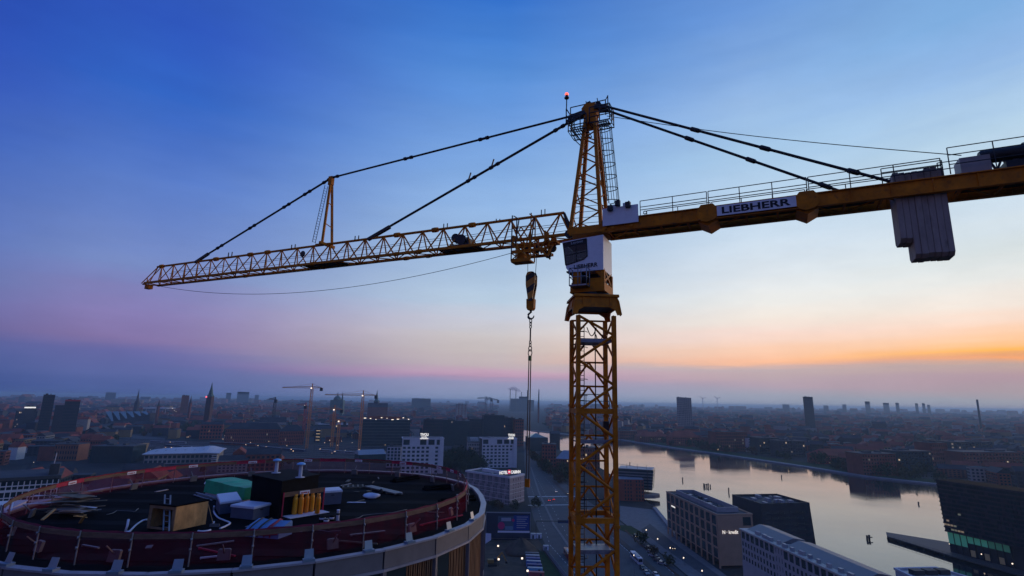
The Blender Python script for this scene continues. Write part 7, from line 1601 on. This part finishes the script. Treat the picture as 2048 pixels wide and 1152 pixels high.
def near_far_quay(x, y):
    for a, c in zip(FARQ, FARQ[1:]):
        ab = c - a; t = max(0, min(1, ((x - a.x) * ab.x + (y - a.y) * ab.y) / ab.length_squared)); q = a + ab * t
        if (q.x - x) ** 2 + (q.y - y) ** 2 < 62 ** 2: return True
    return False
cells = []; rg = random.Random(17)
def field(r0, r1, cellx, celly, cap=1e9):
    gx = int(r1 / cellx) + 1; gy = int(r1 / celly) + 1
    for i in range(-gx, gx + 1):
        for j_ in range(1, gy + 1):
            x, y = i * cellx, j_ * celly
            ang = .35 if x < 60 else -.42
            X, Y = x * math.cos(ang * .4) - y * math.sin(ang * .4) * .3, y
            D = math.hypot(X, Y)
            if not (r0 <= D < r1) or abs(math.atan2(X, Y)) > R(52) or Y < 100: continue
            yield X + rg.uniform(-12, 12), Y + rg.uniform(-12, 12), D, ang
VIS = [(205, 335, 842, 1900), (448, 606, 884, 1200), (720, 820, 889, 1100), (845, 1047, 890, 1200), (178, 436, 926, 900), (10, 160, 920, 900), (24, 160, 848, 1240), (1084, 1200, 930, 900), (620, 700, 866, 1200), (360, 430, 815, 1500), (1356, 1386, 838, 1600), (1611, 1631, 832, 1950)]
houses = []; ctrees = []
for r0, r1, cx_, cy_ in ((480, 2600, 74, 62), (2600, 5200, 130, 120), (5200, 11000, 330, 300)):
    for X, Y, D, ang in field(r0, r1, cx_, cy_):
        green = math.sin(X * .0041 + 1.3) * math.sin(Y * .0033 + .4) > .62 or (X > 500 and 1500 < Y < 2300 and rg.random() < .4)
        n = 4 if D < 2600 else 3
        for k_ in range(n):
            big = 1 if D < 2600 else (1.6 if D < 5200 else 3.2)
            hx = X + (k_ % 2 - .5) * cx_ * .42 + rg.uniform(-5, 5); hy = Y + (k_ // 2 - .5) * cy_ * .45 + rg.uniform(-5, 5)
            if inpoly(hx, hy, WATER) or near_far_quay(hx, hy) or any((hx - a) ** 2 + (hy - c) ** 2 < (q + 14) ** 2 for a, c, q in OCC) or inpoly(hx, hy, ROAD) or inpoly(hx, hy, RAILS) or inpoly(hx, hy, YARD) or inpoly(hx, hy, QUAY): continue
            if math.hypot(hx - RX, hy - RY) < 40 or (D < 700 and -260 < hx < 140): continue
            if green and rg.random() < .75: ctrees.append((hx, hy, rg.uniform(9, 16) * (1 if D < 2600 else 1.3))); continue
            ln_, dp = rg.uniform(20, 38) * big, rg.uniform(11, 15) * big; h_ = rg.uniform(9, 19) if rg.random() < .93 else rg.uniform(20, 34)
            if D > 5200: h_ = rg.uniform(8, 22) if rg.random() < .9 else rg.uniform(30, 58)
            px_, py_ = project((hx, hy, h_ + dp * .42))
            if any(x0 - 9 < px_ < x1 + 9 and py_ < yl and D < dl for x0, x1, yl, dl in VIS): continue
            houses.append((D, hx, hy, ang + rg.choice([0, math.pi / 2]) + rg.uniform(-.08, .08), ln_, dp, h_, rg.randrange(3), rg.randrange(5)))
            if rg.random() < .5: ctrees.append((hx + rg.uniform(-22, 22), hy + rg.uniform(-22, 22), rg.uniform(6, 12)))
houses.sort()
WM = [brickd, plaster, dkm, brick, mat('ochre_plaster', (.26, .17, .08), .85, 0, .25, .03, spec=.15)]; RM = [roofred, roofdk, roofm]
hw, hr = {}, {}
UW = MB().box(-.5, .5, -.5, .5, 0, 1); UG = MB().add([(-.51, -.54, 0), (.51, -.54, 0), (.51, .54, 0), (-.51, .54, 0), (-.5, 0, 1), (.5, 0, 1)], [(0, 1, 5, 4), (2, 3, 4, 5), (0, 4, 3), (1, 2, 5), (3, 2, 1, 0)])
winb = MB()
for sy in (-1, 1):
    for i in range(7):
        for j_ in range(4): winb.box(-.45 + i * .135, -.45 + i * .135 + .075, sy * .508 - .004, sy * .508 + .004, .08 + j_ * .23, .08 + j_ * .23 + .13)
for sx in (-1, 1):
    for i in range(3):
        for j_ in range(4): winb.box(sx * .505 - .003, sx * .505 + .003, -.36 + i * .28, -.36 + i * .28 + .15, .08 + j_ * .23, .08 + j_ * .23 + .13)
UWIN = winb.mesh('house_windows', wglass)
HWm = [UW.mesh('house_wall', m_) for m_ in WM]; HRm = [UG.mesh('house_roof', m_) for m_ in RM]
wname = ['dark brick', 'pale plastered', 'dark clad', 'red brick', 'ochre plastered']; rname = ['red tiled roof', 'slate roof', 'dark roof']
cnt = 0
for D, x, y, a, ln_, dp, h_, ri, wi in houses[:290]:
    p = Vector((x, y, 0)); side = 'left of the mast' if x < 60 else 'across the harbour'
    o = link('town_house', None, None, Matrix.Translation(p)); tag(o, '%s house with %s %s' % (wname[wi], rname[ri], side), 'house', 'town houses ' + side)
    rot = Matrix.Translation(p) @ Matrix.Rotation(a, 4, 'Z'); link('wall', HWm[wi], o, rot @ Matrix.Diagonal((ln_, dp, h_, 1)))
    wo_ = link('window_grid', UWIN, o, rot @ Matrix.Diagonal((ln_, dp, h_, 1))); wo_['kind'] = 'stuff'
    link('roof', HRm[ri], o, Matrix.Translation(p + UZ * h_) @ Matrix.Rotation(a, 4, 'Z') @ Matrix.Diagonal((ln_, dp, dp * (.42 if ri < 2 else .08), 1)))
mats_ = WM + RM; vs, fs, mi = [], [], []
for D, x, y, a, ln_, dp, h_, ri, wi in houses[290:]:
    c, s_ = math.cos(a), math.sin(a)
    for src, zz, sz, m_ in ((UW, 0, h_, wi), (UG, h_, dp * (.42 if ri < 2 else .08), 5 + ri)):
        b0_ = len(vs)
        for vx, vy, vz in src.v: X, Y = vx * ln_, vy * dp; vs.append((x + X * c - Y * s_, y + X * s_ + Y * c, zz + vz * sz))
        for f in src.f: fs.append(tuple(i + b0_ for i in f)); mi.append(m_)
me = bpy.data.meshes.new('distant_city'); me.from_pydata(vs, [], fs)
for m_ in mats_: me.materials.append(m_)
me.polygons.foreach_set('material_index', mi); me.update(); o = link('distant_city', me); tag(o, 'mass of roofs of the city fading into the haze', 'city', None, 'stuff')
# lower trees between the houses, as one mass
vs, fs, mi = [], [], []
for x, y, h_ in ctrees:
    k_ = rg.randrange(3); n = 46 if math.hypot(x, y) < 1600 else 22
    for _ in range(n):
        v = Vector((rg.gauss(0, 1), rg.gauss(0, 1), rg.gauss(0, 1))).normalized() * rg.uniform(.6, 1); p = Vector((x, y, h_ * .6)) + Vector((v.x * h_ * .42, v.y * h_ * .42, v.z * h_ * .4)); e = Vector((rg.gauss(0, 1), rg.gauss(0, 1), rg.gauss(0, 1))).normalized(); f = e.orthogonal().normalized(); s_ = h_ * (.13 if n > 30 else .2); b0_ = len(vs)
        vs += [p - e * s_ - f * s_, p + e * s_ - f * s_ * .5, p + e * s_ * .7 + f * s_, p - e * s_ * .6 + f * s_]; fs.append((b0_, b0_ + 1, b0_ + 2, b0_ + 3)); mi.append(k_)
me = bpy.data.meshes.new('city_trees'); me.from_pydata([tuple(v) for v in vs], [], fs)
for m_ in leafm: me.materials.append(m_)
me.polygons.foreach_set('material_index', mi); me.update(); o = link('city_trees', me); tag(o, 'trees scattered between the houses of the city', 'trees', None, 'stuff')
# ---- lamps of the town, one by one for the brighter ones
for k_, (px, py, s_) in enumerate(((571, 886, 1.2), (583, 881, 1.2), (604, 848, 1.4), (650, 856, 1.4), (677, 838, 1.4), (673, 880, 1.8), (716, 857, 1.2), (612, 894, 1.2), (704, 890, 1.3), (735, 892, 1.1), (660, 893, 1.1), (690, 906, 1.0), (668, 909, 1.0), (1088, 894, 1.0), (1077, 893, 1.0), (1794, 941, 1.1), (1816, 939, 1.0), (1826, 944, .9), (1855, 943, 1.2), (1811, 893, 1.1), (1997, 948, .9), (1390, 887, .9), (1415, 891, .8), (1575, 888, .8), (1586, 906, .9), (1322, 831, 1.6), (1246, 814, 2.2), (1742, 833, 1.6), (1842, 839, 1.6), (300, 905, .9), (273, 912, .9), (66, 932, .8), (326, 867, .9), (345, 817, 2.4), (349, 821, 2.2), (352, 823, 2.0), (262, 818, 1.6), (225, 818, 1.6), (160, 818, 1.6), (430, 862, 1.2), (440, 855, 1.2), (1142, 909, 1.0), (945, 912, .9), (903, 880, .9))):
    p = at(px, py) if py > 832 else at_d(px, py, 1900); q = H2(p); z = 4.0 if py > 832 else zfor(q, py)
    o = thing('town_lamp', q, ('bright lamp among the railway building site' if 560 < px < 760 else 'lamp glowing on the far side of the harbour' if px > 1230 else 'lamp glowing in the town on the left' if px < 560 else 'lamp glowing along the boulevard houses'), 'lamp', 'lamps of the town at dusk'); r_ = s_ * (.5 if py < 845 else 1) * max(.28, math.hypot(q.x, q.y) / FPX * .36)
    b = MB(); b.lathe(q + UZ * z, [(.02, -r_), (r_ * .7, -r_ * .7), (r_, 0), (r_ * .7, r_ * .7), (.02, r_)], 8); b.build('globe', lampm, o); strut('pole', q, q + UZ * (z - r_), .15, dsteel, o)
rgl = random.Random(23); bl = MB()
for D, x, y, a, ln_, dp, h_, ri, wi in houses[100:2600]:
    if rgl.random() < .07:
        s_ = max(.35, D / FPX * .32) * rgl.uniform(.5, 1.1); bl.box(x - s_, x + s_, y - dp * .7 - s_, y - dp * .7 + s_, h_ * .55, h_ * .55 + s_ * 1.3)
for _ in range(70):
    p = at(rgl.uniform(320, 800), rgl.uniform(862, 916)); s_ = rgl.uniform(.25, .5); bl.box(p.x - s_, p.x + s_, p.y - s_, p.y + s_, 5.0, 5.0 + s_ * 1.6)
o = bl.build('city_lights', mat('far_lamp_glow', (1, .8, .6), .5, 0, 0, emit=1.5, ecol=(1.0, .62, .34))); tag(o, 'scattered tiny lights of the far city', 'lights', None, 'stuff'); MATS['far_lamp_glow'].cycles.emission_sampling = 'NONE'
# ================================================================ the air
b = MB(); b.box(-24000, 24000, -1000, 26000, -1.0, 103.0)
hm_ = bpy.data.materials.new('haze_air'); hm_.use_nodes = True; n_ = hm_.node_tree; n_.nodes.clear()
o_ = n_.nodes.new('ShaderNodeOutputMaterial'); pv = n_.nodes.new('ShaderNodeVolumePrincipled')
pv.inputs['Color'].default_value = (0.60, 0.84, 1.0, 1); pv.inputs['Density'].default_value = 0.000105; pv.inputs['Anisotropy'].default_value = 0.3
n_.links.new(pv.outputs[0], o_.inputs['Volume'])
hz_ = b.build('haze', hm_); hz_['kind'] = 'stuff'; hz_['label'] = 'thin blue evening haze over the whole city'

# ---- look-alikes are told apart by their order across the picture
byl = {}
for o in COL.objects:
    if o.parent is None and 'label' in o and o.type in ('MESH', 'EMPTY') and o.get('kind') is None: byl.setdefault(o['label'], []).append(o)
def nth(i): return '%d%s' % (i, 'th' if 10 < i % 100 < 14 else {1: 'st', 2: 'nd', 3: 'rd'}.get(i % 10, 'th'))
for lab, os_ in byl.items():
    if len(os_) < 2: continue
    os_.sort(key=lambda o: project(o.matrix_basis.translation)[0])
    for i, o in enumerate(os_): o['label'] = '%s, %s such from the left' % (lab, nth(i + 1))
